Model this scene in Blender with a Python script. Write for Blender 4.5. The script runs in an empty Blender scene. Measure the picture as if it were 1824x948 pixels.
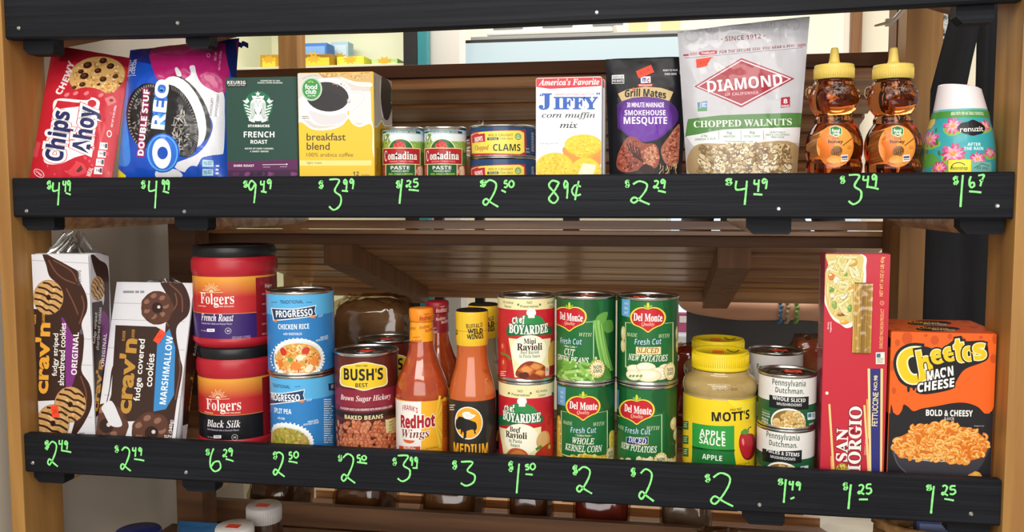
import bpy, bmesh, math, random
from mathutils import Vector, Matrix
from mathutils.bvhtree import BVHTree

SC = bpy.context.scene
COL = SC.collection
random.seed(7)
PI = math.pi

# ------------------------------------------------------------------ camera
W, H = 1824.0, 948.0
F, YAW, PITCH, ROLL = 1564.6, 0.1676, 0.0779, -0.0021
CAM = Vector((0.0, -1.25, 1.30))
FW = Vector((-math.sin(YAW)*math.cos(PITCH), math.cos(YAW)*math.cos(PITCH), -math.sin(PITCH)))
_r = Vector((math.cos(YAW), math.sin(YAW), 0.0)); _u = _r.cross(FW)
RT = _r*math.cos(ROLL) + _u*math.sin(ROLL)
UP = -_r*math.sin(ROLL) + _u*math.cos(ROLL)
cam_data = bpy.data.cameras.new('camera'); cam = bpy.data.objects.new('camera', cam_data); COL.objects.link(cam)
cam.matrix_world = Matrix(((RT.x, UP.x, -FW.x, CAM.x), (RT.y, UP.y, -FW.y, CAM.y), (RT.z, UP.z, -FW.z, CAM.z), (0, 0, 0, 1)))
cam_data.sensor_width = 36.0; cam_data.lens = F/W*36.0
cam_data.clip_start = 0.05
SC.camera = cam

# ------------------------------------------------------------------ light
SC.view_settings.view_transform = 'Standard'
SC.view_settings.look = 'None'
SC.view_settings.gamma = 1.0
SC.view_settings.use_curve_mapping = False
SC.view_settings.exposure = -0.12
world = bpy.data.worlds.new('world'); SC.world = world; world.use_nodes = True
world.node_tree.nodes['Background'].inputs[0].default_value = (1.0, 0.97, 0.93, 1)
world.node_tree.nodes['Background'].inputs[1].default_value = 0.42

def area(name, loc, size, power, target, color=(1, 0.96, 0.9)):
    d = bpy.data.lights.new(name, 'AREA'); d.shape = 'RECTANGLE'; d.size, d.size_y = size
    d.energy = power; d.color = color
    o = bpy.data.objects.new(name, d); COL.objects.link(o); o.location = loc
    o.rotation_euler = (Vector(target)-Vector(loc)).to_track_quat('-Z', 'Y').to_euler()
    return o
area('ceiling_light_aisle', (-0.2, -1.35, 2.72), (2.6, 0.5), 26, (-0.2, 0.0, 1.1))
area('ceiling_light_aisle', (-0.3, -2.7, 2.72), (2.6, 0.6), 45, (-0.3, 0.0, 1.0))
area('front_fill_light', (-0.1, -3.1, 1.6), (3.0, 1.4), 50, (-0.3, 0.2, 1.2), (1, 0.98, 0.95))  # added fill behind the camera, brightens the slats and pack fronts
area('ceiling_light_back', (-0.4, 1.75, 2.72), (3.2, 1.2), 75, (-0.4, 1.9, 0.0))

# ------------------------------------------------------------------ pixel helpers (photo pixels, 1824 x 948)
def ray(px, py):
    return FW + RT*((px-W/2)/F) - UP*((py-H/2)/F)
def at(px, py, Y):
    d = ray(px, py); return CAM + d*((Y-CAM.y)/d.y)
def at_x(px, py, X):
    d = ray(px, py); return CAM + d*((X-CAM.x)/d.x)
def at_z(px, py, Z):
    d = ray(px, py); return CAM + d*((Z-CAM.z)/d.z)
def proj(p):
    d = Vector(p)-CAM; z = d.dot(FW)
    return W/2 + F*d.dot(RT)/z, H/2 - F*d.dot(UP)/z
def px2m(p):
    return (Vector(p)-CAM).dot(FW)/F

# ------------------------------------------------------------------ materials
def lin(c):
    c = c.lstrip('#'); v = [int(c[i:i+2], 16)/255 for i in (0, 2, 4)]
    return tuple((x/12.92 if x <= 0.04045 else ((x+0.055)/1.055)**2.4) for x in v)
MATS = {}
def mat(name, color='#808080', rough=0.5, metal=0.0, spec=0.5, trans=0.0, ior=1.45, emit=None, estr=1.0, coat=0.0, bump=None, mix=None, alpha=1.0):
    """plain principled surface; mix=(scale_xyz, colour2, lo, hi, detail) adds a noise colour, bump=(scale_xyz,strength) a noise bump"""
    if name in MATS: return MATS[name]
    m = bpy.data.materials.new(name); m.use_nodes = True; nt = m.node_tree; b = nt.nodes['Principled BSDF']
    b.inputs['Base Color'].default_value = (*lin(color), 1); b.inputs['Roughness'].default_value = rough
    b.inputs['Metallic'].default_value = metal; b.inputs['Specular IOR Level'].default_value = spec
    b.inputs['Transmission Weight'].default_value = trans; b.inputs['IOR'].default_value = ior
    b.inputs['Coat Weight'].default_value = coat; b.inputs['Coat Roughness'].default_value = 0.08
    if alpha < 1: b.inputs['Alpha'].default_value = alpha
    if emit:
        b.inputs['Emission Color'].default_value = (*lin(emit), 1); b.inputs['Emission Strength'].default_value = estr
    def noise(scale, detail, src):
        tc = nt.nodes.new('ShaderNodeTexCoord'); mp = nt.nodes.new('ShaderNodeMapping'); mp.inputs['Scale'].default_value = scale
        n = nt.nodes.new('ShaderNodeTexNoise'); n.inputs['Scale'].default_value = 1.0; n.inputs['Detail'].default_value = detail
        n.inputs['Distortion'].default_value = 0.4
        nt.links.new(tc.outputs['Object'], mp.inputs[0]); nt.links.new(mp.outputs[0], n.inputs['Vector']); return n
    if mix:
        sc, c2, lo, hi, det = mix
        n = noise(sc, det, None); rp = nt.nodes.new('ShaderNodeValToRGB')
        rp.color_ramp.elements[0].position = lo; rp.color_ramp.elements[1].position = hi
        rp.color_ramp.elements[0].color = (*lin(color), 1); rp.color_ramp.elements[1].color = (*lin(c2), 1)
        nt.links.new(n.outputs['Fac'], rp.inputs[0]); nt.links.new(rp.outputs[0], b.inputs['Base Color'])
    if bump:
        n = noise(bump[0], 4, None); bp = nt.nodes.new('ShaderNodeBump'); bp.inputs['Strength'].default_value = bump[1]; bp.inputs['Distance'].default_value = 0.002
        nt.links.new(n.outputs['Fac'], bp.inputs['Height']); nt.links.new(bp.outputs[0], b.inputs['Normal'])
    MATS[name] = m; return m
def print_mat(name, rough, coat=0.0, bump=None, spec=0.4):
    if name in MATS: return MATS[name]
    m = mat(name, '#ffffff', rough, coat=coat, bump=bump, spec=spec); nt = m.node_tree
    a = nt.nodes.new('ShaderNodeAttribute'); a.attribute_name = 'Col'
    nt.links.new(a.outputs['Color'], nt.nodes['Principled BSDF'].inputs['Base Color'])
    return m
def film_mat(name, tint='#ffffff', gloss=0.25, rough=0.08, bump=None):
    """clear plastic film: mostly see-through with a glossy sheen"""
    if name in MATS: return MATS[name]
    m = bpy.data.materials.new(name); m.use_nodes = True; nt = m.node_tree; nt.nodes.clear()
    o = nt.nodes.new('ShaderNodeOutputMaterial'); mx = nt.nodes.new('ShaderNodeMixShader'); t = nt.nodes.new('ShaderNodeBsdfTransparent')
    g = nt.nodes.new('ShaderNodeBsdfGlossy'); g.inputs['Roughness'].default_value = rough; t.inputs[0].default_value = (*lin(tint), 1)
    mx.inputs[0].default_value = gloss
    nt.links.new(t.outputs[0], mx.inputs[1]); nt.links.new(g.outputs[0], mx.inputs[2]); nt.links.new(mx.outputs[0], o.inputs[0])
    MATS[name] = m; return m
PRINT = print_mat('printed_paper', 0.5)
PRINT_CARD = print_mat('printed_card', 0.42, coat=0.15)
PRINT_CAN = print_mat('printed_can_wrap', 0.35, coat=0.2)
PRINT_FILM = print_mat('printed_film', 0.34, coat=0.06, bump=((55, 55, 38), 0.35))
PRINT_GLOSS = print_mat('printed_glossy_film', 0.3, coat=0.45, bump=((34, 34, 20), 0.55), spec=0.3)
PRINT_POUCH = print_mat('printed_pouch', 0.3, coat=0.05, bump=((40, 40, 24), 0.3), spec=0.25)
TIN = mat('tin_metal', '#c9c8c4', 0.25, metal=1.0)
TIN_SHADED = mat('tin_lid_shaded', '#8f8e8c', 0.3, metal=1.0)  # lid tin darkened in place of the dark shelf underside it reflects
PAINT = mat('black_painted_wood', '#14161b', 0.55, spec=0.18, mix=((3, 30, 120), '#21242b', 0.45, 0.8, 5), bump=((4, 60, 160), 0.55))
PAINT_RAW = mat('raw_wood', '#8a5f3c', 0.6, mix=((40, 3, 40), '#5e3c24', 0.3, 0.75, 5), bump=((60, 4, 60), 0.3))
POST = mat('honey_pine', '#b18446', 0.5, mix=((34, 34, 2.2), '#8b5f30', 0.3, 0.75, 5), bump=((70, 70, 4), 0.2))
POST_REAR = mat('rear_pine', '#94683f', 0.55, mix=((34, 34, 2.2), '#6f4828', 0.3, 0.75, 5))
SLAT = mat('slat_wood', '#cf9f6c', 0.3, mix=((2.2, 30, 46), '#8a5a36', 0.36, 0.66, 6), bump=((3, 60, 90), 0.3), coat=0.15)
SLAT_DARK = mat('slat_dark_wood', '#7d573a', 0.55, mix=((2.2, 30, 46), '#593a26', 0.3, 0.72, 6), bump=((3, 60, 90), 0.3))
SCREW = mat('screw_steel', '#c8c8c8', 0.3, metal=1.0)
CHALK = mat('green_paint_marker', '#8df08a', 0.6)
STICKER = mat('orange_sticker', '#ff4b2e', 0.5)

# ------------------------------------------------------------------ object helpers
def tag(o, label=None, cat=None, group=None, kind=None):
    if label: o['label'] = label
    if cat: o['category'] = cat
    if group: o['group'] = group
    if kind: o['kind'] = kind
    return o
def thing(name, label, cat, loc=(0, 0, 0), group=None):
    o = bpy.data.objects.new(name, None); COL.objects.link(o); o.location = loc; o.empty_display_size = 0.02
    return tag(o, label, cat, group)
class MB:
    """collects shapes (world coordinates) and links them as ONE mesh object"""
    def __init__(self): self.v = []; self.f = []; self.c = []; self.m = []; self.sm = []
    def add(self, verts, faces, col=None, mi=0, smooth=False):
        b = len(self.v); self.v += [tuple(p) for p in verts]
        for f in faces:
            self.f.append([b+i for i in f]); self.c.append(col); self.m.append(mi); self.sm.append(smooth)
        return self
    def hexa(self, p, col=None, mi=0):
        return self.add(p, [(3, 2, 1, 0), (4, 5, 6, 7), (0, 1, 5, 4), (1, 2, 6, 5), (2, 3, 7, 6), (3, 0, 4, 7)], col, mi)
    def box(self, lo, hi, col=None, mi=0, bev=0.0):
        x0, y0, z0 = lo; x1, y1, z1 = hi
        if bev <= 0: return self.hexa([(x0, y0, z0), (x1, y0, z0), (x1, y1, z0), (x0, y1, z0), (x0, y0, z1), (x1, y0, z1), (x1, y1, z1), (x0, y1, z1)], col, mi)
        bm = bmesh.new(); bmesh.ops.create_cube(bm, size=1)
        for v in bm.verts: v.co = Vector(((x0+x1)/2+v.co.x*(x1-x0), (y0+y1)/2+v.co.y*(y1-y0), (z0+z1)/2+v.co.z*(z1-z0)))
        bmesh.ops.bevel(bm, geom=bm.edges[:], offset=bev, segments=2, affect='EDGES', profile=0.6)
        return self.bm(bm, col, mi)
    def bm(self, bm, col=None, mi=0, smooth=False):
        bm.verts.index_update()
        self.add([v.co.copy() for v in bm.verts], [[v.index for v in f.verts] for f in bm.faces], col, mi, smooth); bm.free(); return self
    def obox(self, o, ax, ay, az, col=None, mi=0):
        o = Vector(o); ax, ay, az = Vector(ax), Vector(ay), Vector(az)
        return self.hexa([o, o+ax, o+ax+ay, o+ay, o+az, o+ax+az, o+ax+ay+az, o+ay+az], col, mi)
    def lathe(self, cx, cy, prof, n=48, col=None, mi=0, cap=True, sx=1.0, sy=1.0, smooth=True):
        v = []; f = []
        for r, z in prof:
            for k in range(n):
                a = 2*PI*k/n; v.append((cx+r*sx*math.cos(a), cy+r*sy*math.sin(a), z))
        for i in range(len(prof)-1):
            for k in range(n):
                k2 = (k+1) % n; f.append((i*n+k, i*n+k2, (i+1)*n+k2, (i+1)*n+k))
        self.add(v, f, col, mi, smooth)
        if cap:
            if prof[0][0] > 1e-5: self.add(v[:n], [list(range(n))[::-1]], col, mi)
            if prof[-1][0] > 1e-5: self.add(v[-n:], [list(range(n))], col, mi)
        return self
    def tube(self, pts, r, n=8, col=None, mi=0, closed=False):
        pts = [Vector(p) for p in pts]; v = []; f = []; L = len(pts); prev = None
        for i, p in enumerate(pts):
            if closed: t = pts[(i+1) % L]-pts[i-1]
            else: t = pts[min(i+1, L-1)]-pts[max(i-1, 0)]
            t = t.normalized() if t.length > 1e-9 else Vector((0, 0, 1))
            a = Vector((0, 0, 1)) if prev is None else prev
            if abs(a.dot(t)) > 0.98 and prev is None: a = Vector((1, 0, 0))
            x = (a-t*a.dot(t)).normalized(); y = t.cross(x); prev = x
            rr = r[i] if isinstance(r, (list, tuple)) else r
            for k in range(n):
                an = 2*PI*k/n; v.append(p+(x*math.cos(an)+y*math.sin(an))*rr)
        for i in range(L if closed else L-1):
            j = (i+1) % L
            for k in range(n):
                k2 = (k+1) % n; f.append((i*n+k, i*n+k2, j*n+k2, j*n+k))
        if not closed: f.append(list(range(n))[::-1]); f.append([(L-1)*n+k for k in range(n)])
        return self.add(v, f, col, mi, True)
    def ball(self, c, r, col=None, mi=0, n=14, rot=None):
        bm = bmesh.new(); bmesh.ops.create_uvsphere(bm, u_segments=n, v_segments=max(6, n*2//3), radius=1)
        R = rot or Matrix.Identity(3); c = Vector(c); rr = Vector(r) if hasattr(r, '__len__') else Vector((r, r, r))
        for v in bm.verts: v.co = c + R @ Vector((v.co.x*rr.x, v.co.y*rr.y, v.co.z*rr.z))
        return self.bm(bm, col, mi, True)
    def prism(self, poly, ax, ay, o, depth, col=None, mi=0):
        """polygon (2D) in the plane o + x*ax + y*ay, thickness vector depth"""
        o, ax, ay, d = Vector(o), Vector(ax), Vector(ay), Vector(depth); n = len(poly)
        a = [o+ax*x+ay*y for x, y in poly]; b = [p+d for p in a]
        return self.add(a+b, [list(range(n)), [n+i for i in range(n)][::-1]]+[(i, n+i, n+(i+1) % n, (i+1) % n) for i in range(n)], col, mi)
    def grid(self, fn, nu, nv, col=None, mi=0, smooth=True):
        v = [fn(i/nu, j/nv) for j in range(nv+1) for i in range(nu+1)]
        f = [(j*(nu+1)+i, j*(nu+1)+i+1, (j+1)*(nu+1)+i+1, (j+1)*(nu+1)+i) for j in range(nv) for i in range(nu)]
        return self.add(v, f, col, mi, smooth)
    def build(self, name, mats, parent=None, fix=True):
        me = bpy.data.meshes.new(name); o = bpy.data.objects.new(name, me); COL.objects.link(o)
        org = Vector((0, 0, 0))
        if parent is not None:
            p = parent
            while p is not None: org += p.location; p = p.parent
            o.parent = parent
        me.from_pydata([Vector(p)-org for p in self.v], [], self.f)
        for m in (mats if isinstance(mats, (list, tuple)) else [mats]): me.materials.append(m)
        me.polygons.foreach_set('material_index', self.m); me.polygons.foreach_set('use_smooth', self.sm)
        if any(c is not None for c in self.c):
            at_ = me.color_attributes.new('Col', 'FLOAT_COLOR', 'CORNER'); arr = []
            for p, c in zip(me.polygons, self.c):
                c = c or (1, 1, 1); arr += [c[0], c[1], c[2], 1.0]*p.loop_total
            at_.data.foreach_set('color', arr)
        if fix:
            bm = bmesh.new(); bm.from_mesh(me); bmesh.ops.recalc_face_normals(bm, faces=bm.faces[:]); bm.to_mesh(me); bm.free()
        me.validate(); me.update(); return o
def dup(root, loc, label, group=None):
    """a copy of a thing with copies of its parts and sub-parts"""
    r = root.copy(); COL.objects.link(r); r.location = loc; r['label'] = label
    if group: r['group'] = group
    for ch in list(root.children):
        c = ch.copy(); COL.objects.link(c); c.parent = r
        for g in list(ch.children):
            d = g.copy(); COL.objects.link(d); d.parent = c
    return r

# ------------------------------------------------------------------ printed artwork
SERIF, SERIFI, SCRIPT, BOLD, BOLDI, ITAL, SANS, SERIFR = 'serif', 'serifi', 'script', 'bold', 'boldi', 'ital', 'sans', 'serifr'
_BASE = {SERIF: (0x1D400, 0x1D7CE), SERIFI: (0x1D468, None), SCRIPT: (0x1D4D0, None), BOLD: (0x1D5D4, 0x1D7EC), BOLDI: (0x1D63C, 0x1D7EC), ITAL: (0x1D608, None), SERIFR: (0x1D434, None)}
def uni(s, font):
    if font not in _BASE: return s
    b, d = _BASE[font]; r = ''
    for c in s:
        if 'A' <= c <= 'Z': r += chr(b+ord(c)-65)
        elif 'a' <= c <= 'z': r += chr(0x210E) if (font == SERIFR and c == 'h') else chr(b+26+ord(c)-97)
        elif c.isdigit() and d: r += chr(d+int(c))
        else: r += c
    return r
_TC = {}
def text_mesh(s, font, bold, res=3):
    key = (s, font, bold, res)
    if key in _TC: return _TC[key]
    cu = bpy.data.curves.new('lettering', 'FONT'); cu.body = uni(s, font); cu.size = 1.0; cu.offset = bold; cu.resolution_u = res
    o = bpy.data.objects.new('lettering', cu)
    me = bpy.data.meshes.new_from_object(o)
    v = [(p.co.x, p.co.y) for p in me.vertices]; f = [tuple(p.vertices) for p in me.polygons]
    bpy.data.objects.remove(o); bpy.data.curves.remove(cu); bpy.data.meshes.remove(me)
    _TC[key] = (v, f); return _TC[key]
class Flat:
    """planar surface: origin o, unit axes ex (right) and ey (up), seen from the front"""
    curved = None
    def __init__(self, o, ex, ey): self.o = Vector(o); self.ex = Vector(ex).normalized(); self.ey = Vector(ey).normalized(); self.n = self.ex.cross(self.ey).normalized()
    def pix(self, px, py):
        d = ray(px, py); t = (self.o-CAM).dot(self.n)/d.dot(self.n); p = CAM+d*t-self.o
        return p.dot(self.ex), p.dot(self.ey)
    def pt(self, u, v, off): return self.o+self.ex*u+self.ey*v+self.n*off
    anchor = False
class Bent(Flat):
    """flat reference plane whose real surface is bulged by fn(u,v) along the normal (sampled on a triangle grid, so print layers never cross)"""
    def __init__(self, o, ex, ey, fn, step=0.005): Flat.__init__(self, o, ex, ey); self.fn = fn; self.curved = step; self.c = {}
    def node(self, i, j):
        k = (i, j)
        if k not in self.c: self.c[k] = self.fn(i*self.curved, j*self.curved)
        return self.c[k]
    def h(self, u, v):
        a, b = u/self.curved, v/self.curved; i, j = math.floor(a), math.floor(b); a -= i; b -= j
        p, q = self.node(i+1, j), self.node(i, j+1)
        if a+b <= 1: o = self.node(i, j); return o+a*(p-o)+b*(q-o)
        o = self.node(i+1, j+1); return o+(1-a)*(q-o)+(1-b)*(p-o)
    def pix(self, px, py):
        d = ray(px, py); h = 0.0
        for _ in range(4):
            t = (self.o+self.n*h-CAM).dot(self.n)/d.dot(self.n); p = CAM+d*t-self.o
            u, v = p.dot(self.ex), p.dot(self.ey); h = self.h(u, v)
        return u, v
    def pt(self, u, v, off): return self.o+self.ex*u+self.ey*v+self.n*(off+self.h(u, v))
class Cyl:
    """upright round surface; u = arc length from the side facing the camera, v = height above base"""
    anchor = True
    def __init__(self, cx, cy, z0, r, prof=None, step=None):
        self.c = Vector((cx, cy, z0)); self.r = r; self.prof = prof; self.curved = step or r*2*PI/44
        d = CAM-self.c; self.a0 = math.atan2(d.y, d.x)
    def rad(self, v):
        if not self.prof: return self.r
        p = self.prof
        if v <= p[0][1]: return p[0][0]
        for (r0, z0), (r1, z1) in zip(p, p[1:]):
            if z0 <= v <= z1 and z1 > z0: return r0+(r1-r0)*(v-z0)/(z1-z0)
        return p[-1][0]
    def pix(self, px, py):
        d = ray(px, py); r = self.r
        for _ in range(3):
            ox, oy = CAM.x-self.c.x, CAM.y-self.c.y
            A = d.x*d.x+d.y*d.y; B = ox*d.x+oy*d.y; C = ox*ox+oy*oy-r*r; D = B*B-A*C
            t = (-B-math.sqrt(D))/A if D > 0 else -B/A
            p = CAM+d*t; r = self.rad(p.z-self.c.z) if self.prof else r
        an = math.atan2(p.y-self.c.y, p.x-self.c.x)-self.a0
        an = (an+PI) % (2*PI)-PI
        return an*self.r, p.z-self.c.z
    def ring(self, i, v, off):
        a = self.a0+i*self.curved/self.r; r = self.rad(v)+off
        return Vector((self.c.x+r*math.cos(a), self.c.y+r*math.sin(a), self.c.z+v))
    def pt(self, u, v, off):
        k = u/self.curved; i = math.floor(k); k -= i
        if self.prof:
            j = math.floor(v/self.curved); f = v/self.curved-j
            A = self.ring(i, j*self.curved, off).lerp(self.ring(i, (j+1)*self.curved, off), f); B = self.ring(i+1, j*self.curved, off).lerp(self.ring(i+1, (j+1)*self.curved, off), f)
            return A.lerp(B, k)
        return self.ring(i, v, off).lerp(self.ring(i+1, v, off), k)
class Proj(Bent):
    """print laid onto a finished mesh by dropping it along the plane normal"""
    def __init__(self, o, ex, ey, bvh, step=0.004):
        Bent.__init__(self, o, ex, ey, self.drop, step); self.bvh = bvh
    def drop(self, u, v):
        p = self.o+self.ex*u+self.ey*v+self.n*0.3; h = self.bvh.ray_cast(p, -self.n)
        return (h[0]-self.o).dot(self.n) if h[0] is not None else 0.0
LAY = 7e-6
class Art:
    """printed shapes authored in photo pixels on a surface; all become ONE mesh"""
    def __init__(self, surf, z=(0, 0, 1), base=2e-4): self.s = surf; self.it = []; self.base = base; self.z = z
    def P(self, x, y): return self.s.pix(self.z[0]+x/self.z[2], self.z[1]+y/self.z[2])
    def raw(self, pts, faces, col): self.it.append((pts, faces, lin(col) if isinstance(col, str) else col)); return self
    def poly(self, pts, col): return self.raw([self.P(*p) for p in pts], [list(range(len(pts)))], col)
    def rect(self, x0, y0, x1, y1, col): return self.poly([(x0, y0), (x1, y0), (x1, y1), (x0, y1)], col)
    def uvrect(self, u0, v0, u1, v1, col): return self.raw([(u0, v0), (u1, v0), (u1, v1), (u0, v1)], [[0, 1, 2, 3]], col)
    def loc(self, cx, cy, pts, col, faces=None):
        """pts = pixel offsets (y down) about an anchor"""
        faces = faces or [list(range(len(pts)))]
        if self.s.anchor:
            u, v = self.P(cx, cy); k = px2m(self.s.pt(u, v, 0))/self.z[2]
            kx = k*self.s.r/self.s.rad(v); return self.raw([(u+x*kx, v-y*k) for x, y in pts], faces, col)
        return self.raw([self.P(cx+x, cy+y) for x, y in pts], faces, col)
    def ell(self, cx, cy, rx, ry, col, rot=0, n=28, a0=0, a1=360):
        c, s = math.cos(math.radians(rot)), math.sin(math.radians(rot)); P = []
        full = a1-a0 >= 360; m = n if full else n+1
        for k in range(m):
            a = math.radians(a0+(a1-a0)*k/n); x, y = rx*math.cos(a), -ry*math.sin(a); P.append((x*c+y*s, -x*s+y*c))
        return self.loc(cx, cy, P, col)
    def ring(self, cx, cy, rx, ry, w, col, rot=0): return self.ell(cx, cy, rx, ry, col, rot)
    def stroke(self, pts, w, col, closed=False, smooth=True):
        if smooth: pts = spline(pts, closed)
        L = len(pts); a = []; b = []
        for i, (x, y) in enumerate(pts):
            p, q = pts[(i-1) % L if closed else max(i-1, 0)], pts[(i+1) % L if closed else min(i+1, L-1)]
            dx, dy = q[0]-p[0], q[1]-p[1]; l = math.hypot(dx, dy) or 1
            ww = w[min(i*len(w)//L, len(w)-1)] if isinstance(w, (list, tuple)) else w
            a.append((x-dy/l*ww/2, y+dx/l*ww/2)); b.append((x+dy/l*ww/2, y-dx/l*ww/2))
        F_ = [[i, (i+1) % L, L+(i+1) % L, L+i] for i in range(L if closed else L-1)]
        return self.raw([self.P(*p) for p in a+b], F_, col)
    def curve(self, pts, col): return self.poly(spline(pts, True), col)
    def text(self, s, cx, cy, w, h, col, font=SANS, rot=0, bold=0.0, shear=0.0, arc=0.0, out=None, res=3, taper=0.0, rise=0.0):
        """glyph box w x h pixels centred on cx, cy, rotated rot degrees counter-clockwise; out=(colour, width) draws an outline first"""
        for colr, bd in ([(o_[0], bold+o_[1]) for o_ in (out if isinstance(out, list) else [out])] if out else [])+[(col, bold)]:
            v0, f0 = text_mesh(s, font, bold, res); v, f = text_mesh(s, font, bd, res)
            if not v0: continue
            xs = [p[0] for p in v0]; ys = [p[1] for p in v0]
            x0, x1, y0, y1 = min(xs), max(xs), min(ys), max(ys); kx, ky = w/max(x1-x0, 1e-6), h/max(y1-y0, 1e-6)
            c, sn = math.cos(math.radians(rot)), math.sin(math.radians(rot)); P = []
            for x, y in v:
                X, Y = (x-(x0+x1)/2)*kx, (y-(y0+y1)/2)*ky
                t = X/(w/2)
                if taper: Y *= 1+taper*t
                X += Y*shear; Y -= arc*(t*t-0.5); Y += rise*t
                P.append((X*c-Y*sn, -(X*sn+Y*c)))
            self.loc(cx, cy, P, colr, f)
        return self
    def lines(self, x0, y0, x1, y1, n, col, frac=0.45, seed=1, ragged=0.3):
        """unreadably small print as thin bars"""
        r = random.Random(seed); h = (y1-y0)/n
        for i in range(n):
            x = x0
            xe = x1-(x1-x0)*ragged*r.random()
            while x < xe:
                l = r.uniform(1.5, 5)*h*0.8; e = min(x+l, xe)
                self.rect(x, y0+i*h, e, y0+i*h+h*frac, col); x = e+h*0.4
        return self
    def specks(self, poly, n, rx, ry, cols, seed=1, rmin=0.6, rot=(0, 180), edge=None, sides=9, jag=0):
        """scattered pieces (beans, pasta, crumbs) inside a pixel polygon"""
        r = random.Random(seed); xs = [p[0] for p in poly]; ys = [p[1] for p in poly]; k = 0; tries = 0
        while k < n and tries < n*20:
            tries += 1; x, y = r.uniform(min(xs), max(xs)), r.uniform(min(ys), max(ys))
            if not inside(x, y, poly): continue
            k += 1; q = r.uniform(rmin, 1); a = r.uniform(*rot)
            if jag:
                P = [(math.cos(2*PI*j/sides)*rx*q*r.uniform(1-jag, 1+jag), math.sin(2*PI*j/sides)*ry*q*r.uniform(1-jag, 1+jag)) for j in range(sides)]
                ca, sa = math.cos(math.radians(a)), math.sin(math.radians(a)); P = [(u*ca-v*sa, u*sa+v*ca) for u, v in P]
                self.loc(x, y+ry*0.25, [(u*1.12, v*1.15) for u, v in P], edge); self.loc(x, y, P, r.choice(cols)); self.loc(x-1, y-ry*0.2, [(u*0.5, v*0.4) for u, v in P], r.choice(cols)); continue
            if edge: self.ell(x, y, rx*q*1.15, ry*q*1.2, edge, a, sides)
            c = r.choice(cols); self.ell(x, y, rx*q, ry*q, c, a, sides)
        return self
    def build(self, name, material, parent, extra=None):
        # print order: an item lies one ink layer above the highest earlier item its box meets
        bx = []; lev = []
        for pts, faces, col in self.it:
            xs = [p[0] for p in pts]; ys = [p[1] for p in pts]; b = (min(xs), max(xs), min(ys), max(ys))
            l = 0
            for c, q in zip(bx, lev):
                if q >= l and c[0] < b[1] and b[0] < c[1] and c[2] < b[3] and b[2] < c[3]: l = q+1
            bx.append(b); lev.append(l)
        bm = bmesh.new(); lay = bm.faces.layers.int.new('it')
        for i, (pts, faces, col) in enumerate(self.it):
            vs = [bm.verts.new((p[0], p[1], lev[i])) for p in pts]
            for f in faces:
                try:
                    fc = bm.faces.new([vs[k] for k in f]); fc[lay] = i
                except ValueError: pass
        lim = getattr(self.s, 'lim', None) or (None, None, 0.0007, None)
        for k, no in ((0, Vector((-1, 0, 0))), (1, Vector((1, 0, 0))), (2, Vector((0, -1, 0))), (3, Vector((0, 1, 0)))):
            if lim[k] is None: continue
            co = Vector((lim[k], 0, 0)) if k < 2 else Vector((0, lim[k], 0))
            bmesh.ops.bisect_plane(bm, geom=bm.verts[:]+bm.edges[:]+bm.faces[:], plane_co=co, plane_no=no, dist=1e-8, clear_outer=True)
        for (ax, ay), (bx_, by_) in getattr(self.s, 'cuts', ()):
            bmesh.ops.bisect_plane(bm, geom=bm.verts[:]+bm.edges[:]+bm.faces[:], plane_co=Vector((ax, ay, 0)), plane_no=Vector((by_-ay, ax-bx_, 0)).normalized(), dist=1e-8, clear_outer=True)
        st = self.s.curved
        if st:
            big = [f for f in bm.faces if len(f.verts) > 4]
            bmesh.ops.triangulate(bm, faces=big)
            for no in (Vector((1, 0, 0)), Vector((0, 1, 0)), Vector((1, 1, 0))):
                if no.y and isinstance(self.s, Cyl) and (no.x or not self.s.prof): continue
                dd = [v.co.x*no.x+v.co.y*no.y for v in bm.verts]; k = math.ceil(min(dd)/st); hi = max(dd)
                while k*st < hi:
                    lo_, hi_ = k*st-1e-7, k*st+1e-7; fs = []
                    for f in bm.faces:
                        ds = [v.co.x*no.x+v.co.y*no.y for v in f.verts]
                        if min(ds) < lo_ and max(ds) > hi_: fs.append(f)
                    if fs:
                        g = set(fs)
                        for f in fs: g.update(f.edges); g.update(f.verts)
                        bmesh.ops.bisect_plane(bm, geom=list(g), plane_co=no*(k*st/no.length_squared), plane_no=no, dist=1e-8)
                    k += 1
        mb = MB(); bm.verts.index_update()
        mb.v = [tuple(self.s.pt(v.co.x, v.co.y, self.base+LAY*v.co.z)) for v in bm.verts]
        for f in bm.faces:
            mb.f.append([v.index for v in f.verts]); mb.c.append(self.it[f[lay]][2]); mb.m.append(0); mb.sm.append(bool(st))
        bm.free()
        return mb.build(name, material, parent, fix=False)
def inside(x, y, poly):
    r = False; n = len(poly); j = n-1
    for i in range(n):
        xi, yi = poly[i]; xj, yj = poly[j]
        if (yi > y) != (yj > y) and x < (xj-xi)*(y-yi)/(yj-yi)+xi: r = not r
        j = i
    return r
def spline(pts, closed=False, n=6):
    if len(pts) < 3: return list(pts)
    P = list(pts); L = len(P); out = []
    for i in range(L if closed else L-1):
        p0 = P[(i-1) % L] if closed or i > 0 else P[0]; p1 = P[i]; p2 = P[(i+1) % L]; p3 = P[(i+2) % L] if closed or i+2 < L else P[-1]
        for k in range(n):
            t = k/n; t2 = t*t; t3 = t2*t
            out.append(tuple(0.5*(2*p1[d]+(p2[d]-p0[d])*t+(2*p0[d]-5*p1[d]+4*p2[d]-p3[d])*t2+(3*p1[d]-p0[d]-3*p2[d]+p3[d])*t3) for d in (0, 1)))
    if not closed: out.append(tuple(P[-1]))
    return out
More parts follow.
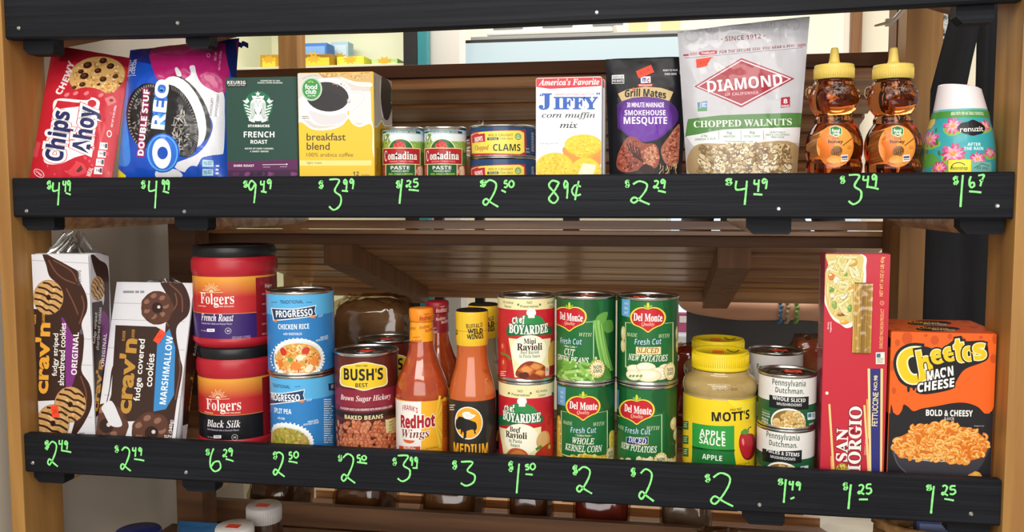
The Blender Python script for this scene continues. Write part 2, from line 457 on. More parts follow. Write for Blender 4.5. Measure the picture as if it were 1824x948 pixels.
def sticker(root, p, ex, ey, w, h, txt=None):
    """small orange price sticker lying on a surface at p"""
    ex, ey = Vector(ex).normalized(), Vector(ey).normalized(); n = ex.cross(ey).normalized(); p = Vector(p)
    m = MB(); m.obox(p-ex*w/2-ey*h/2, ex*w, ey*h, n*0.0004)
    o = m.build('price_sticker', STICKER, root); o['label'] = 'orange price sticker'
    return o
# ================================================================== THE SETTING
def struct(name, mb, m):
    o = mb.build(name, m); o['kind'] = 'structure'; return o
WALL_L = mat('left_wall_paint', '#d9d2c4', 0.35, bump=((3, 3, 3), 0.1))
WALL_B = mat('cream_wall_paint', '#fbf3dc', 0.7)
FLOOR = mat('vinyl_floor', '#c2b9aa', 0.4, mix=((6, 6, 6), '#a59c8e', 0.4, 0.7, 4))
struct('floor', MB().box((-1.6, -3.2, -0.05), (2.6, 3.6, 0.0)), FLOOR)
struct('ceiling', MB().box((-1.6, -3.2, 2.8), (2.6, 3.6, 2.85)), mat('ceiling_tile', '#efece4', 0.8))
struct('wall_left', MB().box((-1.16, -0.35, 0.0), (-1.075, 0.86, 2.8)), WALL_L)
struct('wall_back', MB().box((-3.2, 3.2, 0.0), (2.6, 3.3, 2.8)), WALL_B)
# pale door casing on the back wall, seen above the honey bottles
p, q = at(1505, 5, 3.19), at(1514, 5, 3.19)
struct('trim_1', MB().box((p.x, 3.16, 0), (q.x, 3.2, 2.3)), mat('white_casing', '#e9e4dc', 0.5))
p, q = at(1514, 5, 3.17), at(1533, 5, 3.17)
struct('trim_2', MB().box((p.x, 3.12, 0), (q.x, 3.2, 2.3)), POST_REAR)

# ================================================================== THE RACK
XL, XR = -1.0175, 0.4575                      # inner faces of the front posts
LIPS = {'top': (1.5464, 1.632), 'mid': (1.2702, 1.3324), 'low': (0.8550, 0.9182)}
SHELF = {k: v[1]-(0.027 if k == 'low' else 0.020) for k, v in LIPS.items()}
rack = thing('display_rack', 'wooden store rack with black front boards and honey coloured posts holding the groceries', 'shelf rack', (-0.28, 0.2, 0))
def rbox(lo, hi, bev=0.0015): return MB().box(lo, hi, None, 0, bev)
PD = 0.088
rbox((XL-0.024, -0.006, 0), (XL, PD, 2.1)).build('front_post', POST, rack)
rbox((XR, -0.006, 0), (XR+0.036, PD, 2.1)).build('front_post', POST, rack)
RY = 0.43
a, b = at(1607, 300, RY), at(1653, 300, RY)
rbox((a.x, RY, 0), (b.x, RY+0.06, 2.1)).build('rear_post', POST, rack)
a2 = at(1587, 300, RY+0.07)
rbox((a2.x, RY+0.061, 0), (a.x+0.02, RY+0.12, 2.1)).build('rear_post', POST_REAR, rack)
a, b = at(300, 450, RY), at(347, 450, RY)
rbox((a.x, RY, 0), (b.x, RY+0.06, 1.33)).build('rear_post', SLAT_DARK, rack)
# boards: a slight bow is real (measured along the top board)
FRONT = {}
for key, (z0, z1) in LIPS.items():
    m = MB()
    pts_b = {'top': [(20, 69), (275, 65), (760, 52), (1416, 24), (1700, 7)]}.get(key)
    n = 24
    def zoff(t):
        if not pts_b: return 0.0
        x = 20+(1790-20)*t
        zz = [at(px, py, 0).z for px, py in pts_b]; xs = [p_[0] for p_ in pts_b]
        for i in range(len(xs)-1):
            if x <= xs[i+1] or i == len(xs)-2: return zz[i]+(zz[i+1]-zz[i])*(x-xs[i])/(xs[i+1]-xs[i])-z0
    prof = [(0.0, 0.003), (0.0, z1-z0-0.002), (0.002, z1-z0), (0.016, z1-z0), (0.018, z1-z0-0.002), (0.018, 0.0), (0.003, 0.0)]
    v = []; f = []; P = len(prof)
    for i in range(n+1):
        t = i/n; X = XL+0.001+(XR-XL-0.002)*t
        for y, z in prof: v.append((X, y, z0+z+zoff(t)))
    for i in range(n):
        for k in range(P): f.append((i*P+k, i*P+(k+1) % P, (i+1)*P+(k+1) % P, (i+1)*P+k))
    f += [list(range(P)), [n*P+k for k in range(P)][::-1]]
    m.add(v, f); FRONT[key] = m.build('front_board', PAINT, rack); FRONT[key]['label'] = 'black painted front board'
# shelf decks of lengthwise slats; the top one is pitched, its back edge higher
PITCH = 0.29
def sloped(zt, y): return zt+PITCH*(y-0.02)
for key in ('top', 'mid', 'low'):
    zt = SHELF[key]
    for k in range(5):
        y = 0.021+k*0.08
        m = MB()
        if key == 'top': m.obox((XL+0.004, y, sloped(zt, y)-0.0125+0.022), (XR-XL-0.008, 0, 0), (0, 0.072, 0.072*PITCH), (0, 0, 0.0125))
        else: m.box((XL+0.004, y, zt-0.0125), (XR-0.004, y+0.072, zt), None, 0, 0.001)
        m.build('shelf_slat', SLAT, rack)
for k in range(5): MB().box((XL+0.004, 0.0+k*0.085, 0.60), (XR-0.004, k*0.085+0.078, 0.613), None, 0, 0.001).build('shelf_slat', SLAT_DARK, rack)
# cross beams under each deck, their front ends painted black
BEAMS = {'top': [((30, 84), 70, 95), ((322, 364), 62, 84), ((1709, 1778), 15, 38)],
         'mid': [((20, 86), 386, 411), ((302, 362), 386, 411), ((1333, 1412), 389, 418), ((1716, 1796), 389, 418)],
         'low': [((48, 104), 842, 864), ((316, 375), 859, 880), ((1325, 1400), 917, 940), ((1693, 1770), 936, 965)]}
for key, L in BEAMS.items():
    for (x0, x1), y0, y1 in L:
        A, B = at(x0, y1, 0.004), at(x1, y1, 0.004)
        X0, X1, zb, zt = max(A.x, XL+0.001), min(B.x, XR-0.001), A.z, SHELF[key]-0.013
        if key == 'top': zt = SHELF[key]+(0.02 if x0 > 1000 else -0.012)-0.003
        m = MB(); ch = 0.009
        poly = [(X0+ch, zb), (X1-ch*0.3, zb), (X1, zb+ch*0.5), (X1, zt), (X0, zt), (X0, zb+ch)]
        m.prism(poly, (1, 0, 0), (0, 0, 1), (0, 0.0445, 0.0445*PITCH if key == 'top' else 0), (0, 0.36, 0.36*PITCH if key == 'top' else 0)); bm_ = m.build('cross_beam', PAINT_RAW if key == 'top' else SLAT, rack)
        e = MB(); e.prism(poly, (1, 0, 0), (0, 0, 1), (0, 0.0188, 0), (0, 0.0255, 0)); eo = e.build('painted_end', PAINT, bm_); eo['label'] = 'black painted beam end'
# screws in the boards
for key, L in {'top': [(316, 41), (1063, 22), (33, 50)], 'mid': [(47, 376), (328, 377), (1387, 372), (1777, 367)], 'low': [(58, 825), (331, 842), (1353, 900), (1730, 916)]}.items():
    for x, y in L:
        c = at(x, y, 0.0); m = MB()
        bm = bmesh.new(); bmesh.ops.create_cone(bm, cap_ends=True, segments=12, radius1=0.0034, radius2=0.002, depth=0.0016)
        R = Matrix.Rotation(PI/2, 3, 'X')
        for v in bm.verts: v.co = R @ v.co + Vector((c.x, -0.0006, c.z))
        m.bm(bm); m.build('screw', SCREW, FRONT[key])

# hand lettered prices: brush strokes lying on the boards
GL = {  # strokes in a 0..1 box, y up
 '0': [[(.5, 1), (.12, .75), (.1, .3), (.45, 0), (.85, .25), (.9, .7), (.55, 1), (.35, .92)]],
 '1': [[(.62, 1), (.5, .55), (.38, 0)]],
 '2': [[(.15, .86), (.45, 1), (.8, .88), (.78, .62), (.5, .25), (.22, .02), (.05, .12), (.22, .26), (.55, .1), (.95, -.06)]],
 '3': [[(.1, 1), (.75, .98), (.45, .62), (.85, .42), (.8, .12), (.4, -.04), (.08, .08)]],
 '4': [[(.1, 1), (.08, .62), (.7, .66)], [(.74, 1), (.68, .5), (.6, -.05)]],
 '5': [[(.85, 1), (.3, .96), (.22, .6), (.7, .56), (.85, .25), (.5, 0), (.12, .08)]],
 '6': [[(.35, 1), (.15, .6), (.15, .2), (.45, 0), (.8, .15), (.72, .42), (.4, .4), (.2, .22)]],
 '7': [[(.1, .95), (.9, 1), (.6, .5), (.4, 0)], [(.25, .5), (.8, .55)]],
 '8': [[(.88, .92), (.4, 1), (.15, .78), (.5, .5), (.8, .22), (.5, 0), (.15, .2), (.55, .55), (.88, .92)]],
 '9': [[(.75, .85), (.4, 1), (.15, .78), (.35, .58), (.75, .85), (.72, .45), (.62, 0)]],
 '$': [[(.85, .85), (.35, .88), (.2, .62), (.75, .45), (.7, .18), (.1, .15)], [(.55, 1.05), (.45, .5), (.42, -.05)], [(.7, 1), (.6, .5), (.55, -.05)]],
 'c': [[(.85, .72), (.4, .8), (.12, .5), (.35, .2), (.85, .28)], [(.68, 1.05), (.5, .5), (.38, -.05)]],
}
def price(key, glyphs):
    """glyphs: (char, x0, y0, x1, y1) boxes in photo pixels; '_' draws a short bar"""
    m = MB(); wob = random.Random(int(glyphs[0][1]*7+glyphs[0][2]))
    for ch, x0, y0, x1, y1 in glyphs:
        strokes = [[(0, 0), (.5, .4), (1, 1)]] if ch == '_' else GL[ch]
        for st in strokes:
            pts = spline([(x0+(x1-x0)*x, y1-(y1-y0)*y) for x, y in st])
            r = 0.0014 if (ch == '_' or (y1-y0) > 32) else (0.0013 if ch != '$' else 0.0014)
            rr = [r*(0.85+0.3*wob.random()) for _ in pts]
            P3 = [at(x, y, -0.0002) for x, y in pts]
            # flattened brush ribbon
            N = len(P3); v = []; f = []
            for i, p_ in enumerate(P3):
                t = (P3[min(i+1, N-1)]-P3[max(i-1, 0)]); t = t.normalized() if t.length else Vector((1, 0, 0))
                s_ = Vector((-t.z, 0, t.x))*rr[i]
                v += [p_+s_, p_-s_, p_+s_*0.7+Vector((0, -0.0003, 0)), p_-s_*0.7+Vector((0, -0.0003, 0))]
            for i in range(N-1):
                a_, b_ = i*4, i*4+4
                f += [(a_+2, a_+3, b_+3, b_+2), (a_, a_+2, b_+2, b_), (a_+3, a_+1, b_+1, b_+3)]
            f += [(0, 1, 3, 2), (4*(N-1), 4*(N-1)+2, 4*(N-1)+3, 4*(N-1)+1)]
            m.add(v, f)
    o = m.build('price_lettering', CHALK, FRONT[key]); o['label'] = 'green hand lettered price'
def stdprice(key, x, y, d, c=None, big=(18, 46), dol=(10, 17), cx=None, bar=True, bigdy=4):
    """usual layout: $ at x,y ; big figure; raised underlined cents"""
    g = [('$', x, y, x+dol[0], y+dol[1]), (d, x+dol[0]+2, y+bigdy, x+dol[0]+2+big[0], y+bigdy+big[1])]
    if c:
        cx = cx or x+dol[0]+big[0]+5
        g += [(c[0], cx, y, cx+8, y+16), (c[1], cx+10, y, cx+18, y+16)]
        if bar: g.append(('_', cx+2, y+24, cx+14, y+22))
    price(key, g)
price('mid', [('$', 83, 322, 92, 337), ('4', 93, 325, 110, 364), ('4', 112, 322, 119, 341), ('9', 119, 322, 127, 341), ('_', 117, 347, 126, 344)])
price('mid', [('$', 251, 322, 260, 336), ('4', 264, 322, 284, 369), ('9', 288, 321, 295, 339), ('9', 295, 321, 303, 339), ('_', 290, 344, 301, 341)])
price('mid', [('$', 433, 322, 442, 334), ('9', 440, 322, 460, 362), ('4', 464, 322, 473, 340), ('9', 475, 320, 485, 337), ('_', 465, 343, 475, 341)])
price('mid', [('$', 567, 322, 577, 336), ('3', 584, 320, 611, 372), ('9', 611, 320, 620, 339), ('9', 622, 319, 623+9, 337), ('_', 609, 341, 620, 340)])
price('mid', [('$', 705, 322, 714, 335), ('1', 704, 319, 724, 363), ('2', 723, 322, 733, 333), ('5', 735, 319, 746, 333), ('_', 728, 340, 746, 338)])
price('mid', [('$', 854, 321, 867, 333), ('2', 859, 321, 889, 366), ('5', 897, 322, 905, 334), ('0', 906, 322, 916, 334), ('_', 893, 343, 901, 339)])
price('mid', [('8', 974, 322, 999, 362), ('9', 1003, 322, 1014, 354), ('c', 1016, 324, 1038, 355)])
price('mid', [('$', 1113, 321, 1122, 334), ('2', 1122, 323, 1159, 362), ('2', 1164, 322, 1174, 335), ('9', 1176, 320, 1187, 336), ('_', 1172, 343, 1186, 340)])
price('mid', [('$', 1291, 318, 1306, 330), ('4', 1309, 322, 1338, 363), ('4', 1343, 320, 1355, 341), ('9', 1356, 319, 1369, 337), ('_', 1342, 347, 1358, 346)])
price('mid', [('$', 1496, 314, 1506, 327), ('3', 1509, 312, 1538, 362), ('4', 1537, 313, 1550, 334), ('9', 1552, 311, 1564, 333), ('_', 1546, 337, 1565, 333)])
price('mid', [('$', 1697, 314, 1708, 329), ('1', 1704, 312, 1722, 369), ('6', 1725, 314, 1738, 334), ('7', 1741, 312, 1754, 332), ('_', 1726, 343, 1748, 341)])
price('low', [('$', 79, 785, 88, 801), ('2', 84, 787, 104, 829), ('4', 105, 784, 113, 803), ('9', 114, 786, 122, 801), ('_', 110, 806, 127, 803)])
price('low', [('$', 204, 794, 212, 806), ('2', 214, 797, 234, 837), ('4', 236, 797, 244, 813), ('9', 246, 798, 254, 812), ('_', 239, 821, 257, 818)])
price('low', [('$', 366, 800, 374, 811), ('6', 371, 799, 398, 840), ('2', 397, 801, 405, 814), ('9', 406, 799, 416, 813), ('_', 402, 822, 416, 818)])
price('low', [('$', 486, 805, 494, 818), ('2', 486, 806, 508, 847), ('5', 514, 806, 521, 818), ('0', 523, 805, 532, 816), ('_', 514, 825, 530, 822)])
price('low', [('$', 602, 811, 610, 822), ('2', 607, 809, 634, 858), ('5', 635, 811, 643, 824), ('0', 644, 812, 653, 820), ('_', 639, 826, 654, 824)])
price('low', [('$', 699, 816, 707, 829), ('3', 706, 812, 734, 856), ('9', 730, 815, 736, 830), ('9', 738, 815, 745, 832), ('_', 735, 834, 744, 834)])
price('low', [('$', 805, 821, 815, 836), ('3', 818, 823, 850, 864)])
price('low', [('$', 905, 822, 915, 840), ('1', 913, 826, 932, 879), ('5', 935, 828, 943, 837), ('0', 944, 826, 954, 837), ('_', 936, 846, 949, 845)])
price('low', [('$', 1019, 829, 1030, 846), ('2', 1026, 832, 1056, 877)])
price('low', [('$', 1123, 834, 1133, 849), ('2', 1137, 836, 1166, 890)])
price('low', [('$', 1255, 845, 1266, 859), ('2', 1264, 843, 1308, 899)])
price('low', [('$', 1385, 853, 1396, 864), ('1', 1390, 854, 1406, 896), ('4', 1406, 857, 1415, 873), ('9', 1417, 859, 1428, 874), ('_', 1408, 886, 1415, 889)])
price('low', [('$', 1501, 860, 1511, 873), ('1', 1504, 863, 1523, 907), ('2', 1528, 864, 1540, 880), ('5', 1541, 863, 1554, 880), ('_', 1530, 890, 1546, 890)])
price('low', [('$', 1649, 864, 1661, 874), ('1', 1650, 866, 1672, 915), ('2', 1677, 865, 1689, 882), ('5', 1690, 866, 1704, 881), ('_', 1682, 892, 1699, 889)])

# ================================================================== SLATTED BINS OF THE OTHER AISLE
bins = thing('slatted_bin_rack', 'slatted wooden bin rack of the next aisle, seen from behind through the shelves', 'bin rack', (-0.25, 0.9, 0))
def bin_shelf(ztop, apron, Y0=0.56, run=0.66, drop=0.17, nsl=7):
    """boards along the near edge, then slats stepping down and away, carried on square bearers"""
    t = bins
    xl = at(352, 420, Y0).x; xr = at(1584, 420, Y0).x
    z = ztop
    for h, gap, mt, dy in apron:
        rbox((xl, Y0-dy, z-h), (xr, Y0+0.018-dy, z)).build('apron_board', mt, t); z -= h+gap
    zs = z+0.004
    pitch = run/nsl; ang = math.atan2(drop, run)
    dY, dZ = math.cos(ang), -math.sin(ang)
    for k in range(nsl):
        sl = MB(); y, zz = Y0+0.012+k*pitch, zs-k*drop/nsl; w = pitch*0.8
        o = Vector((xl+0.002, y, zz)); sl.obox(o, (xr-xl-0.004, 0, 0), (0, w*dY, w*dZ), (0, 0.018*math.sin(ang), 0.018))
        sl.build('slat', SLAT, t)
    bk = MB(); o = Vector((xl+0.002, Y0+0.02, zs+0.0195)); bk.obox(o, (xr-xl-0.004, 0, 0), (0, run*dY, run*dZ), (0, 0, 0.006)); bk.build('gap_backing', SLAT_DARK, t)  # dark backing added so the gaps between the slats look shaded
    for X in (at(575, 440, 0.555).x+0.03, at(1284, 440, 0.555).x+0.03):
        b_ = MB(); o = Vector((X-0.035, Y0+0.012, zs-0.031)); b_.obox(o-Vector((0, 0, 0.016)), (0.066, 0, 0), (0, (run-0.02)*dY, (run-0.02)*dZ), (0, 0, 0.046))
        b_.build('bearer', POST_REAR, t)
    rbox((xl, Y0+run*dY, zs-drop-0.02), (xr, Y0+run*dY+0.018, zs-drop+0.06)).build('end_board', SLAT, t)
    return zs
Yb = 0.56
bin_shelf(at(900, 111, Yb).z, [(0.026, 0.004, SLAT_DARK, 0), (0.021, 0.002, SLAT, 0.0)], Yb, nsl=6)
bin_shelf(at(900, 393, Yb).z, [(0.018, 0.002, SLAT, 0), (0.010, 0.001, SLAT, 0.004), (0.022, 0.0, SLAT_DARK, -0.003)], Yb)
ZBIN = bin_shelf(at(900, 921, Yb).z, [(0.05, 0.004, SLAT_DARK, 0), (0.03, 0.003, SLAT_DARK, 0)], Yb)
Yp_ = 1.232
a, b = at(495, 80, Yp_), at(530, 80, Yp_)
for xa, xb in ((a.x, b.x), (at(1600, 80, Yp_).x+0.05, at(1600, 80, Yp_).x+0.11)):
    rbox((xa, Yp_, 0), (xb, Yp_+0.06, 2.1), 0.003).build('post', POST, bins)
# white cable tie on the rear post
t = thing('cable_tie', 'white plastic cable tie looped on the rear post above the honey bottles', 'cable tie', at(1590, 30, RY-0.02))
WHITEP = mat('white_plastic', '#efe9dd', 0.4)
m = MB(); m.tube([at(1612, 14, RY-0.012), at(1606, 20, RY-0.014), at(1596, 32, RY-0.02), at(1588, 39, RY-0.025)], 0.0042, 8); m.build('strap', WHITEP, t)
m = MB(); c = at(1583, 40, RY-0.027); m.box(c-Vector((0.006, 0.004, 0.0065)), c+Vector((0.006, 0.004, 0.0065)), None, 0, 0.0015); m.build('head', WHITEP, t)
m = MB(); m.tube([at(1582, 40, RY-0.03), at(1570, 43, RY-0.032), at(1558, 46, RY-0.034)], [0.0028, 0.0026, 0.0016], 8); m.build('tail', mat('cloudy_plastic', '#d9cda8', 0.4), t)
# ================================================================== THE STORE BEYOND
BLACK = mat('black_plastic', '#141416', 0.4)
CASE_IN = mat('case_lining', '#efeed0', 0.5)
Yc = 1.75
a, b = at(440, 60, Yc), at(742, 60, Yc)
t = thing('display_case', 'lit display case with pale yellow lining and black upright beyond the coffee cartons', 'display case', (a.x, Yc, 0))
MB().box((a.x-0.1, Yc+0.42, 0.5), (b.x, Yc+0.45, 2.05)).build('back_panel', CASE_IN, t)
f0 = at(718, 60, Yc); rbox((f0.x, Yc, 0.0), (b.x, Yc+0.45, 2.05)).build('upright', BLACK, t)
rbox((a.x-0.12, Yc, 0.0), (a.x-0.10, Yc+0.45, 2.05)).build('side_panel', CASE_IN, t)
zsh = at(600, 122, Yc+0.1).z
rbox((a.x-0.1, Yc+0.02, zsh-0.02), (f0.x, Yc+0.42, zsh)).build('case_shelf', CASE_IN, t)
zsh2 = at(640, 600, Yc+0.1).z
rbox((a.x-0.1, Yc+0.02, zsh2-0.02), (f0.x, Yc+0.42, zsh2)).build('case_shelf', CASE_IN, t)
rbox((a.x-0.12, Yc, 2.05), (b.x, Yc+0.45, 2.08)).build('top_panel', BLACK, t)
rbox((a.x-0.12, Yc, 0.4), (b.x, Yc+0.45, 0.5)).build('base_panel', BLACK, t)
m = MB(); m.box((a.x, Yc+0.03, 2.03), (f0.x-0.02, Yc+0.06, 2.045)); m.build('lamp_tube', mat('lamp_tube', '#ffffff', 0.4, emit='#fffbe0', estr=2.5), t)
area('display_case_lamp', ((a.x+f0.x)/2, Yc+0.15, zsh-0.05), (0.6, 0.05), 0.9, ((a.x+f0.x)/2, Yc+0.4, zsh2), (1, 1, 0.93))
area('display_case_lamp', ((a.x+f0.x)/2, Yc+0.08, 2.02), (0.6, 0.05), 1.2, ((a.x+f0.x)/2, Yc+0.35, zsh), (1, 1, 0.93))
def carton(name, label, x0, y0, x1, y1, Y, dep, body, face=None, group=None, art=None):
    A, B = at(x0, y1, Y), at(x1, y0, Y)
    r = thing(name, label, 'carton', (A.x, Y, zsh), group)
    rbox((A.x, Y, zsh+0.0006), (B.x, Y+dep, B.z), 0.001).build('carton_body', mat('card_'+body[1:], body, 0.5), r)
    if face:
        m = MB(); m.box((A.x+0.008, Y-0.001, zsh+0.01), (B.x-0.008, Y-0.0002, B.z-0.012)); m.build('face_print', mat('card_'+face[1:], face, 0.5), r)
        c = face and mat('card_mark', '#dcae34', 0.5)
        q = MB(); q.prism([(math.cos(k*PI/8)*0.03*(1 if k % 2 else 0.55), math.sin(k*PI/8)*0.018*(1 if k % 2 else 0.55)) for k in range(16)], (1, 0, 0), (0, 0, 1), ((A.x+B.x)/2, -0.0012+Y, (zsh+B.z)/2+0.01), (0, 0.0005, 0)); q.build('emblem', c, r)
    return r
carton('carton', 'yellow carton in the lit case left of the pine post', 464, 97, 494, 122, Yc+0.08, 0.1, '#c99418', '#f6d53c')
carton('carton', 'yellow carton with dark rim in the lit case right of the pine post', 528, 96, 590, 122, Yc+0.08, 0.1, '#9d7315', '#f6cf3a')
carton('carton', 'blue carton behind the yellow one in the lit case', 532, 76, 582, 122, Yc+0.22, 0.08, '#3f74c4', '#7fa9df')
carton('carton', 'pale blue carton at the back of the lit case', 590, 74, 620, 122, Yc+0.32, 0.06, '#a9c6d9', '#c9dbe2')
carton('carton', 'low yellow green carton in the lit case beside the black upright', 600, 100, 648, 122, Yc+0.12, 0.1, '#e6df3a', '#f2e85c')
carton('carton', 'lime green carton in the lit case close to the black upright', 662, 104, 708, 122, Yc+0.14, 0.1, '#b9d98a', '#d6eaa0')
# teal door edge
a, b = at(743, 60, 1.74), at(760, 60, 1.74)
t = thing('teal_door_edge', 'tall teal painted door edge right of the black upright', 'door edge', (a.x, 1.74, 0))
rbox((a.x, 1.74, 0.02), (b.x, 1.79, 2.1), 0.003).build('panel', mat('teal_paint', '#2e8b93', 0.45), t)
rbox((a.x+0.002, 1.792, 0.0), (a.x+0.025, 1.799, 2.1), 0.001).build('hinge_rail', BLACK, t)
# white column
a, b = at(764, 60, 1.80), at(818, 60, 1.80)
struct('trim_3', MB().box((a.x, 1.80, 0), (b.x, 1.9, 2.8)), mat('white_casing', '#e9e4dc', 0.5))
# dark frames in the lower gap
for x0, x1, lab in ((774, 790, 'black upright bar behind the hot sauce bottles'), (846, 862, 'black upright bar left of the ravioli cans')):
    a, b = at(x0, 560, 1.70), at(x1, 560, 1.70)
    t = thing('door_bar', lab, 'bar', (a.x, 1.70, 0)); rbox((a.x, 1.70, 0.02), (b.x, 1.73, 1.25), 0.002).build('bar', BLACK, t); rbox((a.x-0.01, 1.69, 0), (b.x+0.01, 1.735, 0.0195), 0.002).build('foot', BLACK, t)
# flat screen on a stand
Ys = 1.95
a, b = at(822, 68, Ys), at(1222, 56, Ys); zb = at(1000, 205, Ys).z
t = thing('flat_screen', 'large flat screen with thin black frame glowing pale blue above the slats', 'screen', (a.x, Ys, 0))
zt_ = at(1000, 66, Ys).z
rbox((a.x, Ys, zb), (b.x, Ys+0.04, zt_), 0.002).build('frame', BLACK, t)
MB().box((a.x+0.014, Ys-0.002, zb+0.014), (b.x-0.014, Ys-0.0005, zt_-0.012)).build('screen', mat('lit_screen', '#10181c', 0.2, emit='#dcf0f2', estr=0.9), t)
rbox(((a.x+b.x)/2-0.03, Ys+0.01, 0.02), ((a.x+b.x)/2+0.03, Ys+0.035, zb), 0.002).build('stand', BLACK, t)
rbox(((a.x+b.x)/2-0.2, Ys-0.08, 0.0), ((a.x+b.x)/2+0.2, Ys+0.12, 0.02), 0.002).build('foot', BLACK, t)
# shelf with a pale machine above the screen
Yp = 2.3
zsv = at(1000, 62, Yp).z
a, b = at(840, 60, Yp), at(1260, 60, Yp)
t = thing('wall_shelf', 'grey wall shelf holding a pale machine above the screen', 'shelf', (a.x, Yp, zsv))
rbox((a.x, Yp-0.02, zsv-0.018), (b.x, 3.195, zsv), 0.002).build('board', mat('grey_laminate', '#8f8f8c', 0.5), t)
for X in (a.x+0.1, b.x-0.1): rbox((X, 2.9, zsv-0.16), (X+0.02, 3.195, zsv-0.019), 0.002).build('bracket', mat('grey_laminate', '#8f8f8c', 0.5), t)
a, b = at(866, 40, Yp), at(1092, 40, Yp); zt_ = at(1000, 28, Yp).z
t = thing('office_machine', 'pale grey office machine with vents on the wall shelf', 'machine', (a.x, Yp, zsv))
rbox((a.x, Yp, zsv+0.006), (b.x, Yp+0.4, zt_), 0.008).build('housing', mat('pale_plastic', '#d6d6d0', 0.5), t)
for k in range(3): MB().box((a.x+0.03+k*0.2, Yp-0.003, zsv+0.03), (a.x+0.15+k*0.2, Yp+0.001, zsv+0.045)).build('vent', mat('vent_grey', '#6f7276', 0.5), t)
for X in (a.x+0.04, b.x-0.07): MB().box((X, Yp+0.03, zsv+0.0005), (X+0.03, Yp+0.3, zsv+0.007)).build('foot', BLACK, t)
a, b = at(1120, 40, Yp), at(1212, 40, Yp)
t = thing('cardboard_box', 'tan cardboard box on the wall shelf behind the walnut pouch', 'box', (a.x, Yp, zsv))
rbox((a.x, Yp, zsv+0.0006), (b.x, Yp+0.3, at(1160, 32, Yp).z), 0.002).build('box_body', mat('cardboard', '#d8bf8e', 0.7), t)
MB().box(((a.x+b.x)/2-0.025, Yp-0.0012, zsv+0.001), ((a.x+b.x)/2+0.025, Yp-0.0004, at(1160, 32, Yp).z-0.002)).build('tape', mat('packing_tape', '#e9dcb8', 0.3), t)
# framed picture on the back wall
a, b = at(1622, 110, 3.185), at(1708, 20, 3.185)
t = thing('framed_picture', 'black framed black and white crowd photograph on the cream wall', 'picture', (a.x, 3.19, a.z))
z0, z1 = a.z, b.z+0.25
m = MB(); fr = 0.022
for lo, hi in (((a.x, 3.165, z0), (b.x, 3.198, z0+fr)), ((a.x, 3.165, z1-fr), (b.x, 3.198, z1)), ((a.x, 3.165, z0+fr), (a.x+fr, 3.198, z1-fr)), ((b.x-fr, 3.165, z0+fr), (b.x, 3.198, z1-fr))): m.box(lo, hi)
m.build('picture_frame', BLACK, t)
MB().box((a.x+fr, 3.185, z0+fr), (b.x-fr, 3.19, z1-fr)).build('mount', mat('white_card', '#eeeae0', 0.6), t)
MB().box((a.x+fr+0.005, 3.183, z0+fr+0.04), (b.x-fr-0.005, 3.1845, z1-fr-0.02)).build('photograph', mat('grey_photograph', '#2b2b2d', 0.4, mix=((48, 48, 48), '#d8d8d6', 0.42, 0.62, 6)), t)
# black apron hung at the rear right corner
CLOTH = mat('black_cloth', '#17181c', 0.85, mix=((30, 30, 3), '#212227', 0.4, 0.7, 3), bump=((900, 900, 900), 0.15))
Ya = 0.52
t = thing('hanging_apron', 'black cloth apron hung by broad straps behind the right end of the rack', 'apron', at(1735, 20, Ya))
def cloth(pts_l, pts_r, name, Y, folds=3, amp=0.006, seed=0):
    """cloth strip between two edge polylines given in pixels, hung at depth Y, 3 mm thick with folds"""
    L = [at(x, y, Y) for x, y in pts_l]; R = [at(x, y, Y) for x, y in pts_r]
    def pl(P, t_):
        k = min(int(t_*(len(P)-1)), len(P)-2); s_ = t_*(len(P)-1)-k; return P[k].lerp(P[k+1], s_)
    def fn(off):
        return lambda u, v: pl(L, v).lerp(pl(R, v), u)+Vector((0, off+amp*math.sin(u*folds*2*PI+seed+v*1.5), 0))
    m = MB(); m.grid(fn(0), 16, 16); m.grid(fn(0.003), 16, 16)
    nu = 17
    b0 = 0; n1 = 17*17
    for i in range(16):
        m.f += [[i, i+1, n1+i+1, n1+i], [16*17+i, 16*17+i+1, n1+16*17+i+1, n1+16*17+i], [i*17, (i+1)*17, n1+(i+1)*17, n1+i*17], [i*17+16, (i+1)*17+16, n1+(i+1)*17+16, n1+i*17+16]]
        m.c += [None]*4; m.m += [0]*4; m.sm += [True]*4
    return m.build(name, CLOTH, t)
cloth([(1692, -30), (1690, 40), (1672, 110), (1654, 180), (1636, 260)], [(1752, -30), (1748, 40), (1732, 110), (1718, 180), (1705, 260)], 'strap', Ya, 1, 0.004)
cloth([(1745, -30), (1742, 60), (1740, 140), (1738, 200), (1735, 260)], [(1800, -30), (1800, 60), (1800, 140), (1800, 200), (1800, 260)], 'strap', Ya+0.02, 2, 0.004, 1)
cloth([(1634, 255), (1636, 400), (1640, 560), (1640, 760), (1640, 900)], [(1800, 255), (1800, 400), (1800, 560), (1800, 760), (1800, 900)], 'bib', Ya+0.01, 2, 0.008, 2)

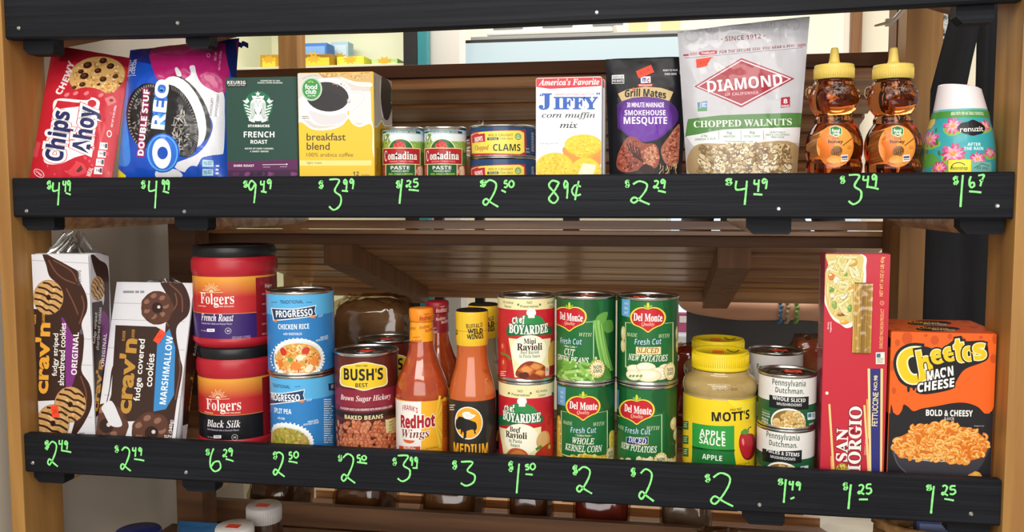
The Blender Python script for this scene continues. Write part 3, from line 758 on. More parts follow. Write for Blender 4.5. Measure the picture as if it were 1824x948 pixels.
# added to brighten the gap behind the person: glowing freezer across the next aisle
Yz = 2.62
a, b = at(1186, 560, Yz), at(1530, 560, Yz)
t = thing('added_lightbox', 'added glowing white freezer cabinet behind the person', 'lightbox', (a.x, Yz, 0))
rbox((a.x, Yz, 0.0), (b.x, Yz+0.45, 0.70), 0.01).build('base', mat('white_enamel', '#e4ebf0', 0.3), t)
MB().box((a.x+0.02, Yz+0.40, 0.71), (b.x-0.02, Yz+0.43, 1.45)).build('glow_back', mat('glow_panel', '#dfeaf2', 0.5, emit='#dcebf6', estr=0.85), t)
for X in (a.x, b.x-0.02): rbox((X, Yz, 0.701), (X+0.018, Yz+0.45, 1.45), 0.002).build('side_panel', mat('white_enamel', '#e4ebf0', 0.3), t)
rbox((a.x, Yz, 1.451), (b.x, Yz+0.45, 1.49), 0.004).build('canopy', mat('white_enamel', '#e4ebf0', 0.3), t)

FZ = 0.7005
for px, w_, h_, col, lab in ((1224, 0.10, 0.085, '#b8567a', 'pink frozen food box on the freezer edge'), (1262, 0.07, 0.06, '#e0d8d0', 'pale frozen food box next to the pink one')):
    c_ = at(px, 590, Yz+0.1); t = thing('frozen_box', lab, 'box', (c_.x, Yz+0.1, FZ))
    rbox((c_.x-w_/2, Yz+0.08, FZ), (c_.x+w_/2, Yz+0.12, FZ+h_), 0.002).build('box_body', mat('box_'+col[1:], col, 0.45), t)
    MB().box((c_.x-w_*0.35, Yz+0.0785, FZ+h_*0.5), (c_.x+w_*0.35, Yz+0.0798, FZ+h_*0.85)).build('front_print', mat('frozen_print', '#f0e6e2', 0.5), t)
# ================================================================== PACKAGE BUILDERS
from mathutils import noise as mnoise
def carton_box(name, label, cat, xL, xR, yT, Y, depth, zb, body, group=None, ym=None, yaw=0.0, taper=0.0):
    """folding carton: returns (root, front Flat, right Flat, left Flat, top Flat, dims)"""
    ym = ym or (yT+80)
    A = at(xL, ym, Y); B = at(xR, ym, Y); w = B.x-A.x; h = at((xL+xR)/2, yT, Y).z-zb
    r = thing(name, label, cat, (A.x, Y, zb), group)
    ex = Vector((math.cos(yaw), math.sin(yaw), 0)); ey = Vector((-math.sin(yaw), math.cos(yaw), 0)); ez = Vector((0, 0, 1)); o = Vector((A.x, Y, zb))
    bm = bmesh.new(); bmesh.ops.create_cube(bm, size=1)
    for v in bm.verts: v.co = o+ex*((v.co.x+.5)*w)+ey*((v.co.y+.5)*depth)+ez*((v.co.z+.5)*h)
    bmesh.ops.bevel(bm, geom=bm.edges[:], offset=0.0009, segments=2, affect='EDGES')
    m = MB(); m.bm(bm, lin(body)); m.build('carton', PRINT_CARD, r)
    fl = MB(); fl.obox(o+ex*0.002+ey*0.002+ez*(h+0.0001), ex*(w-0.004), ey*(depth*0.55), ez*0.0005, lin(body)); fl.build('top_flap', PRINT_CARD, r)
    S = [Flat(o, ex, ez), Flat(o+ex*w, ey, ez), Flat(o+ey*depth, -ey, ez), Flat(o+ez*(h+0.0006), ex, ey)]
    for q, (a_, b_) in zip(S, ((w, h), (depth, h), (depth, h), (w, depth))): q.lim = (0.0006, a_-0.0006, 0.0007, b_-0.0006)
    return (r, *S, (w, depth, h))
def pouch(name, label, cat, TL, TR, BR, BL, Yb, thick, zb, back, style='pillow', Yt=None, group=None, crinkle=0.0012, matl=None, seed=0, partname='pouch', fin=True):
    """filled film pack standing on zb; corners in pixels; returns root, Bent front surface, normalised-coordinate function"""
    matl = matl or PRINT_FILM
    bl, br = at(*BL, Yb), at(*BR, Yb)
    if Yt is None: tl, tr = at_x(*TL, bl.x), at_x(*TR, br.x)
    else: tl, tr = at(*TL, Yt[0]), at(*TR, Yt[1])
    bl.x = max(bl.x, XL+0.004); tl.x = max(tl.x, XL+0.004)
    bl = bl+(bl-tl)*((bl.z-zb)/(tl.z-bl.z)); br = br+(br-tr)*((br.z-zb)/(tr.z-br.z))
    ex = (br-bl).normalized(); ey = ((tl+tr)/2-(bl+br)/2); ey = (ey-ex*ey.dot(ex)).normalized(); n = ex.cross(ey)
    uv = lambda p: ((p-bl).dot(ex), (p-bl).dot(ey))
    (u0, v0), (u1, v1), (u2, v2), (u3, v3) = uv(bl), uv(br), uv(tr), uv(tl)
    def st(u, v):
        t = v/((v2+v3)/2)
        for _ in range(3):
            a, b = u0+(u3-u0)*t, u1+(u2-u1)*t; s = (u-a)/(b-a); vb = v0+(v1-v0)*s; vt = v3+(v2-v3)*s; t = (v-vb)/(vt-vb)
        return s, t
    def prof(s, t):
        s = min(max(s, 0), 1); t = min(max(t, 0), 1); e = 1-abs(2*s-1)**3.2
        if style == 'pillow': g = (1-abs(2*t-1)**5)
        elif style == 'tray': g = 1-max(0.0, (t-0.9)/0.1)**2*0.8; e = 1-abs(2*s-1)**9
        else: g = max(0.0, 1-t*0.92)**0.7*(1-max(0, 0.06-t)*6)     # stand-up pouch: full at the bottom, sealed at the top
        return max(e, 0)**0.7*g
    def crk(s, t, u, v):
        q = mnoise.noise(Vector((u*38+seed*7.1, v*26, seed))); q2 = mnoise.noise(Vector((u*90, v*60+seed*3.3, 5.0+seed)))
        edge = min(1, 6*min(s, 1-s)+0.2)
        return crinkle*(q+0.5*q2)*min(max(edge, 0), 1)
    fn = lambda u, v: (lambda s_t: thick*0.5*prof(*s_t)+crk(s_t[0], s_t[1], u, v))(st(u, v))
    r = thing(name, label, cat, ((bl+br)/2)[:2]+(zb,) if False else ((bl.x+br.x)/2, (bl.y+br.y)/2, zb), group)
    surf = Bent(bl, ex, ey, fn); surf.lim = (None, None, 0.003, None)
    surf.cuts = [((u1, v1), (u2, v2)), ((u2, v2), (u3, v3)), ((u3, v3), (u0, v0))]      # print ends at the pack's edges
    def uvn(s, t): return (u0+(u1-u0)*s)*(1-t)+(u3+(u2-u3)*s)*t, (v0+(v1-v0)*s)*(1-t)+(v3+(v2-v3)*s)*t
    m = MB(); cb = lin(back)
    def fr(s, t):
        u, v = uvn(s, t); p = bl+ex*u+ey*v+n*(fn(u, v)-0.0006); p.z = max(p.z, zb); return p
    def bk(s, t):
        u, v = uvn(s, t); p = bl+ex*u+ey*v-n*(thick*0.5*prof(s, t)+0.0004); p.z = max(p.z, zb); return p
    m.grid(fr, 30, 40, cb); m.grid(bk, 20, 20, cb)
    # closed rim
    rim = [(k/30, 0) for k in range(30)]+[(1, k/40) for k in range(40)]+[(1-k/30, 1) for k in range(30)]+[(0, 1-k/40) for k in range(40)]
    v = []; L = len(rim)
    for s, t in rim: v += [fr(s, t), bk(s, t)]
    m.add(v, [(2*i, 2*((i+1) % L), 2*((i+1) % L)+1, 2*i+1) for i in range(L)], cb)
    m.build(partname, matl, r)
    full = [uvn(0.0, 0.0), uvn(1.0, 0.0), uvn(1.0, 1.0), uvn(0.0, 1.0)]
    return r, surf, uvn, full
def can(name, label, cat, xL, xR, yT, Y, zb, base, group=None, ht=None, below=True, lidmat=None, rim=0.0048, ring=True):
    """steel can: Y is the depth of its nearest side; returns root, Cyl for the wrap, height"""
    xc = (xL+xR)/2; yc = yT+60; r = 0.038
    for _ in range(6):
        c = at(xc, yc, Y+r); r = (xR-xL)/2*px2m(c)*1.0005
    cx, cy = c.x, Y+r
    if ht is None:
        ht = (at(xc, yT, cy+r).z if below else at(xc, yT, cy-r).z)-zb
    root = thing(name, label, cat, (cx, cy, zb), group)
    m = MB(); R = r*0.965
    m.lathe(cx, cy, [(0.0001, zb+0.002), (R*0.9, zb+0.0015), (R*0.9, zb), (r*0.97, zb), (r, zb+0.0012), (r, zb+rim*0.6), (R, zb+rim), (R, zb+ht-rim), (r, zb+ht-rim*0.6), (r, zb+ht-0.0008), (r*0.985, zb+ht), (r*0.95, zb+ht-0.0005), (r*0.94, zb+ht-0.004)], 56, cap=False)
    m.build('can_body', TIN, root)
    m = MB(); zt = zb+ht-0.004
    m.lathe(cx, cy, [(r*0.942, zt), (r*0.88, zt-0.0005), (r*0.86, zt+0.0007), (r*0.80, zt+0.0007), (r*0.78, zt-0.0003), (r*0.66, zt-0.0003), (r*0.64, zt+0.0005), (r*0.60, zt+0.0005), (r*0.58, zt-0.0003), (0.0001, zt-0.0003)], 48, cap=False)
    m.build('lid', lidmat or TIN_SHADED, root)
    if ring:
        m = MB(); pts = [(cx+r*0.28*math.cos(a), cy-r*0.15+r*0.42*math.sin(a), zt+0.0018) for a in [2*PI*k/20 for k in range(20)]]
        m.tube(pts, 0.0009, 6, closed=True); m.ball((cx, cy+r*0.34, zt+0.0012), (0.004, 0.004, 0.0012), n=8); m.build('pull_ring', TIN, root)
    s = Cyl(cx, cy, zb, R+0.0004)
    return root, s, ht, rim
def wrap(art, s, ht, rim, col): 
    art.uvrect(-PI*s.r, rim+0.0006, PI*s.r, ht-rim-0.0006, col); return art
def band(art, s, y0, y1, col, z=None, x0=-170, x1=170):
    """horizontal band of the wrap between pixel heights y0,y1 (zoom coords at the can's centre column) and angles x0..x1 degrees"""
    xc = (proj(s.c)[0]-art.z[0])*art.z[2]
    v0 = art.P(xc, y0)[1]; v1 = art.P(xc, y1)[1]
    return art.uvrect(math.radians(x0)*s.r, v1, math.radians(x1)*s.r, v0, col)
def orange_tag(root, s_pt, n, up, w, h, digits=None, k=0.0):
    """tilted orange price tag with faint figures on a front"""
    n = Vector(n).normalized(); up = Vector(up); ex = up.cross(n).normalized(); ey = n.cross(ex).normalized()
    c, sn = math.cos(k), math.sin(k); ex2 = ex*c+ey*sn; ey2 = ey*c-ex*sn
    p = Vector(s_pt); m = MB(); m.obox(p-ex2*w/2-ey2*h/2, ex2*w, ey2*h, n*0.0006, lin('#ff4a2c'))
    if digits:
        F_ = Flat(p, ex2, ey2); v, f = text_mesh(digits, SANS, 0.0); xs = [q[0] for q in v]; ys = [q[1] for q in v]; kx = w*0.6/(max(xs)-min(xs)); ky = h*0.42/(max(ys)-min(ys))
        m.add([F_.pt((x-(max(xs)+min(xs))/2)*kx, (y-(max(ys)+min(ys))/2)*ky, 0.0007) for x, y in v], f, lin('#a83018'))
    o = m.build('price_tag', PRINT, root); o['label'] = 'orange price tag'; return o
ZS = SHELF['mid']+0.0005
# ------------------------------------------------------------------ red cookie pack
r, s, uvn, full = pouch('cookie_pack', 'red cookie pack leaning back at the left end of the upper row', 'cookies', (112, 93), (217, 91), (198, 318), (54, 318), 0.034, 0.026, ZS, '#b3152b', 'pillow', seed=1)
A = Art(s, (40, 70, 3.79)); A.raw(full, [[0, 1, 2, 3]], '#c01d31')
A.poly([(272, 60), (760, 60), (720, 190), (250, 150)], '#8e1226')
for k in range(26):
    q = random.Random(k); x, y = q.uniform(100, 620), q.uniform(430, 930); A.ell(x, y, q.uniform(4, 16), q.uniform(4, 12), '#d8505c', q.uniform(0, 180), 7)
A.ell(505, 250, 196, 134, '#9a5a20', 8); A.ell(503, 246, 190, 128, '#d6a866', 8)
A.specks([(340, 200), (500, 125), (660, 170), (680, 280), (600, 360), (360, 330)], 160, 11, 8, ['#c08d4a', '#e0bb80', '#b57f3e', '#edd09a', '#c99a58'], 3)
A.ell(455, 392, 128, 66, '#c01d31', -6)
A.specks([(530, 330), (640, 270), (670, 290), (600, 375)], 40, 9, 7, ['#c98a30', '#e0a04a', '#b57426', '#f0c070'], 5)
for x, y, w_ in ((545, 145, 26), (440, 175, 30), (595, 182, 26), (510, 212, 24), (395, 218, 20), (418, 248, 30), (545, 270, 24), (628, 250, 20), (405, 305, 22), (515, 305, 13), (350, 325, 16), (660, 300, 10)):
    A.ell(x, y, w_, w_*0.72, '#3a1d14', 15); A.ell(x-4, y-4, w_*0.5, w_*0.3, '#6a3a2a', 15)
A.text('CHEWY', 290, 262, 240, 44, '#f4e6e6', BOLD, 67, 0.02, arc=-14)
for x, y in ((432, 365), (360, 365), (610, 410), (300, 375), (530, 378)): A.ell(x, y, 20, 12, '#e07a80', 30, 9)
A.poly([(555, 400), (610, 382), (636, 425), (578, 452)], '#e26a70'); A.ell(600, 412, 14, 11, '#4a1712')
# white cloud of the logo, red exclamation mark, blue letters
A.curve([(205, 500), (230, 405), (430, 412), (470, 392), (520, 420), (515, 475), (520, 500), (488, 640), (478, 760), (400, 785), (350, 800), (250, 842), (150, 830), (150, 720), (190, 600)], '#f3eff0')
A.poly([(212, 478), (238, 414), (425, 432), (428, 446)], '#c01d31'); A.ell(470, 434, 30, 25, '#c01d31')
for tx, x, y, w_, h_, rr in (('Chips', 252, 655, 342, 170, 81), ('Ahoy', 432, 612, 315, 168, 81)):
    A.text(tx, x, y, w_, h_, '#24295e', BOLD, rr, 0.02, out=[('#c01d31', 0.15), ('#f3eff0', 0.12)])
A.curve([(548, 560), (560, 600), (530, 700), (520, 690), (545, 600)], '#d8404c')
for k in range(10): A.stroke([(505+k*2, 560+k*14), (525+k*1, 566+k*14)], 4, '#e07a80', smooth=False)
A.text('NET WT 13 OZ (368g)', 617, 520, 148, 17, '#f4e0e0', BOLD, 80)
for i, (x, y) in enumerate(((548, 722), (537, 776), (524, 832), (512, 888))):
    A.poly([(x-24, y-26), (x+28, y-22), (x+26, y+24), (x-30, y+22)], '#f4eef0'); A.text(('1.5g', '90mg', '3.5g', '140')[i], x, y-2, 34, 20, '#3a2430', BOLD, -6); A.poly([(x+10, y-18), (x+26, y-16), (x+24, y+14), (x+10, y+14)], '#3b3f52')
A.text('MEAL', 455, 895, 60, 30, '#f4e0e0', BOLD, 70); A.ell(586, 638, 17, 24, '#f4e0e0'); A.ell(586, 638, 11, 17, '#c01d31')
A.curve([(330, 870), (370, 830), (420, 850), (430, 900), (350, 925), (300, 900)], '#d8404c'); A.poly([(362, 892), (395, 850), (408, 880), (380, 900)], '#5a2a20')
A.ell(112, 905, 40, 24, '#f4e0e0', -35); A.ell(112, 905, 36, 20, '#c01d31', -35); A.text('Crispy', 112, 906, 54, 18, '#f4e0e0', BOLDI, -35)
A.poly([(95, 690), (125, 700), (100, 800), (70, 790)], '#cc4450')
A.build('front_panel', PRINT_FILM, r)
# ------------------------------------------------------------------ blue cookie pack
r, s, uvn, full = pouch('cookie_pack', 'blue and magenta cookie pack with a split chocolate cookie beside the green coffee carton', 'cookies', (217, 80), (438, 78), (407, 318), (208, 318), 0.055, 0.066, ZS, '#12226e', 'pillow', seed=2, crinkle=0.0024, matl=PRINT_GLOSS)
A = Art(s, (200, 65, 3.716)); A.raw(full, [[0, 1, 2, 3]], '#1c4fbe')
A.poly([(70, 40), (900, 10), (900, 110), (560, 130), (300, 200), (60, 140)], '#182a86')
A.curve([(290, 60), (760, 50), (780, 160), (770, 250), (730, 380), (560, 330), (380, 300), (285, 260)], '#b3206c')
A.curve([(300, 60), (750, 55), (755, 110), (500, 130), (300, 120)], '#9c1a60')
A.poly([(752, 40), (822, 30), (845, 270), (782, 262)], '#14225e')
A.poly([(822, 30), (880, 30), (900, 280), (840, 270)], '#8a2058')
A.curve([(30, 600), (60, 300), (110, 320), (100, 560), (120, 820), (60, 860), (25, 800)], '#3f86e2')
# milk splash
A.curve([(478, 290), (520, 250), (512, 200), (545, 195), (560, 255), (600, 320), (690, 370), (735, 380), (740, 560), (730, 760), (700, 790), (600, 800), (560, 860), (500, 900), (430, 880), (420, 840), (560, 780), (640, 680), (660, 560), (560, 430), (500, 330)], '#dedfe6')
A.curve([(415, 215), (430, 205), (455, 240), (455, 265), (430, 262)], '#dedfe6')
A.curve([(600, 810), (700, 780), (760, 790), (760, 930), (590, 930)], '#2a53b8'); A.curve([(300, 880), (420, 880), (460, 930), (300, 940)], '#dedfe6')
A.curve([(480, 900), (520, 858), (570, 870), (575, 930), (480, 935)], '#234fb4')
# the cookie, two black wafers and the cream
A.ell(255, 540, 158, 232, '#1b1b20', 6)
for k in range(60):
    a = 2*PI*k/60; A.poly([(255+150*math.cos(a-.03), 540-222*math.sin(a-.03)), (255+150*math.cos(a+.02), 540-222*math.sin(a+.02)), (255+136*math.cos(a+.02), 540-204*math.sin(a+.02)), (255+136*math.cos(a-.03), 540-204*math.sin(a-.03))], '#8d8a88')
A.specks([(140, 420), (240, 400), (250, 640), (200, 700), (130, 620)], 60, 16, 4, ['#76726f', '#9a9692', '#4a4744'], 8)
A.ell(500, 480, 118, 240, '#17171b', 28)
for k in range(30):
    a = math.radians(-60+k*5); q = (505+118*math.cos(a)*0.86+245*math.sin(a)*0.42, 478-245*math.sin(a)*0.88-118*math.cos(a)*-0.3)
A.ell(470, 500, 130, 250, '#ebecef', 22); A.ell(428, 560, 128, 250, '#131317', 18)
for k in range(70):
    a = 2*PI*k/70; ca, sa = math.cos(a), math.sin(a); t = math.radians(18)
    f_ = lambda r1, r2, aa: (428+r1*math.cos(aa)*math.cos(t)+r2*math.sin(aa)*-math.sin(t)*-1*-1, 560-r2*math.sin(aa)*math.cos(t)-r1*math.cos(aa)*math.sin(t))
    if -2.2 < (a-PI*0) < 1.3 or a > 4.2: A.poly([f_(124, 243, a-.02), f_(124, 243, a+.02), f_(108, 214, a+.02), f_(108, 214, a-.02)], '#6b6766')
A.ell(428, 580, 92, 180, '#1d1c20', 18)
A.specks([(400, 560), (470, 480), (520, 600), (500, 720), (440, 760), (400, 680)], 75, 20, 4, ['#a09b96', '#c4beb8', '#7d7875'], 9)
A.text('DOUBLE STUF', 208, 570, 440, 40, '#f5f3f5', BOLD, 84.5, 0.02, out=('#a3205a', 0.13))
# logo with light blue halo
for rr in ((95, 0.30, '#1c5ac8'), (0, 0.24, '#57a9f0'), (0, 0.17, '#2f6cd2')): A.text('REO', 318, 450, 330, 92, rr[2], BOLD, 84, 0.01+rr[1]*0.45)
A.ell(334, 772, 112, 130, '#1c5ac8'); A.ell(334, 772, 102, 122, '#57a9f0'); A.ell(334, 772, 92, 112, '#2f6cd2')
A.text('REO', 318, 450, 330, 92, '#fbfbff', BOLD, 84, 0.015)
A.ell(328, 776, 62, 100, '#fbfbff', 4); A.ell(334, 772, 35, 42, '#1d4fb8')
A.text('ALWAYS', 108, 210, 110, 22, '#e8ecff', BOLD, 80); A.text('REAL', 130, 200, 66, 20, '#e8ecff', BOLD, 80); A.text('COCOA', 148, 200, 98, 20, '#e8ecff', BOLD, 80)
A.stroke([(92, 272), (158, 258)], 3, '#e8ecff', smooth=False)
A.text('NET WT', 684, 130, 60, 16, '#e8a8cc', BOLD, 84); A.text('18.71oz (530g)', 714, 160, 130, 16, '#e8a8cc', BOLD, 84); A.ell(637, 125, 12, 14, '#e8a8cc'); A.ell(637, 125, 8, 10, '#a31c62')
A.text('CHOCOLATE', 655, 465, 120, 16, '#55585f', BOLD, 84); A.text('SANDWICH COOKIES', 690, 455, 150, 16, '#55585f', BOLD, 84)
for y in (840, 900):
    A.poly([(598, y-24), (665, y-20), (668, y+22), (596, y+24)], '#a9d4ea'); A.text('15', 615, y, 20, 22, '#2b4a74', BOLD); A.lines(630, y-14, 662, y+12, 3, '#2b4a74')
A.lines(682, 850, 706, 925, 3, '#dfe6ff'); A.poly([(28, 860), (90, 920), (90, 960), (20, 960)], '#f1dc2a')
A.build('front_panel', PRINT_GLOSS, r)
# crimped top end
m = MB()
def crimp(off):
    def fn(u, v):
        p = at(374+60*u, 87-6*u-9*v+1.5*math.sin(u*40), 0.085+0.01*u); return p+Vector((0, off+0.004*math.sin(u*34), 0))
    return fn
m.grid(crimp(0.012), 40, 4, lin('#16246c')); m.grid(crimp(0.014), 40, 4, lin('#16246c')); o = m.build('crimped_end', PRINT_FILM, r); o['label'] = 'dark blue crimped end of the pack'
# ------------------------------------------------------------------ green coffee carton
r, F0, FR, FL, FT, dim = carton_box('coffee_carton', 'dark green coffee pod carton with a round white emblem', 'coffee', 402.5, 529, 137.5, 0.03, 0.075, ZS, '#1f3d34', ym=225, yaw=0.02)
A = Art(F0, (390, 125, 4.86)); A.poly([(45, 76), (645, 53), (683, 920), (684, 1010), (80, 1010), (70, 918)], '#21443a')
A.poly([(72, 792), (680, 775), (684, 862), (76, 868)], '#5a1f52'); A.poly([(76, 868), (684, 862), (684, 1010), (78, 1010)], '#3c1a3e')
for k in range(16):
    q = random.Random(k+50); x = q.uniform(90, 660); A.curve([(x, 905), (x+q.uniform(10, 30), 880), (x+q.uniform(30, 60), 900), (x+20, 918)], q.choice(['#7a3a72', '#2a1230', '#55264f']))
A.poly([(66, 90), (240, 86), (240, 145), (66, 150)], '#121816'); A.text('KEURIG', 152, 107, 158, 30, '#e6e8e6', BOLD); A.text('GENUINE K-CUP PODS', 152, 132, 150, 11, '#c9cbc9', BOLD)
A.text('COMMITTED TO 100%', 445, 92, 170, 12, '#dfe6e2', BOLD); A.text('ETHICAL COFFEE SOURCING', 443, 110, 215, 12, '#dfe6e2', BOLD)
# emblem: crowned long haired figure in a ring of waves
A.ell(339, 312, 126, 131, '#1d6b4a'); W_ = '#eef2ef'
for sgn in (-1, 1):
    X = lambda x: 339+sgn*(x-339)
    for k in range(6): A.stroke([(X(463-k*9), 300+k*26), (X(440-k*9), 306+k*27), (X(418-k*10), 318+k*26)], 11, W_)
    A.poly([(X(432), 240), (X(446), 262), (X(474), 262), (X(440), 292), (X(414), 272)], W_)
    A.curve([(X(356), 250), (X(398), 268), (X(408), 330), (X(400), 380), (X(420), 420), (X(370), 440), (X(352), 400), (X(372), 350), (X(362), 320)], W_)
    for k in range(3): A.stroke([(X(372+k*12), 275+k*6), (X(376+k*12), 330), (X(366+k*12), 372), (X(388+k*8), 425)], 4, '#1d6b4a')
    A.stroke([(X(352), 268), (X(360), 310), (X(352), 330)], 4, '#1d6b4a')
A.curve([(339, 246), (372, 262), (366, 310), (339, 326), (312, 310), (306, 262)], W_)
A.curve([(318, 322), (360, 322), (366, 350), (352, 380), (372, 430), (339, 442), (306, 430), (326, 380), (312, 350)], W_)
for sgn in (-1, 1): A.stroke([(339+sgn*10, 272), (339+sgn*17, 268), (339+sgn*25, 272)], 4, '#1d6b4a'); A.ell(339+sgn*16, 279, 5, 2.5, '#1d6b4a')
A.stroke([(340, 278), (337, 296), (344, 297)], 3, '#1d6b4a'); A.ell(340, 308, 8, 2.6, '#1d6b4a')
A.poly([(284, 218), (300, 226), (312, 222), (339, 230), (366, 222), (378, 226), (394, 218), (384, 250), (339, 240), (294, 250)], W_)
def star(A, cx, cy, r, col, n=5, k=0.42, rot=90):
    A.loc(cx, cy, [((r if i % 2 == 0 else r*k)*math.cos(math.radians(rot+i*180/n)), -(r if i % 2 == 0 else r*k)*math.sin(math.radians(rot+i*180/n))) for i in range(2*n)], col)
star(A, 337, 206, 25, W_)
A.ell(418, 431, 9, 9, W_); A.ell(418, 431, 6, 6, '#21443a')
A.text('STARBUCKS', 345, 483, 188, 22, '#eef2ef', BOLD, bold=0.02); A.text('FRENCH', 348, 557, 266, 52, '#eef2ef', BOLD); A.text('ROAST', 347, 621, 146, 34, '#eef2ef', BOLD)
A.text('NOTES OF DARK CARAMEL', 350, 679, 250, 14, '#dfe6e2', BOLD); A.text('& SWEET SMOKE', 350, 704, 160, 14, '#dfe6e2', BOLD)
A.text('DARK ROAST', 217, 827, 175, 20, '#f0e4ee', BOLD); A.stroke([(376, 819), (588, 815)], 4, '#f0e4ee', smooth=False); A.ell(587, 815, 7, 7, '#f0e4ee'); A.text('LIGHTER', 413, 839, 60, 9, '#c9a8c4', BOLD); A.text('DARKER', 560, 836, 60, 9, '#c9a8c4', BOLD)
A.build('front_panel', PRINT_CARD, r)
# ------------------------------------------------------------------ yellow coffee carton
r, F0, FR, FL, FT, dim = carton_box('coffee_carton', 'yellow and white coffee pod carton showing a cup of black coffee', 'coffee', 531.5, 664.5, 128.5, 0.028, 0.108, ZS, '#d9b32a', ym=225, yaw=0.05)
def cup_face(A, X, side=False):
    pass
A = Art(F0, (520, 115, 4.625))
A.poly([(40, 60), (643, 50), (662, 918), (668, 1000), (65, 1000), (62, 918)], '#cfc8c2')
A.poly([(200, 58), (470, 54), (440, 100), (260, 110)], '#b98d52'); A.specks([(215, 60), (450, 56), (400, 105), (290, 100)], 60, 8, 6, ['#d8b67c', '#c49a5c', '#e6cc98'], 2)
A.curve([(430, 80), (520, 52), (642, 52), (648, 180), (560, 175), (420, 110)], '#cfa968'); A.specks([(440, 85), (530, 60), (640, 60), (620, 110), (540, 130)], 70, 9, 6, ['#dcbb80', '#c49a5c', '#b08448'], 3)
A.curve([(410, 105), (520, 140), (650, 150), (650, 185), (540, 175), (420, 130)], '#efe6da')
A.poly([(50, 290), (120, 230), (650, 220), (656, 480), (470, 480), (260, 500), (56, 440)], '#dcdadb')
A.curve([(95, 290), (120, 400), (180, 490), (300, 505), (420, 480), (470, 400), (500, 250), (430, 140), (300, 110), (170, 150)], '#f0eff0')
A.curve([(140, 380), (200, 480), (300, 500), (420, 470), (460, 400), (300, 420)], '#d2cfd2')
for rr, col in ((34, '#f4f3f5'), (18, '#d6d4d8')): A.stroke([(480, 235), (580, 240), (592, 290), (540, 350), (470, 400)], rr, col)
A.ell(295, 265, 187, 132, '#f6f4f4', -6); A.ell(293, 266, 176, 122, '#1a100d', -6); A.ell(285, 300, 150, 82, '#0e0908', -6)
A.specks([(300, 150), (420, 155), (470, 200), (440, 195), (350, 170)], 26, 7, 4, ['#c9a884', '#8a5a3a', '#e0d0c0'], 4); A.specks([(455, 290), (480, 280), (480, 320), (462, 320)], 14, 6, 5, ['#d8c8d0', '#8a6a6a'], 5)
A.curve([(56, 440), (170, 520), (300, 520), (420, 480), (462, 420), (500, 470), (560, 500), (660, 470), (668, 1000), (65, 1000), (58, 700)], '#f6f2ea')
A.curve([(58, 480), (170, 535), (300, 540), (410, 505), (464, 448), (500, 490), (560, 515), (658, 500), (664, 700), (668, 1000), (65, 1000), (60, 700)], '#e5bd23')
A.poly([(60, 560), (660, 560), (668, 1000), (65, 1000)], '#e5bd23')
A.stroke([(464, 448), (450, 400), (458, 372), (472, 372), (478, 400), (464, 448)], 9, '#f6f2ea'); A.ell(465, 398, 7, 22, '#e5bd23')
A.poly([(64, 790), (656, 790), (657, 832), (65, 834)], '#f1da84')
A.text('breakfast', 282, 596, 322, 62, '#4a3414', SANS, bold=0.012); A.text('blend', 217, 673, 190, 62, '#4a3414', SANS, bold=0.012); A.text('100% arabica coffee', 313, 743, 384, 32, '#4a3414', SANS); A.text('light roast', 186, 812, 124, 26, '#5a4524', SANS); A.text('12', 528, 899, 50, 34, '#3a2814', BOLD); A.text('single', 604, 912, 66, 16, '#3a2814', SANS)
A.ell(162, 202, 87, 97, '#f2f0ec'); A.ell(162, 202, 83, 93, '#3f9b4c'); A.ell(162, 202, 78, 88, '#eef4ea'); A.ell(162, 202, 75, 85, '#2e8a40')
A.text('food', 158, 182, 100, 42, '#f4f8f2', SANS, bold=0.02); A.text('club', 157, 222, 90, 42, '#f4f8f2', SANS, bold=0.02); A.text('since 1945', 162, 257, 66, 12, '#f4f8f2', BOLD)
for k in range(5): a = math.radians(20+k*35); A.stroke([(156+12*math.cos(a), 152-10*math.sin(a)), (156+26*math.cos(a), 152-20*math.sin(a))], 5, '#c3dc3c', smooth=False)
A.text('MEDIUM ROAST COFFEE', 150, 100, 130, 10, '#9a948c', SANS, 12, arc=14); A.lines(84, 425, 150, 455, 2, '#8f8a88')
A.build('front_panel', PRINT_CARD, r)
A = Art(FR, (520, 115, 4.625)); A.poly([(645, 48), (878, 150), (880, 500), (884, 920), (884, 1010), (668, 1010), (664, 918)], '#b9b3ad')
A.poly([(656, 505), (700, 520), (738, 470), (770, 510), (880, 500), (886, 1010), (668, 1010)], '#c9a422'); A.stroke([(656, 500), (700, 512), (738, 462), (770, 505), (880, 495)], 9, '#ece6da')
A.curve([(735, 110), (790, 130), (822, 210), (826, 340), (790, 455), (750, 420), (730, 260)], '#17100e'); A.curve([(722, 180), (735, 110), (730, 300), (752, 430), (735, 400)], '#e8e6e6')
A.ell(838, 258, 26, 88, '#2f7d3d', -3); A.text('food club', 838, 258, 130, 30, '#f0f4ee', SANS, 80)
A.curve([(832, 360), (850, 340), (862, 500), (834, 500)], '#c9a25e'); A.curve([(858, 330), (880, 370), (880, 500), (866, 470)], '#d8b878')
A.lines(655, 90, 690, 300, 22, '#5a5450', 0.4, 3); A.lines(660, 320, 680, 440, 12, '#5a5450', 0.4, 4); A.lines(668, 660, 684, 900, 24, '#6a5518', 0.4, 5); A.lines(696, 690, 716, 890, 20, '#6a5518', 0.5, 6)
A.build('side_panel', PRINT_CARD, r)
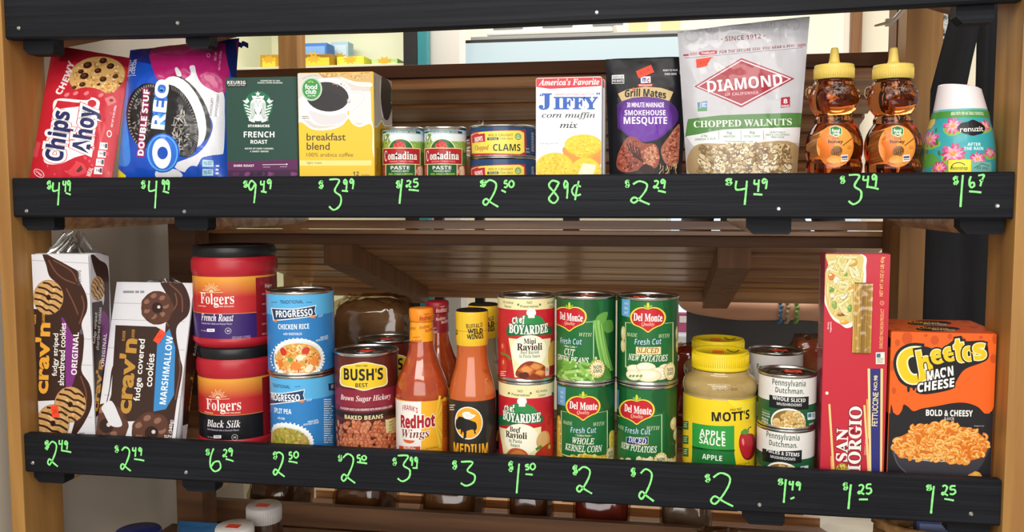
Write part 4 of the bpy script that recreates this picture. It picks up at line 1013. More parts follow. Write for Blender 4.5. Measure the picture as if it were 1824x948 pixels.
# ------------------------------------------------------------------ two small tomato paste cans
def paste_art(A, s, ht, rim, dx):
    wrap(A, s, ht, rim, '#8fae5a'); C = 375
    X = lambda x: x+dx
    A.uvrect(-PI*s.r, A.P(X(C), 330)[1], PI*s.r, ht-rim-0.0006, '#dfe6ea'); A.uvrect(-PI*s.r, A.P(X(C), 215)[1], PI*s.r, ht-rim-0.0006, '#b9d6ea')
    A.uvrect(-PI*s.r, rim+0.0006, PI*s.r, A.P(X(C), 500)[1], '#4a7434'); A.uvrect(-PI*s.r, rim+0.0006, PI*s.r, A.P(X(C), 700)[1], '#a0523a')
    A.specks([(X(50), 230), (X(180), 220), (X(150), 430), (X(50), 430)], 50, 16, 26, ['#6d8f3a', '#8fae4c', '#aebd5a', '#5c7a30'], 3)
    A.specks([(X(560), 350), (X(690), 330), (X(690), 440), (X(540), 440)], 50, 16, 8, ['#7fae3e', '#99bf58', '#6a9a30'], 4)
    A.specks([(X(590), 480), (X(690), 470), (X(690), 700), (X(650), 700)], 40, 14, 12, ['#2f5a28', '#4a7a3a', '#b5472c', '#3a6a2c'], 5)
    A.specks([(X(60), 720), (X(110), 700), (X(110), 890), (X(60), 890)], 30, 16, 14, ['#c0533a', '#d0704a', '#a43c28'], 6)
    A.curve([(X(620), 760), (X(690), 740), (X(700), 900), (X(640), 900)], '#e0d2b0'); A.ell(X(612), 820, 34, 50, '#c4565a'); A.ell(X(612), 820, 22, 36, '#dd9a90')
    A.poly([(X(60), 178), (X(200), 160), (X(420), 156), (X(610), 165), (X(668), 178), (X(664), 214), (X(420), 194), (X(200), 192), (X(60), 208)], '#1f4a3c')
    A.text('MADE WITH VINE-RIPENED ROMA TOMATOES', X(345), 180, 530, 24, '#e4ead8', BOLD, arc=5)
    # green hill with a basket of tomatoes
    A.ell(X(345), 470, 220, 182, '#f0eab8'); A.ell(X(345), 474, 206, 174, '#2d6a3a')
    A.ell(X(325), 420, 104, 62, '#b98a4a')
    A.specks([(X(235), 395), (X(325), 300), (X(415), 395), (X(400), 420), (X(250), 420)], 26, 26, 24, ['#c4202c', '#d83a3a', '#b01824'], 7, rmin=0.8)
    for k in range(5): A.stroke([(X(228), 420+k*14), (X(325), 432+k*14), (X(420), 420+k*14)], 5, '#8a5a2a')
    A.curve([(X(64), 452), (X(340), 434), (X(662), 452), (X(662), 704), (X(340), 692), (X(64), 706)], '#f0dca0') if False else A.poly([(X(62), 446), (X(200), 438), (X(345), 436), (X(500), 438), (X(664), 446), (X(664), 712), (X(345), 702), (X(62), 714)], '#f0dca0')
    A.poly([(X(74), 458), (X(200), 450), (X(345), 447), (X(500), 450), (X(654), 458), (X(654), 700), (X(345), 690), (X(74), 702)], '#b01e2c')
    A.text('C', X(112), 568, 72, 172, '#f6f0e4', SERIF, bold=0.01, out=('#6a0f1a', 0.05)); A.text('ontadina', X(374), 562, 510, 132, '#f6f0e4', SERIF, bold=0.012, arc=6, out=('#6a0f1a', 0.05))
    A.text('ROMA TOMATOES', X(360), 656, 400, 26, '#e89a90', BOLD, arc=4)
    A.poly([(X(108), 708), (X(590), 708), (X(590), 1010), (X(108), 1010)], '#f0dca0'); A.poly([(X(120), 708), (X(576), 708), (X(576), 1010), (X(120), 1010)], '#1f5a34')
    A.text('PASTE', X(336), 756, 316, 56, '#f2f2ea', BOLD); A.text('PRODUCT WITH', X(338), 812, 280, 26, '#e0e6d8', BOLD); A.text('BASIL, GARLIC & OREGANO', X(345), 860, 420, 34, '#b7d64a', BOLD)
r, s, ht, rim = can('tomato_paste_can', 'small tomato paste can right beside the yellow coffee carton', 'can', 680.5, 756, 225, 0.045, ZS, None, 'tomato paste cans', below=False, ring=False)
A = Art(s, (675, 215, 9.03)); paste_art(A, s, ht, rim, 0); A.build('label', PRINT_CAN, r)
r, s, ht, rim = can('tomato_paste_can', 'small tomato paste can right beside the flat clam cans', 'can', 755.5, 832, 224.5, 0.045, ZS, None, 'tomato paste cans', below=False, ring=False)
A = Art(s, (675, 215, 9.03)); paste_art(A, s, ht, rim, 672); A.build('label', PRINT_CAN, r)
# ------------------------------------------------------------------ two flat clam cans
def clam_art(A, s, ht, rim, dy):
    wrap(A, s, ht, rim, '#27456f'); Y_ = lambda y: y+dy
    A.curve([(606, Y_(410)), (660, Y_(388)), (905, Y_(378)), (935, Y_(395)), (936, Y_(515)), (905, Y_(530)), (610, Y_(528))], '#b5313a'); A.poly([(608, Y_(406)), (665, Y_(390)), (900, Y_(382)), (926, Y_(396)), (928, Y_(512)), (900, Y_(524)), (612, Y_(520))], '#f0dc5e')
    A.poly([(610, Y_(412)), (690, Y_(398)), (692, Y_(448)), (614, Y_(458))], '#c2293a'); A.text("SNOW'S", 650, Y_(433), 72, 30, '#f6eee6', BOLD, 5, bold=0.02)
    A.poly([(616, Y_(408)), (650, Y_(396)), (650, Y_(410)), (618, Y_(414))], '#c2293a')
    A.text('WILD CAUGHT', 783, Y_(408), 154, 15, '#a8652c', BOLD, 0); A.poly([(704, Y_(424)), (772, Y_(422)), (772, Y_(438)), (704, Y_(440))], '#274a3e'); A.text('WITH OUR', 738, Y_(431), 52, 9, '#e8e2b0', BOLD); A.text('Clam Juice', 820, Y_(429), 80, 16, '#5a6a2c', SERIFI)
    A.ell(890, Y_(418), 21, 20, '#3f7a4a'); A.ell(890, Y_(418), 17, 16, '#bcd49a'); [A.stroke([(876, Y_(410+k*6)), (890, Y_(406+k*7)), (903, Y_(412+k*6))], 2, '#3f7a4a') for k in range(3)]
    A.text('Chopped', 666, Y_(488), 112, 40, '#b5313a', SERIFI); A.text('CLAMS', 824, Y_(483), 172, 42, '#1f2f2a', BOLD, bold=0.0)
    A.text('NET WT', 948, Y_(492), 30, 9, '#e8e8e0', BOLD); A.text('6.5OZ (184g)', 948, Y_(512), 34, 12, '#e8e8e0', BOLD)
    A.lines(970, Y_(394), 990, Y_(512), 12, '#d8dce4', 0.5, 4)
r, s, ht, rim = can('clam_can', 'flat chopped clam can, upper one of its stack beside the white muffin mix box', 'can', 836, 955, 221, 0.04, ZS+0.0405, None, 'flat clam cans', ht=None, below=False, ring=False, rim=0.003)
TOPZ = ZS+0.0405+ht
can_h = (TOPZ-ZS)/2
# rebuild the stack with equal heights
for ch in list(r.children): bpy.data.objects.remove(ch)
bpy.data.objects.remove(r)
for k, lab in ((0, 'flat chopped clam can, lower one of its stack behind the front board'), (1, 'flat chopped clam can, upper one of its stack beside the white muffin mix box')):
    r, s, ht, rim = can('clam_can', lab, 'can', 836, 955, 222, 0.04, ZS+k*can_h, None, 'flat clam cans', ht=can_h, ring=False, rim=0.003)
    A = Art(s, (660, 120, 3.3857)); clam_art(A, s, ht, rim, 0 if k else 206); A.build('label', PRINT_CAN, r)
# clear wrap scrap behind the clam cans
FILM = film_mat('clear_wrap', '#f4f4f4', 0.3, 0.12)
def crumple(name, label, cat, px, py, Y, w, h, d, seed, matl, zb=None, n=26, group=None, parent=None, part='film'):
    """crumpled film lump"""
    c = at(px, py, Y); r = parent or thing(name, label, cat, (c.x, c.y, zb if zb is not None else c.z-h), group)
    def fn(u, v):
        th = u*2*PI; ph = (v-0.5)*PI; d_ = Vector((math.cos(ph)*math.cos(th), math.cos(ph)*math.sin(th), math.sin(ph)))
        k = 1+0.35*mnoise.noise(d_*2.2+Vector((seed, 0, 0)))+0.22*abs(mnoise.noise(d_*5+Vector((seed*2, 1, 0))))
        p = Vector((d_.x*w*k, d_.y*d*k, d_.z*h*k)); return c+p
    m = MB(); m.grid(fn, n, n//2*1); m.build(part, matl, r, fix=True); return r
# ------------------------------------------------------------------ muffin mix cartons
r, F0, FR, FL, FT, dim = carton_box('muffin_mix_carton', 'white muffin mix carton with red top band, front one', 'baking mix', 954.5, 1071.5, 138, 0.03, 0.032, ZS, '#eef0f2', ym=225, group='muffin mix cartons')
A = Art(F0, (660, 120, 3.3857))
A.poly([(998, 62), (1396, 62), (1392, 700), (1000, 700)], '#eceff3')
A.poly([(998, 62), (1396, 60), (1398, 112), (1340, 116), (1200, 124), (1080, 130), (998, 118)], '#cf2f3c')
A.text("America's Favorite", 1197, 88, 366, 40, '#f8f2ee', SERIFI, 0.8, bold=0.012)
A.text('Quality and Value since 1930', 1232, 163, 232, 17, '#c84a4a', SERIFI)
A.text('J', 1054, 207, 80, 100, '#2458b4', SERIF, bold=0.02); A.text('IFFY', 1238, 216, 268, 76, '#2458b4', SERIF, bold=0.025)
A.text('\u201c', 1032, 167, 24, 16, '#2458b4', SERIF, bold=0.03); A.text('\u201d', 1373, 160, 24, 16, '#2458b4', SERIF, bold=0.03)
A.ell(1290, 240, 5, 5, '#9fb2d8')
A.text('corn muffin', 1194, 292, 322, 44, '#23252c', SERIFR, bold=0.012); A.text('mix', 1195, 348, 108, 38, '#23252c', SERIFR, bold=0.012); A.text('add egg and milk', 1078, 460, 110, 13, '#4a4c52', ITAL)
def muffin(A, cx, cy, rx, ry, side):
    if side: A.curve([(cx-rx, cy), (cx-rx*0.85, cy+ry*1.2), (cx-rx*0.6, cy+ry*1.7), (cx+rx*0.7, cy+ry*1.7), (cx+rx, cy+ry*0.9), (cx+rx, cy)], '#d98f2c')
    A.ell(cx, cy, rx, ry, '#e6b820'); A.ell(cx-rx*0.05, cy-ry*0.08, rx*0.95, ry*0.9, '#f0cb30')
    P_ = [(cx+rx*0.9*math.cos(k), cy+ry*0.88*math.sin(k)) for k in [j*PI/8 for j in range(16)]]
    A.specks(P_, 130, rx*0.06, ry*0.06, ['#f8e060', '#e2b41c', '#f4d448', '#dca818'], int(cx))
muffin(A, 1284, 478, 114, 74, True)
A.curve([(1168, 485), (1180, 540), (1220, 575), (1330, 540), (1395, 535), (1395, 490), (1280, 550)], '#dd9430')
muffin(A, 1284, 470, 114, 66, False)
A.poly([(1398, 380), (1396, 640), (1405, 640), (1405, 380)], '#eceff3')
muffin(A, 1112, 610, 118, 96, False)
muffin(A, 1300, 640, 96, 96, False)
A.poly([(1283, 578), (1362, 590), (1338, 660), (1250, 650)], '#f6efcc')
A.build('front_panel', PRINT_CARD, r)
r, F0, FR, FL, FT, dim = carton_box('muffin_mix_carton', 'white muffin mix carton standing hidden behind the front one', 'baking mix', 961, 1077, 143, 0.068, 0.032, ZS, '#e2e5ea', ym=225, group='muffin mix cartons')
A = Art(F0, (660, 120, 3.3857)); A.poly([(1395, 68), (1416, 68), (1416, 120), (1395, 126)], '#cf2f3c'); A.build('front_panel', PRINT_CARD, r)
# ------------------------------------------------------------------ black marinade pouch
r, s, uvn, full = pouch('marinade_pouch', 'black marinade pouch with purple disc and grilled meat picture', 'seasoning', (1078.5, 106), (1228, 101.5), (1214, 312), (1086, 312), 0.07, 0.045, ZS, '#15151a', 'stand', Yt=(0.08, 0.08), seed=3, crinkle=0.0018, matl=PRINT_POUCH)
A = Art(s, (1075, 95, 4.306)); A.raw(full, [[0, 1, 2, 3]], '#17171c')
A.ell(318, 480, 258, 160, '#4a2470'); A.ell(322, 500, 205, 180, '#5b2a8c'); A.ell(320, 510, 175, 165, '#66309a')
A.poly([(45, 330), (100, 330), (110, 620), (60, 560)], '#17171c')
A.curve([(105, 880), (110, 780), (170, 660), (230, 640), (310, 690), (400, 700), (430, 800), (400, 880), (300, 890), (180, 915)], '#8f4a38')
A.specks([(110, 860), (130, 740), (180, 665), (280, 680), (290, 850), (180, 905)], 220, 12, 8, ['#a8584a', '#7c3a2e', '#94483a', '#5a261e', '#b86a52'], 11)
A.specks([(295, 740), (390, 705), (425, 800), (390, 860), (300, 850)], 120, 12, 8, ['#b8785c', '#c98a6a', '#a06048', '#d29a78'], 12)
for k in range(5): A.stroke([(180+k*22, 690+k*8), (200+k*20, 740+k*10), (250+k*14, 800+k*10)], 9, '#3a1814')
A.curve([(440, 740), (500, 640), (560, 560), (585, 560), (580, 760), (560, 860), (480, 850)], '#a0604a'); A.specks([(450, 750), (520, 620), (580, 570), (575, 820), (480, 845)], 130, 12, 8, ['#b5705a', '#8a4636', '#c48468', '#74382c'], 13)
A.curve([(270, 890), (330, 850), (400, 900), (390, 940), (260, 940)], '#2a1410')
A.specks([(430, 860), (560, 850), (560, 930), (420, 930)], 40, 22, 3, ['#c8a878', '#8a6a48', '#5a4230', '#e0c8a0'], 14, rot=(60, 110))
A.poly([(110, 310), (180, 278), (320, 255), (440, 265), (536, 296), (505, 366), (420, 342), (320, 332), (220, 342), (140, 368)], '#c9ae7c')
A.text('Grill Mates', 322, 308, 318, 62, '#1c1b20', BOLD, -2, bold=0.02, arc=14)
A.poly([(262, 236), (380, 232), (376, 252), (266, 256)], '#b8272f'); A.text("McCormick", 322, 244, 100, 14, '#f4e8e4', BOLDI, 1); A.poly([(285, 180), (360, 176), (362, 226), (287, 230)], '#f2f0f2'); A.text('m', 313, 204, 30, 32, '#2a4aa0', BOLD, bold=0.03); A.text('c', 344, 208, 18, 32, '#c42f36', BOLD, bold=0.03)
A.curve([(218, 278), (230, 262), (240, 276), (234, 290)], '#d8662c')
A.text('30 MINUTE MARINADE', 322, 396, 284, 38, '#f0ecf6', SANS, bold=0.02); A.text('SMOKEHOUSE', 319, 456, 314, 40, '#f4f2f8', BOLD); A.text('MESQUITE', 321, 521, 332, 66, '#f6f4fa', BOLD)
A.poly([(64, 168), (158, 164), (158, 232), (64, 234)], '#e8e8ea'); A.poly([(68, 196), (154, 194), (154, 228), (68, 230)], '#17171c'); A.text('SIMPLE KIT', 111, 182, 82, 16, '#17171c', BOLD, 1); A.text('NO WASTE', 111, 211, 78, 18, '#e8e8ea', BOLD, 1)
A.text('READY TO POUR', 513, 130, 112, 15, '#dcdce0', BOLD, 1); A.text('TEAR HERE', 513, 159, 94, 16, '#dcdce0', BOLD, 1); A.ell(594, 134, 14, 9, '#d8a888', 20); A.ell(590, 152, 7, 7, '#e8e4e0')
A.build('front_panel', PRINT_POUCH, r)
orange_tag(r, s.pt(*A.P(318, 143), 0.001), s.n, (0, 0, 1), 132/4.306*0.00078, 66/4.306*0.00078, '$ 2.59', 0.38)
# ------------------------------------------------------------------ walnut pouch
WAL = print_mat('printed_silver_pouch', 0.32, coat=0.5, bump=((26, 26, 14), 0.4))
r, s, uvn, full = pouch('walnut_pouch', 'tall silver grey pouch of chopped walnuts with red diamond sign, topmost of the upper row', 'nuts', (1206.5, 58), (1444, 28), (1419, 308), (1223, 308), 0.053, 0.06, ZS, '#b6b4ba', 'stand', Yt=(0.05, 0.036), seed=4, crinkle=0.0022, matl=WAL)
A = Art(s, (1060, 20, 2.495)); A.raw(full, [[0, 1, 2, 3]], '#bcbbc1')
for tx, x, y, w_, h_ in (('FARM', 512, 85, 66, 22), ('to TABLE', 512, 118, 66, 22), ('DIAMOND NUTS', 705, 66, 196, 22), ('SHARE', 855, 58, 60, 18)): A.text(tx, x, y, w_, h_, '#a5a4ac', BOLD, 4)
for x0, x1 in ((430, 470), (545, 600), (820, 850)): A.stroke([(x0, 70), (x0+4, 140)], 2.5, '#a5a4ac', smooth=False)
A.ell(430, 110, 34, 28, '#adacb4'); A.ell(430, 110, 27, 21, '#bcbbc1'); A.ell(880, 60, 32, 26, '#adacb4'); A.ell(880, 60, 25, 19, '#bcbbc1')
A.text('\u2022 SINCE 1912 \u2022', 657, 117, 196, 21, '#7d2230', BOLD, 4.5)
A.text('FOR THE SECURE SEAL YOU HEAR & FEEL', 720, 168, 338, 14, '#7d2230', BOLDI, 4.8); A.curve([(466, 180), (535, 174), (542, 182), (534, 192), (470, 196)], '#a4213a'); A.text('FreshLock', 503, 184, 58, 11, '#f0dfe2', BOLD, 4)
for y in (186, 193): A.stroke([(420, y+2), (455, y-1)], 3, '#a4213a', smooth=False)
for y in (150, 156): A.stroke([(900, y), (936, y-4)], 3, '#a4213a', smooth=False)
A.poly([(392, 192), (416, 190), (416, 198), (392, 200)], '#a4213a')
A.poly([(440, 335), (650, 208), (886, 300), (650, 428)], '#9c2333'); A.poly([(452, 335), (650, 216), (872, 300), (650, 419)], '#e8e2e6'); A.poly([(460, 335), (650, 221), (862, 301), (650, 413)], '#9c2333')
A.text('DIAMOND', 665, 320, 334, 52, '#f4eef0', BOLD, 5.5); A.text('OF CALIFORNIA', 652, 366, 150, 13, '#d8a4ac', BOLD, 4)
A.poly([(826, 384), (866, 380), (866, 426), (824, 430)], '#a4213a'); A.text('8', 846, 400, 18, 20, '#f6ecee', BOLD, 2); A.text('OUNCES', 845, 421, 36, 9, '#f6ecee', BOLD, 2)
A.poly([(470, 404), (498, 398), (498, 438), (470, 440)], '#5a86b4'); A.poly([(455, 430), (498, 430), (498, 444), (455, 446)], '#4a8a52'); A.lines(474, 408, 496, 428, 3, '#e8f0f4'); A.poly([(454, 406), (466, 404), (466, 428), (456, 430)], '#3f7a9a')
A.poly([(410, 490), (930, 455), (926, 515), (925, 522), (560, 525), (400, 560)], '#4b7a3c') ; A.poly([(412, 480), (560, 462), (932, 452), (928, 512), (600, 520), (408, 552)], '#4f8040')
A.text('CHOPPED WALNUTS', 656, 497, 436, 30, '#e8efe0', SERIF, 1.5)
A.poly([(405, 556), (600, 524), (926, 516), (916, 585), (640, 588), (440, 604)], '#dfdfe2')
A.text('2.5g', 484, 555, 28, 13, '#4f8040', BOLD, 3); A.text('5g', 596, 542, 22, 14, '#4f8040', BOLD, 2); A.text('4g', 697, 540, 24, 16, '#4f8040', BOLD, 1); A.text('OMEGA-3 ALA', 490, 568, 92, 9, '#4f8040', BOLD, 3); A.text('PROTEIN', 596, 557, 50, 9, '#4f8040', BOLD, 2); A.text('TOTAL CARBS', 697, 556, 74, 9, '#4f8040', BOLD, 1); A.text('A NATURALLY', 812, 538, 66, 8, '#4f8040', BOLD); A.text('SALT & CHOLESTEROL', 812, 549, 106, 8, '#4f8040', BOLD); A.text('FREE FOOD', 812, 560, 56, 8, '#4f8040', BOLD)
for x in (549, 648, 748): A.stroke([(x, 530), (x+1, 572)], 2, '#4f8040', smooth=False)
A.text('SEE NUTRITION INFORMATION FOR FAT CONTENT', 640, 579, 128, 6, '#4f8040', BOLD)
wp = [(462, 606), (700, 592), (868, 592), (860, 740), (470, 740)]
A.curve([(440, 600), (640, 592), (886, 586), (880, 745), (450, 745)], '#a98f68')
A.specks(wp, 460, 19, 12, ['#c9b48a', '#b2966a', '#dcccaa', '#8f744e', '#d2bf98', '#a3875c', '#e6dabd', '#7a6040'], 21, edge='#7a6242', sides=7, jag=0.35, rmin=0.45)
A.build('front_panel', WAL, r)
orange_tag(r, s.pt(*A.P(487, 227), 0.001), s.n, (0, 0, 1), 74/2.495*0.00078, 36/2.495*0.00078, '$ 5.49', 0.12)
# zip ridge across the pouch
m = MB(); P0 = [s.pt(*A.P(400+k*26, 206-k*2.35), 0.0006) for k in range(21)]; m.tube(P0, 0.0009, 6, lin('#d8d7dc')); m.build('zip_ridge', WAL, r)
# ------------------------------------------------------------------ honey bottles
HONEY = bpy.data.materials.new('honey'); HONEY.use_nodes = True
_b = HONEY.node_tree.nodes['Principled BSDF']; _b.inputs['Base Color'].default_value = (1, 0.9, 0.7, 1); _b.inputs['Transmission Weight'].default_value = 1.0; _b.inputs['Roughness'].default_value = 0.03; _b.inputs['IOR'].default_value = 1.42
_va = HONEY.node_tree.nodes.new('ShaderNodeVolumeAbsorption'); _va.inputs['Color'].default_value = (0.86, 0.46, 0.04, 1); _va.inputs['Density'].default_value = 54
HONEY.node_tree.links.new(_va.outputs[0], HONEY.node_tree.nodes['Material Output'].inputs['Volume'])
YCAP = mat('yellow_cap_plastic', '#e8cc66', 0.4)
def honey_bear(name, label, X0, dx, group):
    """X0: zoom-frame centre of the bottle"""
    Z = (1430, 75, 4.033); zz = lambda x, y: (Z[0]+x/Z[2], Z[1]+y/Z[2])
    Yh = 0.07
    P = lambda x, y, dy=0.0: at(*zz(x+X0, y), Yh)+Vector((0, dy, 0))
    k = px2m(at(*zz(X0, 500), Yh))/Z[2]
    base = at(*zz(X0+0, 900), Yh); r = thing(name, label, 'honey', (base.x, Yh, ZS), group)
    bm = bmesh.new()
    def blob(x, y, rx, ry, rz, dy=0.0, rot=None):
        t = bmesh.ops.create_uvsphere(bm, u_segments=24, v_segments=16, radius=1)['verts']; c = P(x, y, dy)
        for v in t:
            q = Vector((v.co.x*rx*k, v.co.y*ry*k, v.co.z*rz*k)); q = rot @ q if rot else q; v.co = c+q
    zb = ZS; ztop = P(0, 290).z
    blob(0, 420, 172, 150, 150)             # head
    blob(0, 330, 150, 130, 105)
    blob(-2, 455, 92, 60, 58, -110*k)       # muzzle
    blob(0, 425, 30, 24, 20, -158*k)        # nose
    for sx in (-1, 1):
        blob(sx*164, 365, 36, 34, 52, 0.01)   # ears
        blob(sx*152, 770, 46, 75, 150, -5*k)  # arms
        blob(sx*105, 1010, 95, 120, 60, -70*k)   # feet
        blob(sx*60, 355, 40, 22, 34, -118*k)   # eye sockets
    blob(0, 760, 200, 165, 235)             # body
    blob(0, 900, 196, 160, 160)
    blob(0, 565, 138, 120, 60)
    bmesh.ops.recalc_face_normals(bm, faces=bm.faces[:])
    me = bpy.data.meshes.new('tmp'); bm.to_mesh(me); bm.free(); o = bpy.data.objects.new('tmp', me); COL.objects.link(o)
    md = o.modifiers.new('r', 'REMESH'); md.mode = 'VOXEL'; md.voxel_size = 0.0016
    sm = o.modifiers.new('s', 'SMOOTH'); sm.factor = 0.6; sm.iterations = 5
    dg = bpy.context.evaluated_depsgraph_get(); ev = bpy.data.meshes.new_from_object(o.evaluated_get(dg)); bpy.data.objects.remove(o)
    ob = bpy.data.objects.new('bottle', ev); COL.objects.link(ob)
    org = r.location
    for v in ev.vertices:
        co = v.co
        if co.z < zb+0.0008: co.z = zb+0.0008
        v.co = co-org
    ob.parent = r; ev.materials.clear(); ev.materials.append(HONEY); ev.polygons.foreach_set('use_smooth', [True]*len(ev.polygons))
    ob['label'] = 'amber bear shaped honey bottle'
    bv = BVHTree.FromPolygons([v.co+org for v in ev.vertices], [tuple(p.vertices) for p in ev.polygons])
    # eyes drawn as raised rings
    for sx in (-1, 1):
        for q in (26, 12):
            m = MB(); c0 = P(sx*58+(2 if sx > 0 else -2), 358)
            pts = []
            for j in range(20):
                a = 2*PI*j/20; w0 = c0+Vector((q*k*math.cos(a), -0.2, q*k*math.sin(a))); h = bv.ray_cast(w0, Vector((0, 1, 0)))
                if h[0]: pts.append(h[0]+Vector((0, -0.0004, 0)))
            m.tube(pts, 0.0008, 6, closed=True); m.build('eye', HONEY, r)
    # cap
    c = P(0, 225); m = MB(); z0, z1 = P(0, 272).z, P(0, 168).z; R = 137*k
    prof = [(R*0.94, z0), (R, z0+0.001), (R, z1-0.003), (R*0.97, z1), (R*0.5, z1+0.001), (40*k, z1+0.0035), (36*k, z1+0.006), (26*k, P(0, 52).z), (22*k, P(0, 42).z), (0.0002, P(0, 40).z)]
    m.lathe(c.x, c.y, prof, 56)
    m.build('cap', YCAP, r)
    for j in range(48):
        pass
    m = MB()
    for j in range(56):
        a = 2*PI*j/56; p = Vector((c.x+R*math.cos(a), c.y+R*math.sin(a), z0+0.002)); m.tube([p, p+Vector((0, 0, z1-z0-0.007))], 0.0005, 5)
    m.build('cap_ribs', YCAP, r)
    m = MB(); m.lathe(c.x, c.y, [(R*0.93, z0-0.0045), (R*0.96, z0-0.004), (R*0.96, z0-0.0012), (R*0.9, z0-0.0008)], 48); m.build('neck', HONEY, r)
    # oval label
    s = Proj(P(0, 1000, -0.12), (1, 0, 0), (0, 0, 1), bv, 0.004); A = Art(s, Z, 3e-4)
    cx = X0+(8 if dx == 0 else 28)
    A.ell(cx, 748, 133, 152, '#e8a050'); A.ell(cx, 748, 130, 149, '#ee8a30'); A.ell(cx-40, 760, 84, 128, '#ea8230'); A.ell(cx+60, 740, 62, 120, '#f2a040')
    A.poly([(cx-38, 612), (cx+6, 600), (cx+48, 618), (cx+48, 664), (cx+6, 682), (cx-38, 664)], '#e8f0d8'); A.poly([(cx-34, 615), (cx+6, 604), (cx+44, 621), (cx+44, 661), (cx+6, 677), (cx-34, 661)], '#1f7a3c')
    A.text('food', cx+4, 634, 56, 24, '#f4f8ee', SANS, bold=0.02); A.text('club', cx+8, 656, 48, 22, '#f4f8ee', SANS, bold=0.02)
    A.text('PURE', cx+6, 694, 50, 16, '#5a2f14', BOLD); A.text('honey', cx+4, 718, 108, 36, '#4a2410', SANS, bold=0.03)
    A.stroke([(cx+54, 745), (cx+124, 690)], 7, '#6e4620', smooth=False)
    A.ell(cx+10, 785, 44, 38, '#9a6428', 35)
    for j in range(4): A.stroke([(cx-22+j*16, 772+0*j-j*5), (cx-4+j*16, 790-j*5), (cx-10+j*16, 818-j*9)], 7, '#5c3814')
    A.curve([(cx-60, 850), (cx-20, 815), (cx+30, 825), (cx+60, 870), (cx, 880)], '#f2b050')
    A.poly([(cx+42, 812), (cx+92, 806), (cx+94, 852), (cx+44, 860)], '#f0ece4'); A.poly([(cx+46, 822), (cx+88, 818), (cx+88, 832), (cx+48, 836)], '#3a5a9a'); A.stroke([(cx+48, 846), (cx+90, 842)], 6, '#c0392b', smooth=False)
    A.text('NET WT 12 OZ (340g)', cx+0, 872, 130, 14, '#8a4a1c', BOLD, 3, arc=-8); A.text('U.S.', cx+104, 750, 26, 10, '#8a4a1c', BOLD); A.text('GRADE A', cx+104, 764, 32, 10, '#8a4a1c', BOLD)
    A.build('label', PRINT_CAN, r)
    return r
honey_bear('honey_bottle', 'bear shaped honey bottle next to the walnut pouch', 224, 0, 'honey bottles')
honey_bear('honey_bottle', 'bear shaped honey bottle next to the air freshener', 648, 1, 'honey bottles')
# ------------------------------------------------------------------ air freshener
Z = (1630, 145, 5.747); zz = lambda x, y: (Z[0]+x/Z[2], Z[1]+y/Z[2]); Yf = 0.073
cF = at(*zz(432, 600), Yf)+Vector((0.002, 0, 0)); k = px2m(cF)/Z[2]
hz = lambda y: at(*zz(432, y), Yf).z-ZS
P_ = [(325*k, 0.002), (334*k, 0.006), (346*k, hz(900)), (336*k, hz(700)), (315*k, hz(560)), (280*k, hz(440)), (254*k, hz(320)), (247*k, hz(300))]
r = thing('air_freshener', 'cone shaped air freshener with white cap and pink water lily wrap', 'air freshener', (cF.x, Yf, ZS))
m = MB(); m.lathe(cF.x, Yf, [(a, b+ZS) for a, b in P_], 64); m.build('base_cone', mat('freshener_plastic', '#5fb4bc', 0.35), r)
m = MB()
def fcap(u, v):
    a = u*2*PI; zt = hz(300)+ZS; rr0 = 248*k
    top = hz(30)+ZS+(hz(90)-hz(30))*(0.5+0.5*math.cos(a))*1.0     # slanted crown, lower on the right
    t = v; z = zt+(top-zt)*min(t/0.86, 1)
    rr = rr0*(1-0.20*min(t/0.86, 1)) if t < 0.86 else rr0*0.80*(1-(t-0.86)/0.14)**0.8
    if t >= 0.86: z = top+0.002*math.sin((t-0.86)/0.14*PI/2)*(1)+(t-0.86)/0.14*((hz(60)+ZS)-top)
    lean = (-12*k)*min(t/0.86, 1)
    return Vector((cF.x+rr*math.cos(a)+lean, Yf+rr*math.sin(a), z))
m.grid(fcap, 64, 24); m.build('cap', mat('white_cap_plastic', '#ece6ea', 0.35), r)
s = Cyl(cF.x, Yf, ZS, 310*k, [(a+0.0003, b) for a, b in P_]); s.curved = 0.006
A = Art(s, Z)
A.uvrect(-PI*s.r, 0.004, PI*s.r, hz(345), '#38a5ae'); 
def xy(pts): return pts
A.poly([(60, 700), (160, 500), (140, 840), (80, 900), (40, 880)], '#2f8f6a'); A.curve([(90, 760), (180, 740), (240, 800), (220, 860), (90, 880)], '#5aa64a')
def lily(A, x, y, w_, seed):
    q = random.Random(seed)
    A.curve([(x-w_*1.0, y+w_*0.4), (x-w_*0.3, y+w_*1.05), (x+w_*0.9, y+w_*0.7), (x+w_*0.9, y+w_*0.2), (x-w_*0.4, y-w_*0.1)], '#86bf4c')
    for ring_, n, l, col in ((1.0, 12, 0.42, ['#d3477e', '#e0649a', '#c83a72']), (0.66, 10, 0.36, ['#ee92b8', '#f4accb', '#e67aa6']), (0.36, 8, 0.26, ['#f8c8d6', '#f4b0b0'])):
        for j in range(n):
            a = 2*PI*j/n+q.random()*0.3; A.ell(x+w_*ring_*0.62*math.cos(a), y-w_*ring_*0.5*math.sin(a), w_*l, w_*l*0.36, q.choice(col), math.degrees(a), 10)
    A.ell(x, y, w_*0.24, w_*0.2, '#f2a654'); A.specks([(x-w_*.22, y-w_*.16), (x+w_*.22, y-w_*.16), (x+w_*.22, y+w_*.16), (x-w_*.22, y+w_*.16)], 16, w_*.06, w_*.05, ['#f8c878', '#e8842c'], seed)
for x, y, w_, sd in ((385, 455, 100, 1), (150, 590, 105, 2), (390, 740, 125, 3), (710, 455, 74, 4), (770, 730, 70, 5), (640, 795, 84, 6), (250, 885, 80, 7), (100, 400, 50, 8)): lily(A, x, y, w_, sd)
